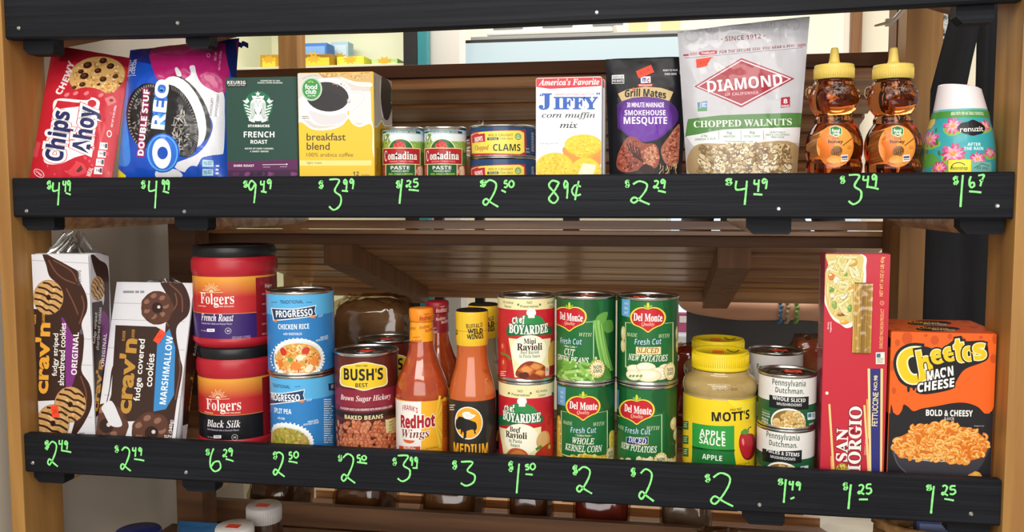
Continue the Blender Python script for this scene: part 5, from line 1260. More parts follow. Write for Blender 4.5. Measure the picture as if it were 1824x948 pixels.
for x, y, rr in ((225, 620, 60), (245, 735, 50), (215, 500, 40)): A.ell(x, y, 14, rr*0.6, '#3f7a3e', 20)
A.poly([(140, 345), (215, 345), (205, 430), (170, 480), (120, 500)], '#d8c060')
band(A, s, 300, 368, '#4c9440'); A.text('MADE WITH 100% NATURALLY SOURCED OIL', 550, 326, 330, 34, '#dcead4', BOLD, -1)
A.curve([(430, 478), (470, 430), (540, 412), (590, 392), (640, 412), (690, 440), (716, 480), (690, 530), (640, 545), (595, 556), (540, 545), (470, 520)], '#17171a')
A.text('renuzit', 586, 488, 232, 52, '#e8e6e8', SANS, 1.5, bold=0.012)
A.text('AFTER', 607, 644, 134, 32, '#eaf6f4', BOLD); A.text('THE RAIN', 604, 687, 196, 32, '#eaf6f4', BOLD)
A.poly([(342, 806), (572, 800), (574, 980), (342, 980)], '#f0e52c'); A.stroke([(362, 900), (390, 850), (440, 832), (490, 842), (510, 860)], 9, '#2a3a1c'); A.text('Nonstop', 456, 893, 146, 44, '#23321a', BOLD)
A.poly([(576, 824), (775, 828), (778, 980), (576, 980)], '#74b8ae'); A.stroke([(600, 890), (680, 842), (758, 868)], 6, '#26443f', smooth=False); A.text('30 day', 690, 890, 140, 40, '#26443f', SANS)
A.build('label', PRINT_CAN, r)
o = sticker(r, Vector((cF.x-4*k, Yf-150*k, hz(75)+ZS+0.001)), (1, 0, 0.0), (0, 0.8, 0.6), 0.011, 0.006)

# ================================================================== LOWER SHELF
ZL = SHELF['low']+0.0005
def softpack(name, label, cat, TL, TR, BR, BL, Y, depth, zb, body, group=None, bev=0.004):
    """film covered tray standing (or leaning back) on the shelf: returns root, front Flat, right Flat, dims"""
    bl, br = at(*BL, Y), at(*BR, Y); bl.x = max(bl.x, XL+0.003); tl = at_x(*TL, bl.x); Yt = tl.y
    if abs(Yt-Y) < 0.012: tl = at(*TL, Y); Yt = Y
    ev = Vector((0, Yt-Y, tl.z-bl.z)).normalized(); ex = Vector((1, 0, 0)); en = ex.cross(ev)*-1
    o = bl-ev*((bl.z-zb-(0.0 if Yt > Y else 0.0))/ev.z); o.x = bl.x
    o = o+Vector((0, 0, max(0, -en.z*depth)))      # the tilted base rests on its back edge
    w = br.x-bl.x; h = (tl.z-o.z)/ev.z
    r = thing(name, label, cat, (o.x+w/2, o.y, zb), group)
    bm = bmesh.new(); bmesh.ops.create_cube(bm, size=1)
    for v in bm.verts: v.co = o+ex*((v.co.x+.5)*w)+en*((v.co.y+.5)*depth)+ev*((v.co.z+.5)*h)
    bmesh.ops.bevel(bm, geom=bm.edges[:], offset=bev, segments=3, affect='EDGES')
    m = MB(); m.bm(bm, lin(body), 0, True); m.build('pack', PRINT_FILM, r)
    f, s = Flat(o, ex, ev), Flat(o+ex*w, en, ev); f.lim = (0.001, w-0.001, 0.001, h-0.001); s.lim = (0.001, depth-0.001, 0.001, h-0.001)
    return r, f, s, (o, ex, en, ev, w, depth, h)
def striped_cookie(A, cx, cy, rx, ry, hole=True, rot=20):
    A.ell(cx, cy, rx*1.03, ry*1.03, '#8a6236'); A.ell(cx, cy, rx, ry, '#c89c62')
    for k in range(22):
        q = random.Random(k+int(cx)); a = q.uniform(0, 6.28); d = q.uniform(0.1, 0.85); A.ell(cx+rx*d*math.cos(a), cy+ry*d*math.sin(a), rx*0.1, ry*0.08, q.choice(['#d8b07a', '#b58850', '#dfbb88']), q.uniform(0, 180), 7)
    for k in range(-2, 3):
        t = k*0.36; l = math.sqrt(max(0, 1-t*t))*0.96; c, s_ = math.cos(math.radians(rot)), math.sin(math.radians(rot))
        p = [(cx+rx*(x*l*c-t*s_), cy+ry*(x*l*s_+t*c)) for x in (-1, -0.4, 0.1, 0.5, 1)]; p = [(x, y+((-1)**i)*3) for i, (x, y) in enumerate(p)]
        A.stroke(p, rx*0.13, '#3a1f14')
    if hole: A.ell(cx, cy, rx*0.16, ry*0.16, '#2a1610')
Z1 = (0, 400, 2.37)
r, F0, FR, D = softpack('cookie_pack', 'white and brown striped shortbread cookie pack with purple flavour patch at the left end of the lower row', 'cookies', (51, 452), (163, 451), (171, 773), (56, 773), 0.032, 0.052, ZL, '#dcdce0')
r['label'] = 'shortbread cookie pack with purple flavour patch at the left end of the lower row'
A = Art(F0, Z1); A.poly([(100, 110), (420, 110), (420, 1000), (100, 1000)], '#dcdce2')
for y in (150, 280, 470, 580, 800): A.stroke([(115, y), (390, y+15)], 2, '#9a9aa2', smooth=False)
A.curve([(180, 120), (225, 140), (300, 180), (330, 200), (335, 235), (365, 300), (368, 360), (345, 420), (355, 480), (350, 560), (345, 620), (380, 680), (388, 760), (360, 830), (320, 890), (290, 930), (330, 760), (300, 690), (310, 560), (300, 470), (255, 390), (255, 320), (250, 260), (210, 220), (195, 170)], '#3c221a')
for p in ([(205, 150), (235, 200), (270, 230), (320, 250)], [(280, 270), (310, 330), (330, 380)], [(345, 300), (355, 350), (335, 420)], [(340, 640), (365, 720), (350, 800)], [(225, 150), (300, 195), (325, 240)]): A.stroke(p, 5, '#7a4a36')
A.poly([(122, 356), (255, 360), (310, 450), (320, 640), (280, 740), (160, 746), (148, 730)], '#37231c')
A.curve([(262, 392), (300, 455), (330, 520), (325, 600), (305, 680), (280, 700), (275, 500)], '#7c2f7e'); A.poly([(258, 390), (300, 455), (322, 540), (315, 640), (285, 690), (282, 500)], '#7c2f7e')
striped_cookie(A, 205, 308, 62, 72); striped_cookie(A, 297, 760, 66, 74); striped_cookie(A, 224, 840, 68, 78)
A.text("crav'n", 178, 565, 300, 62, '#e3a43a', SANS, 88, bold=0.035); A.text('FLAVOR', 147, 400, 40, 12, '#e3a43a', BOLD, 88); A.text('FLAVOR', 184, 397, 46, 12, '#e3a43a', BOLD, 88)
A.text('fudgy striped', 236, 550, 180, 28, '#f4f0ec', SANS, 88, bold=0.012); A.text('shortbread cookies', 262, 548, 264, 26, '#f4f0ec', SANS, 88, bold=0.012); A.text('ORIGINAL', 317, 545, 180, 24, '#f4f0ec', BOLD, 87)
A.lines(328, 195, 344, 260, 9, '#5a5a60'); A.lines(335, 880, 358, 905, 4, '#5a5a60'); A.ell(344, 453, 7, 12, '#5a5a60')
A.build('front_panel', PRINT_FILM, r)
A = Art(FR, Z1); A.poly([(380, 110), (480, 140), (480, 1000), (395, 1000)], '#cfcfd4')
A.curve([(384, 125), (420, 150), (455, 185), (462, 330), (460, 460), (445, 560), (420, 420), (440, 300), (400, 200)], '#38201a'); A.poly([(388, 330), (430, 322), (450, 400), (440, 640), (420, 800), (398, 820)], '#33201a')
A.curve([(428, 370), (458, 400), (455, 520), (440, 620), (430, 500)], '#743077'); striped_cookie(A, 412, 270, 28, 50, True, 40)
A.text("crav'n", 412, 680, 220, 28, '#d59a36', SANS, 84, bold=0.035); A.text('fudgy striped', 402, 438, 130, 13, '#f0ece8', SANS, 86); A.text('shortbread cookies', 416, 440, 180, 13, '#f0ece8', SANS, 86); A.text('ORIGINAL', 438, 530, 140, 14, '#f0ece8', BOLD, 85)
A.build('side_panel', PRINT_FILM, r)
o, ex, en, ev, w, dd, h = D
CLEAR = film_mat('crinkled_clear_film', '#f0f0f0', 0.35, 0.1)
def tuft(r, base, width, depth, ht, seed, name='film_tuft', matl=None):
    """gathered film above a pack"""
    m = MB()
    def fn(k):
        def g(u, v):
            s_ = u-0.5; pin = 1-0.72*v**0.7
            return base+Vector((s_*width*pin+ht*0.25*v+0.006*math.sin(u*23+seed+k*2)*v, (k-0.5)*depth*(1-v)+0.008*math.sin(u*31+k*3+seed)*v, ht*v*(0.75+0.3*math.sin(u*7+seed)+0.12*math.sin(u*37+seed*2))))
        return g
    for k in (0, 1): m.grid(fn(k), 36, 10)
    o_ = m.build(name, matl or CLEAR, r, fix=False); o_['label'] = 'crinkled clear film'
tuft(r, o+ex*(w*0.5)+en*dd*0.5+ev*(h-0.002), w*0.85, dd*0.8, 0.034, 1)
orange_tag(r, F0.pt(*F0.pix(98.5, 733), 0.0008), F0.n, (0, 0, 1), 0.0125, 0.020, '249', 0.12)
r, F0, FR, D = softpack('cookie_pack', 'white and brown marshmallow cookie pack with blue flavour patch leaning back', 'cookies', (209, 501), (330, 499), (315, 780), (171, 776), 0.031, 0.032, ZL, '#d6d6dc')
A = Art(F0, Z1); A.poly([(380, 200), (860, 200), (860, 1060), (340, 1060)], '#d8d8de')
for y in (330, 400, 520, 720): A.stroke([(440, y), (780, y+10)], 2, '#9a9aa2', smooth=False)
A.curve([(680, 240), (760, 240), (800, 310), (795, 380), (745, 440), (760, 560), (770, 620), (745, 760), (720, 930), (690, 930), (660, 780), (690, 600), (700, 420), (720, 340), (700, 290)], '#3a211a')
for p in ([(715, 250), (765, 300), (770, 370)], [(740, 290), (745, 340), (705, 400), (712, 430)], [(755, 560), (760, 620), (740, 740)]): A.stroke(p, 5, '#7a4c38')
A.poly([(488, 425), (660, 432), (740, 480), (756, 560), (740, 720), (690, 800), (640, 828), (430, 836), (470, 720)], '#38241c'); A.curve([(480, 600), (460, 720), (430, 836), (460, 700), (470, 620)], '#38241c')
A.poly([(664, 500), (716, 440), (740, 520), (735, 720), (700, 780), (648, 790)], '#3a86c4')
def choc(A, cx, cy, R, seed):
    A.ell(cx, cy, R, R*1.05, '#4a2c20')
    for k in range(7): a = 2*PI*k/7; A.ell(cx+R*0.62*math.cos(a), cy+R*0.66*math.sin(a), R*0.42, R*0.4, '#573528'); A.ell(cx+R*0.62*math.cos(a)-R*.08, cy+R*0.66*math.sin(a)-R*.1, R*0.2, R*0.14, '#8a6252', 30)
    A.ell(cx, cy, R*0.34, R*0.34, '#2c1812'); A.ell(cx+R*.1, cy-R*.05, R*0.1, R*0.1, '#d8c8c0')
choc(A, 664, 352, 68, 1); choc(A, 450, 850, 90, 2); choc(A, 640, 880, 84, 3)
A.curve([(430, 770), (470, 745), (500, 800), (515, 850), (470, 850), (440, 800)], '#d8d8de')
A.text("crav'n", 533, 640, 318, 70, '#b98a3a', SANS, 85, bold=0.035); A.text('FLAVOR', 523, 470, 42, 13, '#b98a3a', BOLD, 85); A.text('FLAVOR', 562, 466, 46, 13, '#b98a3a', BOLD, 85)
A.text('fudge covered', 592, 615, 262, 36, '#f2eeea', SANS, 85, bold=0.012); A.text('cookies', 632, 615, 140, 32, '#f2eeea', SANS, 85, bold=0.012); A.text('MARSHMALLOW', 702, 615, 290, 28, '#eaf2f8', BOLD, 84)
A.lines(520, 280, 620, 292, 1, '#8a8a90', 0.8, 2, 0.1); A.text('WT', 702, 898, 18, 16, '#e8e4e0', BOLD, 84); A.text('OZ (340g)', 722, 870, 90, 18, '#e8e4e0', BOLD, 84)
A.build('front_panel', PRINT_FILM, r)
A = Art(FR, Z1); A.poly([(770, 200), (900, 200), (900, 1060), (770, 1060)], '#cfcfd6'); A.poly([(800, 300), (850, 280), (850, 700), (800, 840), (770, 850)], '#33201a'); A.text("crav'n", 812, 700, 190, 30, '#a87c34', SANS, 82, bold=0.035); A.text('fudge', 826, 520, 70, 16, '#f0ece8', SANS, 82)
A.curve([(790, 860), (820, 830), (840, 880), (810, 940)], '#3a211a')
A.build('side_panel', PRINT_FILM, r)
o, ex, en, ev, w, dd, h = D
tuft(r, o+ex*(w*0.55)+en*dd*0.4+ev*(h-0.003), w*0.8, dd*0.7, 0.012, 3)
orange_tag(r, F0.pt(*F0.pix(285, 600), 0.0008), F0.n, (0, 0, 1), 0.0125, 0.022, '249', -0.5)
# ------------------------------------------------------------------ coffee canisters
CAN_RED = mat('red_canister_plastic', '#b3202e', 0.32); LID_BLACK = mat('black_lid_plastic', '#17181b', 0.35)
def canister(label, xL, xR, z0, h, Y, group):
    xc = (xL+xR)/2; r = 0.05
    for _ in range(6): c = at(xc, 560, Y+r); r = (xR-xL)/2*px2m(c)
    root = thing('coffee_canister', label, 'coffee', (c.x, Y+r, z0), group)
    m = MB(); R = r*0.965
    m.lathe(c.x, Y+r, [(R*0.93, z0), (R*0.99, z0+0.004), (r, z0+0.009), (r, z0+h*0.085), (R, z0+h*0.098), (R, z0+h*0.71), (r*0.985, z0+h*0.73), (r, z0+h*0.76), (r, z0+h*0.84), (r*0.985, z0+h*0.865), (r*0.93, z0+h*0.89), (r*0.92, z0+h*0.93)], 72)
    m.build('canister_body', CAN_RED, root)
    m = MB(); m.lathe(c.x, Y+r, [(r*0.955, z0+h*0.895), (r*0.965, z0+h*0.90), (r*0.965, z0+h*0.965), (r*0.95, z0+h*0.985), (r*0.93, z0+h), (r*0.88, z0+h), (r*0.87, z0+h-0.003), (0.0002, z0+h-0.003)], 72); m.build('lid', LID_BLACK, root)
    return root, Cyl(c.x, Y+r, z0, R+0.0005), h
Z2 = (330, 420, 2.371)
Yc_ = 0.050
ctop = at(420, 440, Yc_).z
hcan = (ctop-ZL)/2
def coffee_art(A, s, h, dx, dy, low, dark, word, sub):
    X = lambda x: x+dx; Y_ = lambda y: y+dy
    v0, v1 = h*0.10, h*0.705
    A.uvrect(-PI*s.r, v0, PI*s.r, v1, '#b8262e')
    n = 12
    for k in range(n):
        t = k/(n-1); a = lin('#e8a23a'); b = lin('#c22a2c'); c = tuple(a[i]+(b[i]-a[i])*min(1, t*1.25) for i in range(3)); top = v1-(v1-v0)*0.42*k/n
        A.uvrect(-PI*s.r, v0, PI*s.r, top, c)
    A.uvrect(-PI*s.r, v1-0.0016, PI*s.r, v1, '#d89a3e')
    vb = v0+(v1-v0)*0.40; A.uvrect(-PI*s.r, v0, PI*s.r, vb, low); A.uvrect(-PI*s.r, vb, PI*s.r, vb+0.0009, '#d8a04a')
    for k in range(11):
        a = math.radians(12+k*15.6); l = 38 if k % 2 == 0 else 30
        A.stroke([(X(110+13*math.cos(a)), Y_(236-13*math.sin(a))), (X(110+l*math.cos(a)), Y_(236-l*math.sin(a)))], 2.2, '#f6d9b0', smooth=False)
    A.ell(X(110), Y_(238), 11, 10, '#f6d9b0', a0=0, a1=180); A.stroke([(X(60), Y_(239)), (X(160), Y_(239))], 2, '#f6d9b0')
    A.text('Folgers', X(127), Y_(273), 158, 60, '#f8f1ea', SERIF, bold=0.0, arc=-3); A.text('IN NEW ORLEANS', X(165), Y_(299), 78, 6, '#f2dccb', BOLD); A.text('MOUNTAIN GROWN', X(70), Y_(297), 50, 5, '#f2dccb', BOLD)
    A.text(word, X(127), Y_(346), 154, 32, '#f6f2f4', SERIFI); A.text(sub, X(126), Y_(372), 146, 8, '#d9cfe0', SANS)
    A.text('MILD  MEDIUM  DARK', X(85), Y_(402), 52, 5, '#d9cfe0', SANS); A.poly([(X(92), Y_(393)), (X(124), Y_(393)), (X(124), Y_(406)), (X(92), Y_(406))], '#f2eef2'); A.text('DARK', X(108), Y_(399), 22, 6, '#2a2030', BOLD)
    A.ell(X(181), Y_(402), 13, 13, '#e8e0ea'); A.ell(X(181), Y_(402), 11.5, 11.5, low); A.text('30', X(181), Y_(402), 12, 8, '#e8e0ea', BOLD)
    A.text('GROUND COFFEE', X(237), Y_(430), 76, 12, '#b9a9c4', SANS)
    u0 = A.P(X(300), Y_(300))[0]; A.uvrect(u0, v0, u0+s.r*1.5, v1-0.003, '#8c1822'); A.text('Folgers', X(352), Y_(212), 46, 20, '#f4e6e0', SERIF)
    for k in range(5): A.text(('FRESH AROMA', 'MAKES UP TO', '210 CUPS', 'EASY GRIP', 'SEALED')[k], X(340), Y_(245+k*42), 40, 7, '#d8a0a0', BOLD)
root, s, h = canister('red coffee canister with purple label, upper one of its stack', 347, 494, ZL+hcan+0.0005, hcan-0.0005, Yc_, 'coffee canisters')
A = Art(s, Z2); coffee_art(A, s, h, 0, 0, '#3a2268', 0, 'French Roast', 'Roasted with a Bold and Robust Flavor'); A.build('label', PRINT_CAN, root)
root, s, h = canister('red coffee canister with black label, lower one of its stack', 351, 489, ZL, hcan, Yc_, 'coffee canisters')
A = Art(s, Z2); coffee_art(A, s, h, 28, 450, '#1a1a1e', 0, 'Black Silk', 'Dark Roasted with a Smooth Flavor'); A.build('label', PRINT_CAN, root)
# ------------------------------------------------------------------ soup cans
def soup_art(A, s, ht, rim, dx, dy, name, sub, flavour):
    wrap(A, s, ht, rim, '#2f7fc4'); X = lambda x: x+dx; Y_ = lambda y: y+dy
    band(A, s, Y_(250), Y_(338), '#57b0e6'); 
    A.poly([(X(345), Y_(330)), (X(480), Y_(352)), (X(625), Y_(318)), (X(625), Y_(326)), (X(480), Y_(362)), (X(345), Y_(342))], '#eaf4fa') if False else None
    u1 = A.P(X(470), 0)[0]
    A.text('TRADITIONAL', X(447), Y_(280), 102, 15, '#24405e', SANS, 1, bold=0.02)
    for x0, x1 in ((365, 388), (510, 535)): A.stroke([(X(x0), Y_(282)), (X(x1), Y_(281))], 2.2, '#24405e', smooth=False)
    A.poly([(X(362), Y_(304)), (X(460), Y_(308)), (X(554), Y_(292)), (X(548), Y_(318)), (X(556), Y_(338)), (X(460), Y_(352)), (X(372), Y_(360))], '#e8eef4'); A.poly([(X(366), Y_(308)), (X(460), Y_(312)), (X(550), Y_(297)), (X(545), Y_(318)), (X(552), Y_(335)), (X(460), Y_(348)), (X(376), Y_(355))], '#1d3a5e')
    A.poly([(X(372), Y_(358)), (X(390), Y_(352)), (X(384), Y_(368))], '#e0832e'); A.poly([(X(515), Y_(344)), (X(554), Y_(337)), (X(545), Y_(350))], '#e0832e')
    A.text('PROGRESSO', X(455), Y_(329), 165, 30, '#f6f8fa', BOLD, 3, bold=0.01); A.text('SOUP', X(572), Y_(338), 22, 9, '#e8f2fa', SANS, 4)
    A.text(name, X(454), Y_(385), 136 if len(name) > 10 else 96, 22, '#f2f8fc', BOLD, 1); A.text(sub, X(452), Y_(415), 80 if len(sub) > 9 else 40, 11, '#dceaf4', BOLD, 0)
    A.text('MADE WITH', X(588), Y_(427), 44, 8, '#e2eef6', BOLD, 3); A.text('WHITE MEAT CHICKEN', X(580), Y_(438), 66, 8, '#e2eef6', BOLD, 3)
    cx, cy = X(474), Y_(520)
    A.ell(cx, cy+10, 116, 90, '#c9d2da'); A.ell(cx, cy, 116, 86, '#eef0f0'); A.ell(cx, cy+2, 106, 76, '#dfe4e6'); 
    for k in range(40): a = 2*PI*k/40; A.ell(cx+112*math.cos(a), cy-83*math.sin(a), 6, 4, '#f8f8f6', math.degrees(a))
    pal = {'rice': ('#d9a24a', ['#f0d8a0', '#e6b860', '#f4e6c4', '#d07a2a', '#e88a30', '#f0c878', '#c9502a', '#e4c080']), 'pea': ('#a89a3e', ['#b8aa4c', '#968a34', '#c4b65c', '#a49440', '#8a7e2c'])}[flavour]
    A.ell(cx, cy+4, 100, 70, pal[0]); P_ = [(cx+96*math.cos(j*PI/10), cy+4-66*math.sin(j*PI/10)) for j in range(20)]
    A.specks(P_, 190, 11, 4.5, pal[1], 31, sides=8)
    if flavour == 'rice':
        for x, y, w_, c in ((-60, -30, 18, '#c8382a'), (35, -34, 18, '#d04030'), (-70, 20, 16, '#e2762a'), (-8, 30, 22, '#e58534'), (70, 10, 20, '#e88c3a'), (10, -5, 16, '#f4ead0'), (-30, 5, 12, '#7a9a3a'), (50, 40, 18, '#f2e6c8')): A.ell(cx+x, cy+y, w_, w_*0.8, c, x)
    else: A.specks(P_, 26, 9, 7, ['#c98a5a', '#7a8a2a', '#d8b070'], 33)
    A.text('NET WT. 19 OZ. (1 LB. 3 OZ.) 538g', X(460), Y_(575), 124, 11, '#f4f4f0', BOLD)
Ysp = 0.021
stop = at(534.5, 511, Ysp+0.043*2).z; hs = (stop-ZL)/2
r, s, ht, rim = can('soup_can', 'blue soup can showing orange vegetable soup, upper one of its stack', 'can', 476, 596, 512, Ysp, ZL+hs+0.0004, None, 'blue soup cans', ht=hs-0.0004)
A = Art(s, Z2); soup_art(A, s, ht, rim, 0, 0, 'CHICKEN RICE', 'with VEGETABLES', 'rice'); A.build('label', PRINT_CAN, r)
r, s, ht, rim = can('soup_can', 'blue soup can showing green pea soup, lower one of its stack', 'can', 478.5, 596, 512, Ysp, ZL, None, 'blue soup cans', ht=hs)
A = Art(s, Z2); soup_art(A, s, ht, rim, -48, 356, 'SPLIT PEA', 'with HAM', 'pea')
A.lines(585, 690, 626, 880, 20, '#cfe2f2', 0.45, 5); A.poly([(604, 625), (640, 620), (640, 652), (606, 654)], '#1d3a5e'); A.text('PRO', 622, 637, 26, 18, '#f6f8fa', BOLD)
A.build('label', PRINT_CAN, r)
# ------------------------------------------------------------------ baked beans
Z3 = (590, 510, 2.9633)
def bean_can(label, xL, xR, yT, Y, art=True):
    r, s, ht, rim = can('baked_bean_can', label, 'can', xL, xR, yT, Y, ZL, None, 'baked bean cans', rim=0.0052)
    A = Art(s, Z3); wrap(A, s, ht, rim, '#5a2118'); U = s.r
    dx = (proj(s.c)[0]-653)*Z3[2]; X = lambda x: x+dx
    dz = 0 if art else -52
    Y_ = lambda y: y+dz
    for k in range(-8, 9): A.uvrect(k*0.35*U, ht*0.6, k*0.35*U+0.0006, ht-rim-0.001, '#6e2a1e')
    band(A, s, Y_(548), Y_(640), '#8a2438'); band(A, s, Y_(640), Y_(668), '#6e1a2e')
    A.curve([(X(40), Y_(470)), (X(48), Y_(425)), (X(110), Y_(410)), (X(170), Y_(400)), (X(230), Y_(410)), (X(282), Y_(425)), (X(290), Y_(470)), (X(286), Y_(520)), (X(225), Y_(538)), (X(165), Y_(552)), (X(110), Y_(538)), (X(46), Y_(522))], '#f3e9c8'); A.curve([(X(45), Y_(470)), (X(53), Y_(429)), (X(112), Y_(415)), (X(170), Y_(405)), (X(228), Y_(415)), (X(277), Y_(429)), (X(284), Y_(470)), (X(280), Y_(516)), (X(223), Y_(533)), (X(165), Y_(546)), (X(112), Y_(533)), (X(51), Y_(517))], '#ecc92c')
    A.text("BUSH'S", X(160), Y_(468), 222, 64, '#1c1d24', BOLD, 0, bold=0.012); A.text('BEST', X(154), Y_(523), 66, 22, '#1c1d24', BOLD, 1); A.text('SINCE 1908', X(153), Y_(421), 62, 10, '#3a2a14', BOLD)
    A.text('Brown Sugar Hickory', X(172), Y_(597), 300, 38, '#f2e6e0', SERIFI, 0); A.text('IN A HICKORY SAUCE SLOW-SIMMERED WITH BROWN SUGAR & SPICES', X(178), Y_(652), 316, 13, '#f0d8d4', BOLD, 0)
    band(A, s, Y_(668), Y_(700), '#2a1812'); A.text('BAKED BEANS', X(162), Y_(695), 216, 22, '#efe3b0', BOLD, 0)
    band(A, s, Y_(715), Y_(1000), '#4a2216', x0=-95, x1=95)
    q = random.Random(4)
    for j in range(9):
        for i in range(16):
            x = 15+i*23+(11 if j % 2 else 0)+q.uniform(-8, 8); y = 730+j*20+q.uniform(-7, 7); a = q.uniform(0, 180)
            A.ell(X(x), Y_(y), 21, 14, '#6e3422', a, 14); A.ell(X(x), Y_(y-1), 19, 12, q.choice(['#c4714c', '#b9623e', '#cd7f58', '#b05a3a']), a, 14); A.ell(X(x-3), Y_(y-4), 6, 2.6, '#d8967a', a, 9)
    A.poly([(X(278), Y_(705)), (X(334), Y_(690)), (X(340), Y_(770)), (X(284), Y_(775))], '#d6cf94')
    for k, t in enumerate(('MAKES', 'BURGERS', '& HOT DOGS', 'EVEN BETTER')): A.text(t, X(311), Y_(714+k*17), 34+k*4, 12, '#33402a', BOLD, 6)
    A.text('NET WT 28 OZ', X(325), Y_(845), 44, 10, '#e8d8c0', BOLD)
    A.build('label', PRINT_CAN, r)
    zt = ZL+ht-0.004
    sticker(r, Vector((s.c.x+0.004, s.c.y-0.006, zt+0.0012)), (1, 0.1, 0), (0, 1, 0), 0.022, 0.013)
bean_can('brown baked bean can, front one, beside the orange capped hot sauce', 595.5, 710.5, 611, 0.036)
bean_can('brown baked bean can half hidden behind the front one', 637, 741, 592, 0.17, art=False)
# ------------------------------------------------------------------ hot sauce bottles
def bottle(name, label, px, yT, Y, prof, Z, cx, sauce, group, rough=0.08):
    """prof: (half width, y) in zoom pixels top to bottom, scaled to stand on the shelf"""
    c = at(Z[0]+cx/Z[2], Z[1]+600/Z[2], Y)
    for _ in range(4): k = px2m(c)/Z[2]; c = at(Z[0]+cx/Z[2], Z[1]+600/Z[2], Y+prof[-1][0]*k)
    Yc = Y+prof[-1][0]*k
    zz_ = lambda y: at(Z[0]+cx/Z[2], Z[1]+y/Z[2], Yc-prof[-1][0]*k*0.9).z
    r = thing(name, label, 'sauce', (c.x, Yc, ZL), group)
    return r, c.x, Yc, k, zz_
HS = [(58, 200), (60, 250), (62, 310), (70, 360), (88, 420), (112, 475), (130, 525), (138, 575), (139, 600), (138, 640), (138, 875)]
def hot_sauce(label, capc, wrapc, txt, front=True):
    r, X0, Yc, k, z_ = bottle('hot_sauce_bottle', label, 0, 0, 0.034, HS, Z3, 480, None, 'hot sauce bottles')
    P = [(a*k, z_(y)) for a, y in HS if z_(y) > ZL+0.01][::-1]; P = [(130*k, ZL), (137*k, ZL+0.004), (138*k, ZL+0.008)]+[p for p in P if p[1] > ZL+0.009]
    m = MB(); m.lathe(X0, Yc, P, 56); m.build('bottle', mat('hot_sauce_glass', '#a33c1a', 0.08, spec=0.7, coat=0.6, mix=((60, 60, 60), '#b5521f', 0.4, 0.75, 5)), r)
    m = MB(); m.lathe(X0, Yc, [(61*k, z_(200)), (64*k, z_(196)), (64*k, z_(140)), (60*k, z_(131)), (40*k, z_(129)), (0.0002, z_(129))], 48); m.build('cap', mat('cap_'+capc[1:], capc, 0.35), r)
    PP = [(a, b-ZL) for a, b in P]
    s = Cyl(X0, Yc, ZL, 138*k, PP); s.curved = 0.0045; A = Art(s, Z3, 4e-4)
    zv = lambda y: z_(y)-ZL
    # neck sleeve
    A.uvrect(-PI*s.r, zv(306), PI*s.r, zv(203), wrapc)
    for x, y in ((425, 222), (520, 230), (448, 290), (495, 215)): A.text('RedHot', x, y, 60, 18, txt, BOLDI, 6)
    if front: A.text("FRANK'S", 449, 270, 40, 9, txt, BOLD, 8)
    A.build('neck_sleeve', PRINT_CAN, r); A = Art(s, Z3, 4e-4)
    A.uvrect(-PI*s.r, 0.002, PI*s.r, zv(606), '#f0a428')
    A.poly([(340, 590), (475, 608), (480, 1000), (330, 1000)], '#efeae4')
    A.poly([(475, 608), (580, 600), (580, 1000), (475, 1000)], '#f3b32e')
    for q in range(14): a = math.radians(-80+q*12); A.poly([(545, 715), (545+140*math.cos(a), 715-140*math.sin(a)), (545+140*math.cos(a+.09), 715-140*math.sin(a+.09))], '#f8d24c')
    A.poly([(585, 606), (625, 600), (622, 872), (585, 880)], '#d8641e'); A.lines(588, 630, 616, 800, 20, '#7a3010', 0.4, 6)
    A.text("FRANK'S", 414, 647, 92, 28, '#b8242e', BOLD, -4, arc=10, out=('#efeae4', 0.04))
    A.text('RedHot', 450, 715, 200, 74, '#a81e2c', BOLD, 0, bold=0.03, rise=6, out=('#f6efe6', 0.05)); A.text('Wings', 440, 785, 158, 58, '#7a2c1c', SERIFI, 4, bold=0.0, out=('#f6efe6', 0.05))
    A.ell(408, 812, 36, 18, '#e06a3a', a0=180, a1=360); A.poly([(360, 840), (470, 845), (470, 1000), (360, 1000)], '#d8482a'); A.text('Buffalo', 412, 856, 72, 24, '#f8ece0', BOLD); A.text('12 FL OZ (354 mL)', 532, 855, 68, 12, '#7a4a10', BOLD, 2)
    A.build('label', PRINT_CAN, r)
    # lettering on the cap
    s2 = Cyl(X0, Yc, z_(200), 64*k+0.0003); A = Art(s2, Z3)
    A.text('RedHot', 500, 168, 70, 24, txt, BOLDI, 3); A.text("FRANK'S", 506, 147, 30, 7, txt, BOLD, 5); A.text('RedHot', 405, 170, 60, 24, txt, BOLDI, -2); A.build('cap_print', PRINT_CAN, r)
    return r
r1 = hot_sauce('orange capped hot sauce bottle standing in front', '#f08c1e', '#f2a01e', '#a8341a')
r2 = hot_sauce('dark red capped hot sauce bottle behind the orange capped one', '#a01c2c', '#94202e', '#f0c8b8')
tgt = at(779.5, 590, r1.location.y+0.095); r2.location = (tgt.x, r1.location.y+0.095, ZL)
sticker(r2, Vector((r2.location.x, r2.location.y-0.004, ZL+0.1915-0.0)), (1, 0, 0), (0, 1, 0), 0.014, 0.011).location
BW = [(84, 200), (84, 300), (80, 325), (80, 380), (86, 430), (100, 480), (114, 530), (122, 575), (124, 610), (124, 880)]
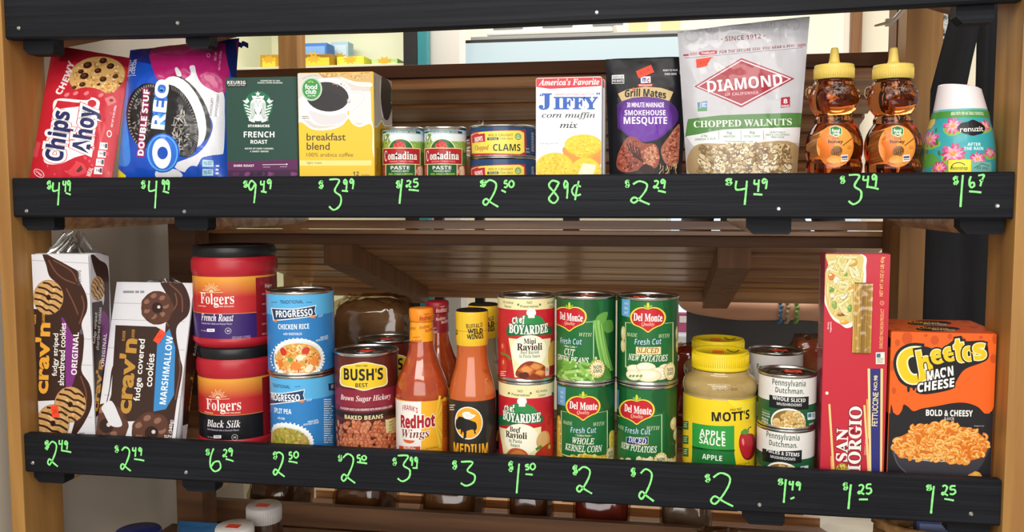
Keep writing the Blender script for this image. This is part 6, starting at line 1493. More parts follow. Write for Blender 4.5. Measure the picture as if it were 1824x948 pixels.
def wing_sauce(label, colour):
    r, X0, Yc, k, z_ = bottle('wing_sauce_bottle', label, 0, 0, 0.034, BW, Z3, 745, None, 'wing sauce bottles')
    P = [(a*k, z_(y)) for a, y in BW if z_(y) > ZL+0.01][::-1]; P = [(116*k, ZL), (122*k, ZL+0.004)]+[p for p in P if p[1] > ZL+0.009]
    m = MB(); m.lathe(X0, Yc, P, 56); m.build('bottle', mat('wing_sauce_'+colour[1:], colour, 0.08, spec=0.7, coat=0.6, mix=((40, 40, 40), '#8a4a1a', 0.62, 0.8, 5)), r)
    m = MB(); m.lathe(X0, Yc, [(80*k, z_(230)), (84*k, z_(226)), (85*k, z_(150)), (83*k, z_(140)), (76*k, z_(136)), (74*k, z_(139)), (0.0002, z_(139))], 56); m.build('cap', mat('wing_cap_black', '#1c1a18', 0.35), r)
    s = Cyl(X0, Yc, ZL, 124*k, [(a, b-ZL) for a, b in P]+[(85.5*k, z_(150)-ZL), (83.5*k, z_(141)-ZL)]); s.curved = 0.0045; A = Art(s, Z3, 4e-4); zv = lambda y: z_(y)-ZL
    A.uvrect(-PI*s.r, zv(324), PI*s.r, zv(143), '#e9bf2e'); A.uvrect(-PI*s.r, zv(246), PI*s.r, zv(243), '#b88f1c')
    for q in (-0.9, -0.62, 0.55): A.uvrect(q*s.r, zv(324), q*s.r+0.0006, zv(143), '#c8a024')
    A.text('BUFFALO', 757, 209, 90, 24, '#2a2214', BOLD, 4, arc=-3); A.text('WILD', 762, 238, 84, 28, '#1c180e', BOLD, 2, bold=0.03); A.text('WINGS', 762, 266, 92, 28, '#1c180e', BOLD, 2, bold=0.02)
    A.text('WILD', 640, 240, 84, 28, '#1c180e', BOLD, 2, bold=0.03)
    A.build('neck_sleeve', PRINT_CAN, r); A = Art(s, Z3, 4e-4)
    A.uvrect(-PI*s.r, 0.002, PI*s.r, zv(606), '#2a2724')
    A.ell(722, 723, 80, 88, '#f2efe8'); A.ell(722, 723, 74, 82, '#eda92a')
    A.curve([(660, 712), (668, 690), (690, 690), (712, 700), (740, 710), (764, 722), (768, 750), (760, 764), (764, 776), (756, 778), (750, 758), (728, 760), (712, 770), (712, 798), (698, 804), (700, 776), (684, 756), (668, 756), (658, 738)], '#1c1a18')
    A.poly([(700, 775), (715, 770), (712, 802), (700, 803)], '#1c1a18'); A.poly([(685, 756), (696, 758), (690, 780), (684, 780)], '#1c1a18'); A.stroke([(672, 690), (662, 694), (666, 702)], 4, '#f2efe8')
    A.curve([(700, 694), (692, 672), (706, 664), (728, 664), (742, 676), (762, 680), (752, 692), (738, 700), (718, 702)], '#f4f2ee')
    for q in range(3): A.stroke([(704+q*12, 672), (716+q*12, 684), (724+q*10, 694)], 2, '#b8b4ac')
    A.text('MEDIUM', 732, 864, 204, 62, '#eda92a', BOLD, 0, bold=0.01); A.lines(625, 625, 655, 660, 3, '#cfcac0')
    A.build('label', PRINT_CAN, r); return r
r1 = wing_sauce('wing sauce bottle with round bison emblem, front one', '#c4602a')
r2 = wing_sauce('pale speckled wing sauce bottle behind the front one', '#a89a7a')
Y2 = r1.location.y+0.075; tgt = at(862, 640, Y2); r2.location = (tgt.x, Y2, ZL)
# ------------------------------------------------------------------ ravioli cans
Z4 = (870, 500, 2.7875)
def food_spots(A, P_, n, rx, ry, cols, seed): A.specks(P_, n, rx, ry, cols, seed)
def ravioli_art(A, s, ht, rim, dx, dy, up):
    wrap(A, s, ht, rim, '#c3222e'); X = lambda x: x+dx; Y_ = lambda y: y+dy
    band(A, s, Y_(80), Y_(146), '#efe3ae')
    for k, (a_, b_) in enumerate((('NO Artificial', 'Flavors'), ('NO', 'Preservatives'), ('NO Artificial', 'Colors'))):
        x = X(96+k*108); A.text(a_, x, Y_(108)+k*(1 if k < 2 else 0), 66 if k != 1 else 26, 13, '#3f5a34', SANS, 0, bold=0.015); A.text(b_, x, Y_(128), 92 if k == 1 else 42, 13, '#3f5a34', SANS, 0, bold=0.015)
        A.poly([(x+46, Y_(118)), (x+54, Y_(112)), (x+58, Y_(122)), (x+50, Y_(126))], '#3f7a3a')
    A.poly([(X(100), Y_(285)), (X(308), Y_(285)), (X(300), Y_(470)), (X(130), Y_(480)), (X(115), Y_(380))], '#f2e6b0'); A.ell(X(205), Y_(350), 95, 80, '#faf4dc')
    # emblem: green arch with a plain chef hat
    A.ell(X(208), Y_(225), 82, 56, '#2f8a4a', a0=0, a1=180)
    A.curve([(X(194), Y_(172)), (X(190), Y_(152)), (X(208), Y_(140)), (X(226), Y_(142)), (X(236), Y_(156)), (X(230), Y_(172))], '#f6f4f0'); A.poly([(X(196), Y_(170)), (X(230), Y_(170)), (X(229), Y_(186)), (X(197), Y_(186))], '#eceae6')
    A.poly([(X(90), Y_(228)), (X(205), Y_(214)), (X(316), Y_(230)), (X(316), Y_(264)), (X(205), Y_(270)), (X(90), Y_(276))], '#1f6a3a')
    A.text('Chef', X(150), Y_(200), 70, 44, '#f8f6f0', BOLDI, 10, bold=0.02, out=('#1f6a3a', 0.06)); A.text('BOYARDEE', X(203), Y_(242), 214, 48, '#f8f6f0', SERIF, 0, bold=0.02, arc=-5, out=('#1f6a3a', 0.06))
    A.poly([(X(55), Y_(225)), (X(70), Y_(250)), (X(50), Y_(280))], '#c3222e')
    if up:
        A.text('Mini', X(206), Y_(301), 62, 26, '#2a1a14', SERIF, bold=0.01); A.text('Ravioli', X(206), Y_(330), 130, 36, '#2a1a14', SERIF, bold=0.015); A.text('Beef Ravioli', X(206), Y_(356), 94, 18, '#2f6a44', SERIF); A.text('in Pasta Sauce', X(206), Y_(375), 106, 18, '#2f6a44', SERIF)
        A.curve([(X(135), Y_(470)), (X(160), Y_(420)), (X(210), Y_(400)), (X(280), Y_(425)), (X(290), Y_(480)), (X(200), Y_(495))], '#8a3a1c')
        for cx, cy, w_, c in ((190, 440, 46, '#c8662c'), (235, 425, 38, '#d07838'), (255, 455, 34, '#c06028')):
            A.poly([(X(cx-w_), Y_(cy+6)), (X(cx-w_*0.2), Y_(cy-w_*0.5)), (X(cx+w_), Y_(cy-4)), (X(cx+w_*0.4), Y_(cy+w_*0.7))], c); A.curve([(X(cx-w_*.6), Y_(cy+4)), (X(cx-w_*0.1), Y_(cy-w_*0.3)), (X(cx+w_*.6), Y_(cy-2)), (X(cx+w_*0.2), Y_(cy+w_*0.4))], '#e09650')
        A.curve([(X(150), Y_(465)), (X(190), Y_(455)), (X(200), Y_(478)), (X(165), Y_(486))], '#5a2414')
        for cx, cy in ((78, 345), (82, 425)): A.ell(X(cx), Y_(cy), 32, 46, '#b0281e'); A.ell(X(cx-6), Y_(cy-6), 24, 36, '#c83c28'); A.ell(X(cx-8), Y_(cy-20), 8, 12, '#e88a70')
        A.stroke([(X(60), Y_(360)), (X(90), Y_(370)), (X(112), Y_(392))], 9, '#5a8a2e')
        A.curve([(X(300), Y_(330)), (X(330), Y_(300)), (X(336), Y_(400)), (X(300), Y_(420))], '#e0a850'); A.lines(60, 450, 90, 478, 3, '#f0c8b0')
        A.poly([(X(282), Y_(432)), (X(300), Y_(426)), (X(300), Y_(470)), (X(282), Y_(474))], '#e8c0b0'); A.text('320', X(291), Y_(442), 16, 12, '#7a1a20', BOLD); A.poly([(X(304), Y_(424)), (X(326), Y_(416)), (X(326), Y_(460)), (X(304), Y_(468))], '#8a1a22')
    else:
        A.text('Beef', X(178), Y_(300), 60, 28, '#2a1a14', SERIF, bold=0.01); A.text('Ravioli', X(180), Y_(328), 118, 34, '#2a1a14', SERIF, bold=0.015); A.text('in Pasta', X(178), Y_(356), 72, 20, '#2f6a44', SERIF); A.text('Sauce', X(178), Y_(377), 52, 20, '#2f6a44', SERIF)
        A.curve([(X(120), Y_(480)), (X(150), Y_(402)), (X(200), Y_(394)), (X(240), Y_(420)), (X(245), Y_(480))], '#b85a2c'); A.curve([(X(140), Y_(450)), (X(165), Y_(412)), (X(205), Y_(405)), (X(230), Y_(430))], '#d47c40')
        A.ell(X(322), Y_(355), 44, 50, '#cf9a58'); A.ell(X(316), Y_(348), 34, 38, '#dcae72'); A.curve([(X(280), Y_(420)), (X(340), Y_(370)), (X(366), Y_(380)), (X(366), Y_(450)), (X(285), Y_(460))], '#b83028'); A.stroke([(X(282), Y_(400)), (X(310), Y_(382))], 14, '#4a8a2e'); A.ell(X(348), Y_(385), 16, 16, '#2a4a2a'); A.ell(X(348), Y_(385), 12, 12, '#c8b83a')
        A.ell(X(348), Y_(255), 18, 22, '#8a1a22'); A.lines(X(335), Y_(240), X(362), Y_(272), 5, '#c3222e')
Yr = 0.036
def stack_h(xc, yT, Y, r): return (at(xc, yT, Y+2*r).z-ZL)/2
hr = stack_h(937, 519, Yr, 0.0385)
r, s, ht, rim = can('ravioli_can', 'red and cream ravioli can, upper one of its stack', 'can', 885.5, 989.5, 519, Yr, ZL+hr+0.0004, None, 'ravioli cans', ht=hr-0.0004)
A = Art(s, Z4); ravioli_art(A, s, ht, rim, 0, 0, True); A.build('label', PRINT_CAN, r)
r, s, ht, rim = can('ravioli_can', 'red and cream ravioli can, lower one of its stack', 'can', 886.5, 988.5, 519, Yr, ZL, None, 'ravioli cans', ht=hr)
A = Art(s, Z4); ravioli_art(A, s, ht, rim, -46, 440, False); A.build('label', PRINT_CAN, r)
# ------------------------------------------------------------------ green vegetable cans
def shield(A, X, Y_, cx, cy):
    def sh(k): return [(X(cx+x*k), Y_(cy+y*k)) for x, y in ((0, -46), (24, -52), (52, -46), (74, -26), (78, 0), (66, 24), (40, 36), (18, 48), (0, 60), (-18, 48), (-40, 36), (-66, 24), (-78, 0), (-74, -26), (-52, -46), (-24, -52))]
    A.curve(sh(1.14), '#2a5a2a'); A.curve(sh(1.1), '#f0d44a'); A.curve(sh(0.99), '#a01620'); A.curve(sh(0.95), '#c4202c')
    A.ell(X(cx), Y_(cy-64), 7, 16, '#d8d43a'); A.ell(X(cx-11), Y_(cy-58), 5, 12, '#8ab83a', 45); A.ell(X(cx+11), Y_(cy-58), 5, 12, '#8ab83a', -45)
    A.text('Del Monte', X(cx), Y_(cy-6), 144, 38, '#faf6f2', SERIF, -1, bold=0.012); A.text('Quality', X(cx), Y_(cy+27), 62, 22, '#f4e2c0', SERIFR, 0)
def veg_art(A, s, ht, rim, dx, dy, lines_, kind, sea=True, hl=None, ly=798, fc=744):
    wrap(A, s, ht, rim, '#1d6a34'); X = lambda x: x+dx; Y_ = lambda y: y+dy
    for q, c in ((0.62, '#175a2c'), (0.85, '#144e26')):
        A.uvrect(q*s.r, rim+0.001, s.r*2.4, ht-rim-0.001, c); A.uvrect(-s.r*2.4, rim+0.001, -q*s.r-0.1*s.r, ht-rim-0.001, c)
    # reference frame: shield centred on (470, 632) of the lower left can
    A.curve([(X(545), Y_(540)), (X(600), Y_(530)), (X(620), Y_(600)), (X(580), Y_(640)), (X(550), Y_(600))], '#17592b')
    fx0, fx1 = X(360), X(592)
    A.poly([(fx0, Y_(645)), (fx1, Y_(645)), (fx1, Y_(872)), (fx0, Y_(862))], '#cfd8a8'); A.poly([(fx0+4, Y_(648)), (fx1-4, Y_(648)), (fx1-4, Y_(868)), (fx0+4, Y_(858))], '#1d6a34')
    shield(A, X, Y_, 470, 630)
    A.text('MADE', X(392), Y_(706), 60, 18, '#d8e2b8', SERIFR, 0); A.text('WITH', X(550), Y_(712), 64, 18, '#d8e2b8', SERIFR, 0)
    A.text('Fresh Cut', X(470), Y_(fc), 134, 30, '#bcdcf0', BOLDI, 2, bold=-0.01, out=('#0f3a1e', 0.04))
    if kind in ('corn', 'beans'): A.text('\u2022 Golden Sweet \u2022' if kind == 'corn' else '\u2022 Blue Lake \u2022', X(472), Y_(770), 80, 11, '#e8e6c8', SERIF)
    y = ly
    for i, (t, w_, h_) in enumerate(lines_):
        if hl and i == 0:
            A.poly([(X(472-w_*.58), Y_(y-18)), (X(472+w_*.58), Y_(y-18)), (X(472+w_*.58), Y_(y+18)), (X(472-w_*.58), Y_(y+18))], '#e8d890'); A.poly([(X(472-w_*.56), Y_(y-16)), (X(472+w_*.56), Y_(y-16)), (X(472+w_*.56), Y_(y+16)), (X(472-w_*.56), Y_(y+16))], hl[0])
        A.text(t, X(470), Y_(y), w_, h_, hl[1] if hl and i == 0 else '#f6f4e4', SERIFR, -0.5, bold=0.018); y += 38
    if sea:
        A.poly([(X(345), Y_(520)), (X(384), Y_(530)), (X(382), Y_(622)), (X(344), Y_(612))], '#6aa8d8')
        for k, t in enumerate(('WITH', 'SEA', 'SALT')): A.text(t, X(364), Y_(556+k*22), 26, 12, '#e4f0f8', SANS)
    P_ = lambda L: [(X(a), Y_(b)) for a, b in L]
    if kind == 'corn':
        A.curve(P_([(340, 700), (358, 690), (362, 860), (420, 880), (470, 862), (560, 870), (620, 860), (640, 960), (340, 960)]), '#e8c840'); A.curve(P_([(600, 760), (628, 752), (634, 860), (604, 860)]), '#ecd050'); A.specks(P_([(345, 700), (358, 700), (360, 860), (345, 860)]), 40, 8, 6, ['#f4dc60', '#e0b830', '#f8e884'], 3); A.specks(P_([(602, 760), (630, 756), (632, 860), (604, 858)]), 60, 8, 6, ['#f4dc60', '#e0b830', '#f8e884'], 4); A.specks(P_([(345, 880), (450, 864), (560, 872), (620, 866), (620, 930), (345, 930)]), 160, 11, 9, ['#f6e070', '#e8c238', '#fbea90', '#d8ae2c'], 5)
    if kind == 'beans':
        A.curve(P_([(600, 640), (620, 610), (660, 600), (650, 650), (640, 700), (610, 700)]), '#6aa44a'); A.curve(P_([(640, 650), (680, 640), (686, 690), (650, 700)]), '#5a963e')
        for a, b, c_ in (((596, 640), (640, 880), '#6fb04a'), ((612, 640), (660, 880), '#86c05e'), ((628, 660), (680, 890), '#5d9c3e')): A.stroke(P_([a, ((a[0]+b[0])/2-4, (a[1]+b[1])/2), b]), 17, c_); A.stroke(P_([a, ((a[0]+b[0])/2-8, (a[1]+b[1])/2), (b[0]-6, b[1])]), 4, '#a4d07a')
        A.curve(P_([(410, 840), (520, 858), (640, 850), (660, 960), (400, 960)]), '#4f8a34'); q = random.Random(2)
        for k in range(26): x, y2 = q.uniform(415, 590), q.uniform(850, 940); a = q.uniform(-60, 60); l = q.uniform(18, 34); A.stroke(P_([(x-l*math.cos(math.radians(a)), y2+l*math.sin(math.radians(a))), (x+l*math.cos(math.radians(a)), y2-l*math.sin(math.radians(a)))]), 17, q.choice(['#86b84e', '#a4cc6a', '#72a840']), smooth=False); A.ell(X(x+l*math.cos(math.radians(a))), Y_(y2-l*math.sin(math.radians(a))), 6, 8, '#c8dc98')
    if kind in ('sliced', 'diced'):
        for cx, cy, rx, ry in ((352, 700, 18, 36), (350, 760, 18, 32), (610, 700, 16, 34), (612, 760, 18, 34)) if kind == 'sliced' else ((650, 690, 34, 32), (660, 740, 38, 34), (664, 800, 40, 40), (676, 850, 36, 34), (655, 880, 44, 34)): A.ell(X(cx), Y_(cy), rx, ry, '#b89a5c'); A.ell(X(cx-2), Y_(cy-2), rx*0.92, ry*0.92, '#e0cc96'); A.ell(X(cx-4), Y_(cy-8), rx*0.5, ry*0.4, '#efe2b8')
        if kind == 'sliced':
            for cx, cy, rx, ry in ((410, 876, 50, 26), (552, 874, 40, 28), (460, 864, 48, 25), (528, 894, 62, 32), (470, 904, 66, 32), (400, 902, 44, 26)): A.ell(X(cx), Y_(cy), rx, ry, '#b8a468'); A.ell(X(cx), Y_(cy-1), rx*0.96, ry*0.93, '#eee6c4'); A.ell(X(cx-4), Y_(cy-4), rx*0.7, ry*0.6, '#f6f0d8')
            for x in (385, 400, 418, 436): A.ell(X(x), Y_(905), 8, 5, '#6f9a3e', 30)
        else:
            q = random.Random(9)
            for k in range(34): x, y2 = q.uniform(395, 640), q.uniform(866, 930); A.ell(X(x), Y_(y2), 24, 17, '#bfa868', q.uniform(0, 90), 6); A.ell(X(x), Y_(y2-2), 22, 15, q.choice(['#efe2b4', '#e6d49c', '#f6edcc']), q.uniform(0, 90), 6)
    return X, Y_
def badge(A, x, y, k=1.0):
    A.ell(x, y, 42*k, 46*k, '#b8923a'); A.ell(x, y, 40*k, 44*k, '#f2e4a8'); A.ell(x, y, 30*k, 33*k, '#c8a24a'); A.ell(x, y, 29*k, 32*k, '#f6ecc0'); A.text('NON', x, y-9*k, 44*k, 18*k, '#2a2a1c', BOLD, 0); A.text('GMO', x, y+11*k, 46*k, 18*k, '#2a2a1c', BOLD, 0)
    for j in range(18): a = 2*PI*j/18; A.ell(x+35*k*math.cos(a), y+38*k*math.sin(a), 2.2*k, 3.4*k, '#7a5a1c', math.degrees(a))
hv = stack_h(1045, 519, Yr, 0.0385)
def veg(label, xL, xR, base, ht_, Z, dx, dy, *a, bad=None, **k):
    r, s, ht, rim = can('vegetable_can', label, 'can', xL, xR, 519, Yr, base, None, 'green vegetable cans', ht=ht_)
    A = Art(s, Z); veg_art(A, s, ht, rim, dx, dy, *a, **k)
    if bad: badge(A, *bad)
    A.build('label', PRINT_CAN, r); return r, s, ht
r, s, ht = veg('green can showing cut green beans, upper one beside the ravioli cans', 990, 1097.5, ZL+hv+0.0004, hv-0.0004, Z4, -68, -443, [('CUT', 64, 34), ('GREEN BEANS', 200, 34)], 'beans', False, bad=(542, 438))
sticker(r, Vector((s.c.x+0.003, s.c.y-0.004, s.c.z+ht-0.0025)), (1, 0, 0), (0, 1, 0), 0.022, 0.013)
veg('green can showing whole kernel corn, lower one beside the ravioli cans', 991, 1097, ZL, hv, Z4, 0, 0, [('WHOLE', 112, 32), ('KERNEL CORN', 200, 34)], 'corn', bad=(607, 862, 0.9))
Z5 = (1090, 500, 2.708)
r, s, ht = veg('green can showing sliced potatoes, upper one beside the apple sauce', 1098.5, 1208.5, ZL+hv+0.0004, hv-0.0004, Z5, -296, -445, [('SLICED', 104, 28), ('NEW POTATOES', 204, 32)], 'sliced', ly=782, fc=740, hl=('#f0e0a0', '#8a1c22'), bad=(282, 437, 0.95))
sticker(r, Vector((s.c.x-0.012, s.c.y-0.01, s.c.z+ht-0.0025)), (1, 0, 0), (0, 1, 0), 0.018, 0.012)
veg('green can showing diced potatoes, lower one beside the apple sauce', 1099, 1208, ZL, hv, Z5, -350, 0, [('DICED', 92, 30), ('NEW POTATOES', 194, 32)], 'diced', ly=772, fc=726, hl=('#223a80', '#f4f0e0'), bad=(236, 872, 0.95))
# ------------------------------------------------------------------ apple sauce jars
MJ = [(128, 452), (132, 466), (142, 478), (160, 490), (171, 505), (175, 525), (174, 545), (169, 560), (166, 568), (170, 576), (171, 590), (171, 900)]
def sauce_jar(label):
    Z = Z5; cx = 519
    r, X0, Yc, k, z_ = bottle('apple_sauce_jar', label, 0, 0, 0.036, MJ, Z, cx, None, 'apple sauce jars'); r['category'] = 'jar'
    P = [(a*k, z_(y)) for a, y in MJ if z_(y) > ZL+0.01][::-1]; P = [(160*k, ZL), (170*k, ZL+0.004), (174*k, ZL+0.009)]+P
    m = MB(); m.lathe(X0, Yc, P, 64); m.build('jar', mat('apple_sauce', '#b39a62', 0.12, spec=0.6, coat=0.5, mix=((26, 26, 26), '#a58a52', 0.4, 0.7, 5)), r)
    R = 135*k; z0, z1 = z_(448), z_(362)
    m = MB(); m.lathe(X0, Yc, [(R*0.97, z0), (R, z0+0.001), (R*1.0, z0+0.004), (R*0.985, z0+0.005), (R*0.985, z1-0.003), (R*0.96, z1), (R*0.86, z1), (R*0.84, z1-0.0012), (0.0002, z1-0.0012)], 64); m.build('lid', mat('yellow_lid_plastic', '#e8cb1c', 0.38), r)
    for j in range(0): pass
    m = MB()
    for j in range(80):
        a = 2*PI*j/80; p = Vector((X0+R*0.988*math.cos(a), Yc+R*0.988*math.sin(a), z0+0.006)); m.tube([p, p+Vector((0, 0, z1-z0-0.010))], 0.0005, 5)
    m.build('lid_ribs', mat('yellow_lid_plastic', '#e8cb1c', 0.38), r)
    sticker(r, Vector((X0-0.004, Yc-0.012, z1-0.0002)), (1, 0, 0), (0, 1, 0), 0.016, 0.012)
    m = MB(); pts = [(X0+R*0.45+R*0.2*t, Yc-R*0.3+R*0.5*t*t, z1-0.0004) for t in (-1, -.5, 0, .5, 1)]; m.tube(pts, 0.0006, 5); m.build('lid_print', mat('lid_ink', '#4a3c10', 0.5), r)
    s = Cyl(X0, Yc, ZL, 174.5*k, [(a+0.0002, b-ZL) for a, b in P]); s.curved = 0.006; A = Art(s, Z, 3e-4); zv = lambda y: z_(y)-ZL
    A.text('25272NV 10:42', 552, 510, 106, 12, '#6a5426', SANS, 1); A.text('16 NOV 2025', 556, 526, 104, 12, '#6a5426', SANS, 1)
    A.build('date_print', PRINT_CAN, r); A = Art(s, Z, 3e-4)
    A.uvrect(-PI*s.r, 0.003, PI*s.r, zv(574), '#f0d020')
    A.curve([(560, 574), (640, 585), (700, 580), (700, 700), (640, 640), (580, 600)], '#f6dc3a')
    A.poly([(388, 684), (590, 700), (590, 824), (388, 808)], '#2f9a3e'); A.curve([(388, 802)]+[(388+k2*17, 806+k2*1.4+(6 if k2 % 2 else 0)) for k2 in range(13)]+[(590, 830), (590, 1000), (388, 1000), (386, 900)], '#1f7232'); A.poly([(388, 812), (590, 828), (590, 1000), (388, 1000)], '#1f7232')
    A.text("MOTT'S", 582, 656, 200, 46, '#1c1c1a', BOLD, 2, bold=0.012); A.text('since 1842', 598, 621, 62, 14, '#2a2a20', BOLDI, 1)
    A.text('APPLE', 482, 741, 124, 36, '#f4f8ee', BOLD, -1); A.text('SAUCE', 482, 777, 128, 36, '#f4f8ee', BOLD, -1); A.text('APPLE', 482, 854, 96, 26, '#f0f6ea', BOLD, 0)
    A.curve([(612, 790), (622, 740), (650, 738), (684, 745), (692, 800), (680, 850), (655, 866), (630, 850)], '#8a1420'); A.curve([(614, 790), (624, 745), (650, 743), (672, 750), (676, 800), (666, 842), (650, 858), (632, 842)], '#bc2430'); A.ell(632, 778, 7, 18, '#e88a80', 10)
    A.stroke([(652, 742), (658, 715), (672, 705)], 5, '#5a4a1c'); A.curve([(620, 735), (640, 715), (660, 725), (650, 742)], '#4f9a3a'); A.text('24 OZ (1 LB 8 OZ)', 636, 886, 84, 12, '#6a5a10', BOLD)
    for y in (700, 770, 830): A.poly([(343, y-25), (370, y-22), (370, y+20), (343, y+16)], '#2a7a34'); A.lines(346, y-16, 366, y+12, 3, '#d8e6c0')
    A.build('label', PRINT_CAN, r); return r
r1 = sauce_jar('yellow lidded apple sauce jar, front one, beside the mushroom cans')
Y2 = r1.location.y+0.114; tgt = at(1278.5, 640, Y2); r2 = dup(r1, (tgt.x, Y2, ZL), 'yellow lidded apple sauce jar standing behind the front one')
# ------------------------------------------------------------------ mushroom cans
ZN = (1340, 630, 4.408)
def mush_art(A, s, ht, rim, dx, dy, t1, t2, big):
    wrap(A, s, ht, rim, '#e6e3e0'); X = lambda x: x+dx; Y_ = lambda y: y+dy
    for k in range(14): A.uvrect(-PI*s.r, rim+0.002+k*0.004, PI*s.r, rim+0.0023+k*0.004, '#d9d5d2')
    v = A.P(X(290), Y_(408))[1]; A.uvrect(-PI*s.r, rim+0.0006, PI*s.r, v, '#1f5a38'); A.uvrect(-s.r*1.6, rim+0.0006, -s.r*0.62, v+0.0042, '#1f5a38')
    A.text('Pennsylvania', X(290), Y_(241), 266, 66, '#1c4a34', BOLD, -1, bold=-0.008); A.text('Dutchman', X(289), Y_(293), 210, 46, '#1c4a34', BOLD, -1, bold=-0.008); A.ell(X(402), Y_(314), 4, 4, '#1c4a34')
    A.poly([(X(134), Y_(322)), (X(443), Y_(336)), (X(441), Y_(436)), (X(133), Y_(420))], '#14181a'); A.text(t1, X(291), Y_(363), 264, 30, '#f2f2f0', BOLD, -2.5); A.text(t2, X(292), Y_(402), 194, 22, '#e8e8e6', BOLD, -1, bold=-0.01)
    A.ell(X(284), Y_(545), 140, 116, '#efece4'); A.ell(X(284), Y_(548), 128, 104, '#8a6a34'); q = random.Random(6)
    P_ = [(X(284+112*math.cos(j*PI/8)), Y_(548-92*math.sin(j*PI/8))) for j in range(16)]
    for k in range(34 if big else 60):
        for _ in range(20):
            x, y = q.uniform(X(165), X(402)), q.uniform(Y_(455), Y_(640))
            if inside(x, y, P_): break
        w_ = 36 if big else 24; a = q.uniform(-40, 40)
        A.ell(x, y, w_, w_*0.72, '#a07a3c', a, 16); A.ell(x, y-2, w_*0.93, w_*0.64, q.choice(['#dcbc7c', '#e6cc92', '#d2ae6a']), a, 16); A.ell(x, y+w_*0.12, w_*0.55, w_*0.3, '#b8935032'[:7], a, 12)
        if big: A.stroke([(x, y), (x+3, y+w_*0.6)], w_*0.34, '#e2c688', smooth=False)
    for k, t in enumerate(('NO ARTIFICIAL', 'PRESERVATIVES', 'NO COLORS')): A.text(t, X(105), Y_(448+k*20), 84, 12, '#8ab84a' if k == 0 else '#e6eee0', BOLD, -4)
    A.text('GROWN IN', X(98), Y_(512), 74, 16, '#f0f2ea', BOLD, -5); A.text('AMERICA', X(98), Y_(534), 74, 16, '#f0f2ea', BOLD, -5)
    A.poly([(X(433), Y_(465)), (X(494), Y_(455)), (X(494), Y_(512)), (X(434), Y_(522))], '#dfe8ea'); A.poly([(X(438), Y_(472)), (X(462), Y_(468)), (X(462), Y_(498)), (X(438), Y_(502))], '#3a7aa8'); A.lines(466, Y_(470), 490, Y_(500), 3, '#3f7a4a'); A.text('NET WT 4 OZ', X(464), Y_(552), 60, 16, '#e8ece4', BOLD, 4)
Ym = 0.021
mt = at(1403, 652, Ym+0.06).z; hm = None
rM, sM, hM, _ = can('x', 'x', 'x', 1351, 1452.5, 650, Ym, ZL, None)
rm_ = sM.r/0.965
for ch in list(rM.children): bpy.data.objects.remove(ch)
bpy.data.objects.remove(rM)
zt2 = at(1403, 650, Ym+2*rm_).z; hm = (zt2-ZL)/2
r, s, ht, rim = can('mushroom_can', 'white and green sliced mushroom can, upper one of the front stack', 'can', 1351, 1452.5, 650, Ym, ZL+hm+0.0004, None, 'mushroom cans', ht=hm-0.0004, rim=0.004)
A = Art(s, ZN); mush_art(A, s, ht, rim, 0, 0, 'WHOLE SLICED', 'MUSHROOMS', True); A.build('label', PRINT_CAN, r)
sticker(r, Vector((s.c.x+0.008, s.c.y+0.004, s.c.z+ht-0.0022)), (1, 0.05, 0), (0, 1, 0), 0.024, 0.016)
r, s, ht, rim = can('mushroom_can', 'white and green mushroom pieces can, lower one of the front stack', 'can', 1350, 1451.5, 650, Ym, ZL, None, 'mushroom cans', ht=hm, rim=0.004)
A = Art(s, ZN); mush_art(A, s, ht, rim, -54, 421, 'PIECES & STEMS', 'MUSHROOMS', False); A.build('label', PRINT_CAN, r)
for k, lab in ((0, 'white and green mushroom can, lower one of the rear stack'), (1, 'white and green mushroom can, upper one of the stack behind the front stack')):
    r, s, ht, rim = can('mushroom_can', lab, 'can', 1332, 1428, 630, 0.20, ZL+k*(hm+0.0004), None, 'mushroom cans', ht=hm, rim=0.004)
    A = Art(s, ZN); mush_art(A, s, ht, rim, -130, -116 if k else 300, 'WHOLE SLICED', 'MUSHROOMS', True); A.build('label', PRINT_CAN, r)
    if k: sticker(r, Vector((s.c.x+0.006, s.c.y+0.0, s.c.z+ht-0.0022)), (1, 0.05, 0), (0, 1, 0), 0.026, 0.016)
# ------------------------------------------------------------------ pasta carton
r, F0, FR, FL, FT, dim = carton_box('pasta_carton', 'tall red pasta carton with window and blue band', 'pasta', 1465, 1580.5, 452.5, 0.032, 0.04, ZL, '#b52634', ym=650)
Zt = (1455, 445, 4.514); A = Art(F0, Zt)
A.poly([(20, 0), (620, 0), (620, 2200), (20, 2200)], '#c4293a')
A.curve([(70, 40), (370, 40), (395, 150), (390, 300), (350, 480), (300, 600), (240, 630), (190, 600), (130, 560), (85, 480), (60, 400), (64, 200)], '#f0ede4'); A.poly([(66, 36), (365, 36), (390, 150), (300, 300), (70, 300)], '#f0ede4')
q = random.Random(12); plate = [(70, 40), (350, 40), (370, 150), (368, 300), (330, 470), (280, 580), (200, 580), (120, 520), (80, 440), (66, 300)]
A.curve(plate, '#d8c478')
def strands(n):
    k = 0
    while k < n:
        x, y = q.uniform(60, 370), q.uniform(40, 590)
        if not inside(x, y, plate): continue
        a = q.uniform(0, 6.28); l = q.uniform(28, 62); p = [(x-l*math.cos(a), y-l*math.sin(a)), (x+q.uniform(-22, 22), y+q.uniform(-22, 22)), (x+l*math.cos(a), y+l*math.sin(a))]
        if not all(inside(*pp, plate) for pp in p): continue
        k += 1; A.stroke(p, 25, '#a8903e'); A.stroke(p, 20, q.choice(['#ecdf9c', '#f2e8b0', '#e4d488', '#f6efc4'])); A.stroke([(u+3, v+3) for u, v in p], 4, '#cdb868')
strands(70)
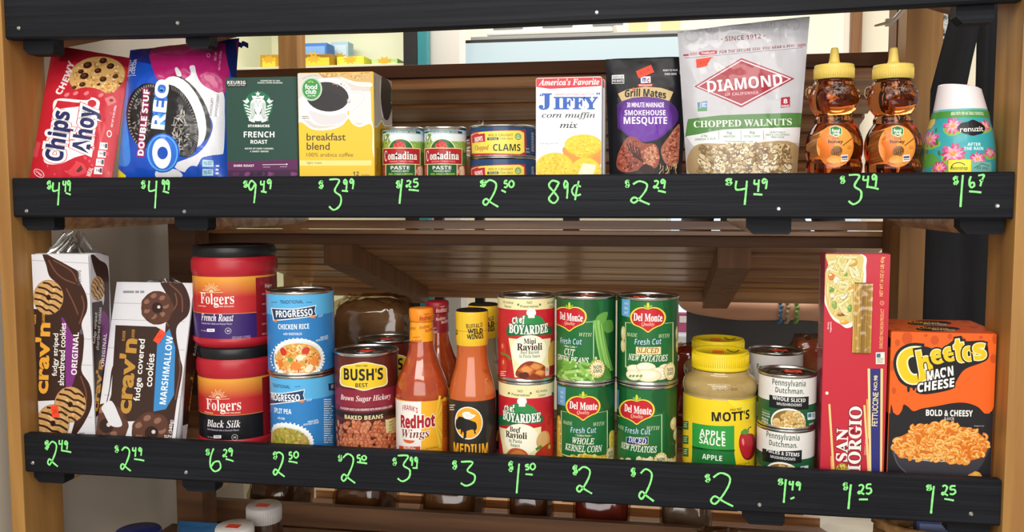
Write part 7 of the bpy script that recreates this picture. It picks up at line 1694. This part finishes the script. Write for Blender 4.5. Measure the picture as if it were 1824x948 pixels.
for x, y, rx, ry, c in ((285, 100, 44, 36, '#d89a34'), (270, 300, 38, 28, '#dca038'), (115, 210, 30, 30, '#d8783a'), (165, 245, 28, 32, '#e8e2e0'), (210, 360, 38, 40, '#e9e4e2'), (215, 190, 32, 22, '#7fa04a'), (110, 320, 32, 20, '#6f9a48'), (265, 470, 20, 30, '#6f9a48'), (140, 440, 20, 38, '#8aa85a'), (195, 520, 36, 13, '#a83a2a'), (215, 580, 40, 18, '#e0aa40'), (320, 220, 14, 24, '#e8ddd8'), (125, 370, 24, 20, '#e4dccf')):
    w_ = [(x+rx*q.uniform(.75, 1.1)*math.cos(t*0.7), y+ry*q.uniform(.75, 1.1)*math.sin(t*0.7)) for t in range(9)]
    A.curve([(u+2, v+4) for u, v in w_], '#8a7034'); A.curve(w_, c); A.ell(x-rx*.25, y-ry*.3, rx*.4, ry*.3, '#f0e2c0' if c[1] in 'de' else '#a8c070', 10)
strands(22)
A.poly([(60, 30), (92, 120), (60, 200), (40, 200)], '#b0202e')
A.poly([(300, 264), (434, 266), (426, 834), (288, 832)], '#5a4a1c')      # window edge
A.text('NET WT 16 OZ (1 LB) 454g', 526, 216, 318, 36, '#f0c87a', SANS, 88, bold=0.01); A.text('ENRICHED MACARONI PRODUCT', 521, 634, 318, 28, '#f0c87a', SANS, 88); A.ell(524, 428, 17, 18, '#f0c87a'); A.ell(524, 428, 14, 15, '#c4293a'); A.text('U', 524, 428, 12, 14, '#f0c87a', SANS, 88)
A.text('Serving', 92, 612, 56, 15, '#f4e8e4', BOLD, 88); A.text('Suggestion', 112, 622, 84, 15, '#f4e8e4', BOLD, 88)
A.poly([(474, 826), (545, 824), (545, 920), (474, 920)], '#f0ead8'); A.poly([(480, 836), (512, 834), (512, 866), (480, 868)], '#3a6a9a'); A.lines(484, 872, 540, 914, 5, '#3f7a4a')
o_ = 880.2    # second zoom frame sits 195 px lower
def L(x, y): return (x, y+o_)
A.ell(*L(81, 273), 13, 13, '#eedfe0')
for pts, c in (([(92, 362), (108, 360), (144, 910), (160, 1100), (140, 1100), (126, 910)], '#f2d28a'), ([(110, 780), (122, 780), (140, 1100), (120, 1100)], '#e8b85a'), ([(374, 370), (390, 370), (440, 1100), (420, 1100)], '#f2d28a'), ([(398, 322), (408, 322), (420, 640), (410, 640)], '#e8b85a'), ([(408, 76), (428, 76), (440, 1100), (424, 1100)], '#f4dc9c'), ([(428, 76), (512, 76), (508, 1100), (440, 1100)], '#2f2f78'), ([(512, 76), (532, 76), (522, 1100), (506, 1100)], '#f2d28a')): A.poly([L(*p) for p in pts], c)
A.text('FETTUCCINE', *L(468, 402), 272, 46, '#f4e2b0', SANS, 88, bold=0.015); A.text('NO.98', *L(472, 190), 118, 30, '#f4e2b0', SANS, 88, bold=0.02)
A.text('SAN', *L(203, 690), 266, 96, '#f8f2ea', SERIF, 88.5, bold=0.012, out=('#7a1420', 0.05)); A.text('GIORGIO', *L(305, 690), 620, 104, '#f8f2ea', SERIF, 88.5, bold=0.012, out=('#7a1420', 0.05))
A.text('SINCE 1914', *L(392, 700), 140, 16, '#e8b0a0', BOLD, 86)
A.ell(*L(202, 890), 52, 54, '#8a6a1c'); A.ell(*L(202, 890), 48, 50, '#d8b84a'); A.specks([L(165, 850), L(240, 850), L(240, 930), L(165, 930)], 40, 12, 6, ['#a8862a', '#ecd680', '#8a6a1c'], 3)
A.build('front_panel', PRINT_CARD, r)
# window: dry ribbons behind clear film
w0, w1 = F0.pix(1455+296/4.514, 445+270/4.514), F0.pix(1455+430/4.514, 445+828/4.514)
m = MB(); q = random.Random(5); n = 11; du = (w1[0]-w0[0])/n
for k in range(n):
    u = w0[0]+du*(k+0.5); cl = lin(q.choice(['#b8963e', '#a5822f', '#c8a850', '#8f6f26', '#d4b866'])); hw = F0.ex*du*0.47
    pts = [F0.pt(u, w1[1]+(w0[1]-w1[1])*j/12, 0.0022+0.0009*(k % 3)+0.0002*math.sin(j*0.9+k)) for j in range(13)]
    for j in range(12): a, b = pts[j], pts[j+1]; m.add([a-hw, a+hw, b+hw, b-hw], [(0, 1, 2, 3)], cl, smooth=True)
m.build('pasta_ribbons', PRINT, r, fix=False)
m = MB(); m.grid(lambda u, v: F0.pt(w0[0]+(w1[0]-w0[0])*u, w1[1]+(w0[1]-w1[1])*v, 0.0052+0.0004*mnoise.noise(Vector((u*5, v*14, 2)))), 16, 50); m.build('window_film', film_mat('window_film', '#fff6dc', 0.10, 0.12), r, fix=False)
A = Art(FL, Zt); A.poly([(-20, 0), (70, 0), (70, 2200), (-20, 2200)], '#8a2438'); A.lines(18, 120, 34, 600, 60, '#c8a0a8', 0.4, 3); A.lines(16, 1560, 34, 1800, 30, '#b04a58', 0.5, 4); A.build('side_panel', PRINT_CARD, r)
# ------------------------------------------------------------------ macaroni cartons
ZK = (1570, 560, 3.159)
def mac(label, xL, xR, yT, Y, front):
    r, F0, FR, FL, FT, dim = carton_box('macaroni_carton', label, 'macaroni', xL, xR, yT, Y, 0.064, ZL, '#ec6a1c', ym=720, group='macaroni cartons')
    if front:
        A = Art(F0, ZK); A.poly([(20, 50), (700, 50), (700, 1100), (20, 1100)], '#ee6418')
        for x, y, rx, ry in ((145, 135, 30, 38), (300, 146, 24, 26), (385, 125, 14, 16), (250, 118, 12, 10), (458, 142, 16, 14), (640, 140, 16, 28), (560, 130, 12, 10), (90, 160, 14, 20), (630, 250, 18, 26), (60, 290, 14, 30), (70, 430, 12, 20)): A.ell(x, y, rx, ry, '#cc4f14')
        A.poly([(70, 240), (160, 170), (300, 190), (430, 130), (560, 150), (600, 200), (560, 270), (480, 290), (420, 420), (220, 450), (180, 400), (110, 390), (80, 330)], '#1c1a1a') if False else None
        A.curve([(50, 545), (70, 560), (95, 565), (115, 540), (125, 508), (150, 520), (180, 545), (230, 530), (320, 515), (400, 500), (470, 498), (540, 520), (590, 565), (620, 545), (650, 540), (660, 1100), (40, 1100)], '#1e1c20'); A.poly([(30, 560), (66, 556), (150, 545), (640, 560), (660, 1100), (30, 1100)], '#1e1c20')
        A.curve([(66, 540), (78, 562), (95, 566), (112, 545), (116, 520), (90, 500)], '#ee6418')
        # swoosh behind the word
        A.curve([(84, 300), (90, 250), (150, 185), (240, 180), (330, 195), (440, 122), (470, 150), (570, 150), (600, 185), (585, 260), (470, 310), (420, 380), (400, 420), (260, 450), (195, 440), (200, 410), (130, 400), (90, 360)], '#1a1718')
        for x, y in ((152, 420), (182, 410)): A.ell(x, y, 8, 20, '#1a1718')
        for txt, x, y, w_, h_, rot in (('C', 170, 292, 150, 200, 18), ('h', 245, 275, 80, 150, 10), ('e', 312, 240, 70, 84, 10), ('e', 382, 226, 70, 84, 10), ('t', 438, 206, 60, 130, 8), ('o', 492, 222, 70, 84, 6), ('s', 552, 210, 70, 94, 8)):
            A.text(txt, x, y, w_, h_, '#f4c81e', BOLD, rot, bold=0.02, out=[('#1a1718', 0.10), ('#fbeec0', 0.035)])
        A.text("MAC'N", 330, 332, 160, 56, '#f6f4f0', BOLDI, 12, bold=0.02, out=('#1a1718', 0.09)); A.text('CHEESE', 308, 398, 216, 52, '#f6f4f0', BOLDI, 9, bold=0.02, out=('#1a1718', 0.09))
        A.text('BOLD & CHEESY', 382, 556, 264, 36, '#f4f2ee', BOLD, -1, bold=0.015); A.text('FLAVOR', 382, 588, 56, 18, '#d8d6d2', SANS, 0); A.text('Enlarged to show', 550, 629, 56, 8, '#d8d6d2', SANS)
        A.curve([(58, 740), (62, 780), (85, 840), (130, 890), (200, 925), (420, 940), (520, 900), (580, 820), (600, 740), (400, 830), (150, 810)], '#3a3840'); A.stroke([(60, 730), (90, 790), (180, 815), (330, 828), (480, 826)], 5, '#c8c4cc')
        A.stroke([(64, 760), (90, 840), (140, 892)], 6, '#5a5862')
        bowl = [(72, 745), (90, 700), (160, 660), (200, 622), (300, 618), (380, 605), (430, 630), (500, 640), (540, 665), (585, 700), (600, 740), (570, 800), (480, 828), (420, 835), (330, 820), (200, 815), (110, 790)]
        A.curve(bowl, '#d8701c'); q = random.Random(3); k = 0
        while k < 210:
            x, y = q.uniform(70, 600), q.uniform(605, 835)
            if not inside(x, y, bowl): continue
            k += 1; a = q.uniform(0, 360); w_ = q.uniform(18, 27)
            p = [(x+w_*math.cos(math.radians(a+t)), y-w_*0.72*math.sin(math.radians(a+t))) for t in (0, 45, 90, 135, 170)]
            A.stroke(p, 17, '#b85a14'); A.stroke(p, 14, q.choice(['#f09a34', '#f4aa48', '#ea8826', '#f6b85c'])); A.stroke([(px_-1, py_-3) for px_, py_ in p[1:4]], 4, '#fad090')
        A.curve([(150, 800), (165, 795), (170, 820), (152, 824)], '#ee9430'); A.curve([(420, 825), (455, 820), (450, 842), (428, 844)], '#ee9430')
        A.curve([(482, 915), (515, 890), (530, 884), (560, 900), (570, 960), (500, 980)], '#f2a83a'); A.curve([(500, 915), (525, 895), (545, 905), (540, 930)], '#f8c25c')
        A.build('front_panel', PRINT_CARD, r)
        A = Art(FL, ZK); A.poly([(0, 40), (60, 40), (60, 560), (0, 560)], '#e0621a'); A.poly([(0, 540), (60, 560), (60, 1100), (0, 1100)], '#232024'); A.poly([(30, 120), (62, 140), (62, 190), (30, 180)], '#232024'); A.lines(44, 200, 58, 480, 30, '#7a3410', 0.5, 4); A.build('side_panel', PRINT_CARD, r)
    A = Art(FT, ZK)
    dx, dy = (0, 0) if front else (-48, -32)
    A.poly([(0, 20), (700, 20), (700, 120), (0, 120)], '#d9591a')
    for x, y, rx in ((90, 85, 22), (160, 75, 14), (520, 75, 26), (590, 92, 18), (460, 68, 10)): A.ell(x+dx, y+dy, rx, rx*0.22, '#b8430f')
    A.curve([(195+dx, 80+dy), (260+dx, 68+dy), (400+dx, 72+dy), (440+dx, 86+dy), (330+dx, 96+dy), (220+dx, 92+dy)], '#1a1718'); A.text('Cheetos', 290+dx, 78+dy, 170, 12, '#d8a81e', BOLD, -2, shear=-0.6); A.text("MAC'N CHEESE", 350+dx, 88+dy, 130, 8, '#e8e4de', BOLD, -2)
    A.build('top_panel', PRINT_CARD, r)
mac('orange and black macaroni carton showing a bowl of cheesy spirals, front one', 1583.5, 1771, 593, 0.032, True)
mac('orange macaroni carton showing only its top behind the front one', 1577, 1750, 581, 0.0975, False)
# ================================================================== BREAD BAGS, JARS AND THE PERSON BEYOND
BAG = film_mat('bread_bag_film', '#e6dcd0', 0.10, 0.10)
def bread_bag(label, px, py, Y, w, d, h, zb, crust, tint, seed, slope=0.0, group='bread bags on the low bin', end=1):
    """a loaf inside a loose clear bag with a gathered end"""
    c = at(px, py, Y); r = thing('bread_bag', label, 'bread', (c.x, Y, zb), group)
    sl = math.atan(slope); ey = Vector((0, math.cos(sl), -math.sin(sl))); ez = Vector((0, math.sin(sl), math.cos(sl))); o = Vector((c.x, Y, zb))
    def body(k, amp, nz):
        def fn(u, v):
            th = u*2*PI; ph = (v-0.5)*PI
            sx, sy, sz = math.cos(ph)*math.cos(th), math.cos(ph)*math.sin(th), math.sin(ph)
            sq = lambda t: math.copysign(abs(t)**0.45, t)
            q = 1-abs(amp*mnoise.noise(Vector((sx*2.3+seed, sy*2.3, sz*2.3))))-abs(nz*mnoise.noise(Vector((sx*7+seed, sy*7, sz*7))))*1.6
            z = sq(sz)*h/2*k*q+h/2
            if z < 0.0005: z = 0.0005
            return o+Vector((1, 0, 0))*(sq(sx)*w/2*k*q)+ey*(sq(sy)*d/2*k*q)+ez*z
        return fn
    m = MB(); m.grid(body(0.9, 0.10, 0.02), 40, 24); m.build('loaf', mat('crust_'+crust[1:], crust, 0.6, mix=((18, 18, 18), tint, 0.35, 0.7, 4)), r)
    m = MB(); m.grid(body(1.0, 0.16, 0.07), 44, 26)
    m.build('bag', BAG, r)
    if end:
        m = MB()
        def g(u, v):
            a = u*2*PI; rr = 0.008+0.035*abs(v-0.25)**1.2*(1.4+0.8*math.sin(u*25+seed)); s_ = end
            return o+Vector((s_*(w*0.44+0.09*v), 0, 0))+ey*(rr*math.cos(a))+ez*(h*0.55+rr*math.sin(a)+0.012*math.sin(v*9+seed))
        m.grid(g, 30, 10); e_ = m.build('gathered_end', BAG, r, fix=False)
    return r
zb_at = lambda Y: ZBIN+0.0265-0.17/0.66*(Y-0.58)
SL = 0.17/0.66
for px, w, col, tint, lab, sd, top in ((497, 0.125, '#5a3a22', '#8a6236', 'dark loaf in clear bag behind the white lidded jar', 1, 872), (650, 0.135, '#7a4a26', '#a8743c', 'brown loaf in clear bag under the baked bean cans', 2, 866),
        (806, 0.14, '#8a5a30', '#a87c48', 'long golden loaf in clear bag under the hot sauce bottles', 3, 864), (945, 0.10, '#8a5430', '#6a3a20', 'small brown loaf in clear bag under the ravioli cans', 4, 872),
        (1072, 0.135, '#b8422a', '#8a2c1c', 'orange red wrapped loaf in clear bag under the green cans', 5, 868), (1222, 0.12, '#8a7264', '#bfae9c', 'pale loaf in crinkled clear bag under the apple sauce jar', 6, 880)):
    zl = zb_at(0.715)+0.001
    bread_bag(lab, px, 900, 0.715, w, 0.19, at(px, top, 0.68).z-zl+0.03, zl, col, tint, sd, SL, end=0)
bread_bag('brown loaf in clear bag at the bottom edge under the mushroom cans', 1280, 930, 0.20, 0.105, 0.12, 0.135, 0.6135, '#7a4e30', '#a07048', 7, group='bread bags on the bottom shelf', end=0)
bread_bag('pale bun bag at the bottom edge under the pasta carton', 1470, 930, 0.20, 0.105, 0.12, 0.13, 0.6135, '#b08a5a', '#d0ae80', 8, group='bread bags on the bottom shelf', end=0)
bread_bag('large brown bun bag behind the baked bean cans', 668, 600, 0.33, 0.165, 0.12, 0.232, ZL+0.0005, '#7a5a3c', '#a07c54', 9, group='bread bags on the lower shelf', end=0)
bread_bag('orange red snack bag behind the apple sauce jars', 1224, 680, 0.30, 0.07, 0.08, 0.155, ZL+0.0005, '#c8401e', '#9a2a14', 10, group='bread bags on the lower shelf', end=0)
bread_bag('orange brown snack bag behind the pasta carton', 1442, 640, 0.31, 0.075, 0.08, 0.175, ZL+0.0005, '#b85a34', '#e0a080', 11, group='bread bags on the lower shelf', end=0)
r = bread_bag('bun bag hidden behind the clam cans with its clear end showing', 842, 270, 0.24, 0.12, 0.1, 0.085, ZS+0.0005, '#a8763c', '#c89858', 12, group='bread bags on the upper shelf', end=0)
tuft(r, Vector((at(850, 235, 0.24).x, 0.24, ZS+0.08)), 0.06, 0.03, 0.035, 5, 'gathered_end')
# jars on the bottom shelf
def jar(label, px, py, Y, r_, lidc, bodyc, stk, lidh=0.022):
    c = at(px, py, Y); zb = 0.6135; zt = c.z
    t = thing('spread_jar', label, 'jar', (c.x, Y, zb), 'jars on the bottom shelf')
    m = MB(); m.lathe(c.x, Y, [(r_*0.9, zb), (r_, zb+0.005), (r_, zt-lidh-0.02), (r_*0.9, zt-lidh-0.004), (r_*0.88, zt-lidh)], 48); m.build('jar', mat('jar_'+bodyc[1:], bodyc, 0.15, coat=0.4), t)
    m = MB(); m.lathe(c.x, Y, [(r_*0.93, zt-lidh), (r_*0.95, zt-lidh+0.001), (r_*0.95, zt-0.003), (r_*0.9, zt), (0.0002, zt)], 48); m.build('lid', mat('lid_'+lidc[1:], lidc, 0.4), t)
    m = MB()
    for j in range(48):
        a = 2*PI*j/48; p = Vector((c.x+r_*0.952*math.cos(a), Y+r_*0.952*math.sin(a), zt-lidh+0.002)); m.tube([p, p+Vector((0, 0, lidh-0.006))], 0.0004, 5)
    m.build('lid_ribs', mat('lid_'+lidc[1:], lidc, 0.4), t)
    if stk: sticker(t, Vector((c.x, Y-0.005, zt+0.0003)), (1, 0, 0), (0, 1, 0), 0.024, 0.017)
jar('white lidded jar standing behind, with a small orange sticker', 470, 899, 0.26, 0.034, '#d9d6d2', '#4a3020', True, 0.03)
jar('white lidded jar in front with a bright orange sticker on its flat lid', 418, 936, 0.17, 0.035, '#ece8e4', '#6a4426', True, 0.018)
jar('dark blue lidded jar at the bottom edge left of the white lids', 246, 944, 0.16, 0.042, '#1c2a78', '#5a3a22', False)
# blue packet next to the jars and wicker basket at the right
c = at(352, 938, 0.26); t = thing('blue_packet', 'small crumpled blue packet between the dark blue and white jar lids', 'packet', (c.x, 0.26, 0.6135))
m = MB()
def fpk(off):
    return lambda u, v: Vector((c.x+(u-0.5)*0.085+0.004*math.sin(v*5), 0.26+0.02*(v-0.5)+off*(0.016*(1-abs(2*u-1)**3)*(1-abs(2*v-1)**4)+0.001)+0.003*mnoise.noise(Vector((u*5, v*5, 1))), 0.614+(c.z-0.614)*v*(1+0.03*math.sin(u*9))))
m.grid(fpk(-1), 20, 20); m.grid(fpk(1), 20, 20); m.build('packet', mat('blue_film', '#2f5f8a', 0.3), t)
m = MB(); m.box((c.x-0.042, 0.266, c.z-0.004), (c.x+0.042, 0.2675, c.z+0.006)); m.build('crimped_edge', mat('blue_film', '#2f5f8a', 0.3), t)
c = at(1648, 930, 0.24); t = thing('wicker_basket', 'tan wicker basket at the bottom edge under the macaroni cartons', 'basket', (c.x, 0.24, 0.614))
WICK = mat('wicker', '#b9905a', 0.6, mix=((60, 60, 60), '#8a6236', 0.4, 0.7, 3))
m = MB(); zt = c.z
for k in range(9):
    z = 0.6235+(zt-0.628)*k/8; rr = 0.058+0.014*k/8
    m.tube([(c.x+(rr+0.003*(1 if (j+k) % 2 else -1))*math.cos(2*PI*j/32), 0.24+(rr+0.003*(1 if (j+k) % 2 else -1))*0.8*math.sin(2*PI*j/32), z) for j in range(32)], 0.0085, 6, closed=True)
m.lathe(c.x, 0.24, [(0.0002, 0.6142), (0.06, 0.6142), (0.062, 0.6175), (0.0002, 0.618)], 24, cap=False)
m.build('woven_body', WICK, t)
m = MB(); m.tube([(c.x+0.074*math.cos(2*PI*j/32), 0.24+0.06*math.sin(2*PI*j/32), zt) for j in range(32)], 0.006, 8, closed=True); m.build('rim', WICK, t)
c2 = at(1672, 925, 0.24)
t = thing('blue_carton', 'small blue carton standing in the wicker basket', 'carton', (c.x, 0.24, 0.6185))
rbox((c.x-0.02, 0.215, 0.6185), (c.x+0.035, 0.235, zt+0.012), 0.001).build('carton_body', mat('blue_card', '#4a5f9a', 0.45), t)
MB().box((c.x-0.016, 0.2135, zt-0.03), (c.x+0.031, 0.2148, zt+0.006)).build('front_panel', mat('pale_blue_card', '#8a9ac8', 0.45), t)

# ------------------------------------------------------------------ the person across the aisle
YP = 1.62
cx0 = at(1352, 580, YP).x
sc = 1.0
SKIN = mat('skin', '#d9a88a', 0.5, spec=0.35); SHIRT = mat('dark_shirt', '#33353a', 0.8); TROUSER = mat('dark_trousers', '#26272c', 0.85); SHOE = mat('black_shoe', '#151517', 0.5)
P = thing('person', 'person in dark clothes and black apron standing beyond the shelves, forearm held across the waist', 'person', (cx0, YP, 0))
zf = at(1300, 549, YP-0.19).z
V = {'pel': (0, 0, .90, .135), 'waist': (0, 0, 1.04, .125), 'chest': (0, .0, 1.24, .145), 'up': (0, .01, 1.36, .10), 'neck': (0, .01, 1.44, .052), 'hd0': (0, -.005, 1.51, .062), 'hd1': (0, 0, 1.58, .082), 'hd2': (0, .008, 1.65, .062),
     'shL': (-.17, .01, 1.36, .062), 'elL': (-.235, -.02, zf+0.075, .046), 'elL2': (-.225, -.10, zf+.01, .044), 'foL': (-.08, -.19, zf, .040), 'wrL': (.09, -.20, zf-.004, .028), 'paL': (.135, -.20, zf-.008, .027), 'pbL': (.165, -.20, zf-.012, .026),
     'shR': (.17, .01, 1.36, .062), 'elR': (.25, .05, 1.08, .045), 'wrR': (.27, .0, .86, .028), 'paR': (.272, -.01, .81, .027), 'pbR': (.272, -.015, .775, .025),
     'hipL': (-.09, 0, .86, .095), 'knL': (-.10, -.01, .48, .062), 'anL': (-.105, .02, .09, .042), 'toL': (-.115, -.13, .035, .033), 'hipR': (.09, 0, .86, .095), 'knR': (.10, -.01, .48, .062), 'anR': (.105, .02, .09, .042), 'toR': (.115, -.13, .035, .033)}
Ed = [('pel', 'waist'), ('waist', 'chest'), ('chest', 'up'), ('up', 'neck'), ('neck', 'hd0'), ('hd0', 'hd1'), ('hd1', 'hd2'), ('up', 'shL'), ('shL', 'elL'), ('elL', 'elL2'), ('elL2', 'foL'), ('foL', 'wrL'), ('wrL', 'paL'), ('paL', 'pbL'), ('up', 'shR'), ('shR', 'elR'), ('elR', 'wrR'), ('wrR', 'paR'), ('paR', 'pbR'),
      ('pel', 'hipL'), ('hipL', 'knL'), ('knL', 'anL'), ('anL', 'toL'), ('pel', 'hipR'), ('hipR', 'knR'), ('knR', 'anR'), ('anR', 'toR')]
def fingers(base, pre, d, side, thumb):
    """five fingers of different lengths, slightly curled"""
    d = Vector(d); side = Vector(side); cur = Vector((0, 0.35, -0.0)) if abs(d.x) > 0.5 else Vector((0, -0.35, 0))
    b = Vector(V[base][:3])
    for k, (o_, l) in enumerate(((-.030, .060), (-.010, .072), (.010, .068), (.030, .052))):
        p0 = b+side*o_+d*.012; p1 = p0+d*l*.5+cur*.012; p2 = p0+d*l*.9+cur*.045
        for n_, p_, rr in ((f'{pre}{k}a', p0, .0095), (f'{pre}{k}b', p1, .0088), (f'{pre}{k}c', p2, .0074)): V[n_] = (*p_, rr)
        Ed.extend([(base, f'{pre}{k}a'), (f'{pre}{k}a', f'{pre}{k}b'), (f'{pre}{k}b', f'{pre}{k}c')])
    w = Vector(V[thumb][:3]); p1 = w+side*-.035+d*.012; p2 = p1+side*-.014+d*.03+cur*.03
    V[pre+'t1'] = (*p1, .011); V[pre+'t2'] = (*p2, .0085); Ed.extend([(thumb, pre+'t1'), (pre+'t1', pre+'t2')])
fingers('pbL', 'fL', (1, 0, -.12), (0, 0, -1), 'paL')
fingers('pbR', 'fR', (0, -.1, -1), (0, -1, 0.1), 'paR')
names_ = list(V); ix = {n_: i for i, n_ in enumerate(names_)}
me = bpy.data.meshes.new('figure'); me.from_pydata([V[n_][:3] for n_ in names_], [(ix[a], ix[b]) for a, b in Ed], []); o = bpy.data.objects.new('figure', me); COL.objects.link(o)
o.modifiers.new('s', 'SKIN'); sd = o.modifiers.new('u', 'SUBSURF'); sd.levels = 2
for n_ in names_:
    sv = me.skin_vertices[0].data[ix[n_]]; rr = V[n_][3]; sv.radius = (rr, rr*(0.72 if n_ in ('pel', 'waist', 'chest', 'up') else 1)); sv.use_root = n_ == 'pel'
ev = bpy.data.meshes.new_from_object(o.evaluated_get(bpy.context.evaluated_depsgraph_get())); bpy.data.objects.remove(o)
body = bpy.data.objects.new('body', ev); COL.objects.link(body); body.parent = P
ev.materials.clear()
for m_ in (SKIN, SHIRT, TROUSER, SHOE): ev.materials.append(m_)
for p_ in ev.polygons:
    c_ = p_.center; x, y, z = c_
    if z < 0.085: k = 3
    elif abs(x) < 0.2 and z < 0.93 and not (x > .2): k = 2
    elif z > 1.41: k = 0
    elif abs(x) <= 0.155 and y > -0.135: k = 1
    elif z > 1.17: k = 1
    else: k = 0
    p_.material_index = k
ev.polygons.foreach_set('use_smooth', [True]*len(ev.polygons)); zmin = min(v.co.z for v in ev.vertices)
for v in ev.vertices:
    if v.co.z < 0.002: v.co.z = 0.002
W_ = Vector((cx0, YP, 0))
m = MB()
def hairf(u, v):
    a = u*2*PI; ph = v*PI*0.62; rr = 0.094
    d_ = Vector((math.sin(ph)*math.cos(a), math.sin(ph)*math.sin(a), math.cos(ph))); back = 1.0 if d_.y > -0.35 else 0.72
    return W_+Vector((d_.x*0.088, 0.012+d_.y*0.098, 1.60+d_.z*0.108*(back if d_.z < 0.3 else 1)))
m.grid(hairf, 32, 16); m.build('hair', mat('brown_hair', '#3a261a', 0.6), P, fix=True)
for sx in (-1, 1):
    m = MB(); m.ball(W_+Vector((sx*0.03, -0.073, 1.59)), (0.011, 0.006, 0.007), n=10); m.build('eye', mat('eye_white', '#e8e4de', 0.2), P)
    m = MB(); m.ball(W_+Vector((sx*0.083, 0.0, 1.575)), (0.008, 0.016, 0.028), n=10); m.build('ear', SKIN, P)
m = MB(); m.ball(W_+Vector((0, -0.085, 1.565)), (0.011, 0.014, 0.019), n=10); m.build('nose', SKIN, P)
m = MB(); m.ball(W_+Vector((0, -0.074, 1.53)), (0.02, 0.005, 0.005), n=10); m.build('mouth', mat('lips', '#b06a5c', 0.5), P)
m = MB()
def apf(off):
    def fn(u, v):
        z = 1.28-0.72*v; hw = (0.09+0.14*min(1, v*2.6)); x = (u-0.5)*2*hw
        return W_+Vector((x, -0.135+0.5*x*x*1.6-off+0.006*math.sin(u*9+v*4)*v, z))
    return fn
m.grid(apf(0), 24, 24); m.grid(apf(0.004), 24, 24); o = m.build('apron', mat('black_apron_cloth', '#55575b', 0.75), P, fix=False); o['label'] = 'dark apron'
for k, (t_, colr) in enumerate(((0.68, '#4a7fa8'), (0.80, '#b8a890'), (0.95, '#7fae5a'))):
    a, b = Vector(V['foL'][:3]), Vector(V['wrL'][:3]); p = W_+a.lerp(b, t_); m = MB(); rr = 0.040+(0.029-0.040)*t_+0.003
    for j in range(16): m.ball(p+Vector((0.002*math.sin(j*2), rr*math.cos(2*PI*j/16), rr*math.sin(2*PI*j/16))), 0.0062, n=8)
    o = m.build('bracelet', mat('beads_'+colr[1:], colr, 0.25), P); o['label'] = ('blue beaded bracelet', 'tan beaded bracelet', 'green beaded bracelet')[k]
# blue spray bottle near the person's hand
Yq = Yz+0.06; c = at(1437, 574, Yq)
t = thing('blue_bottle', 'blue plastic bottle standing beyond the mushroom cans, below the bracelets', 'bottle', (c.x, Yq, 0.701))
BB = mat('blue_plastic', '#2f62b8', 0.25)
zt = at(1437, 566, Yq).z
m = MB(); m.lathe(c.x, Yq, [(0.024, 0.701), (0.028, 0.704), (0.028, zt-0.03), (0.016, zt-0.012), (0.010, zt-0.004), (0.010, zt)], 32); m.build('bottle', BB, t)
m = MB(); m.lathe(c.x, Yq, [(0.0115, zt+0.0005), (0.0115, zt+0.018), (0.007, zt+0.021), (0.0002, zt+0.021)], 24); m.build('cap', WHITEP, t)
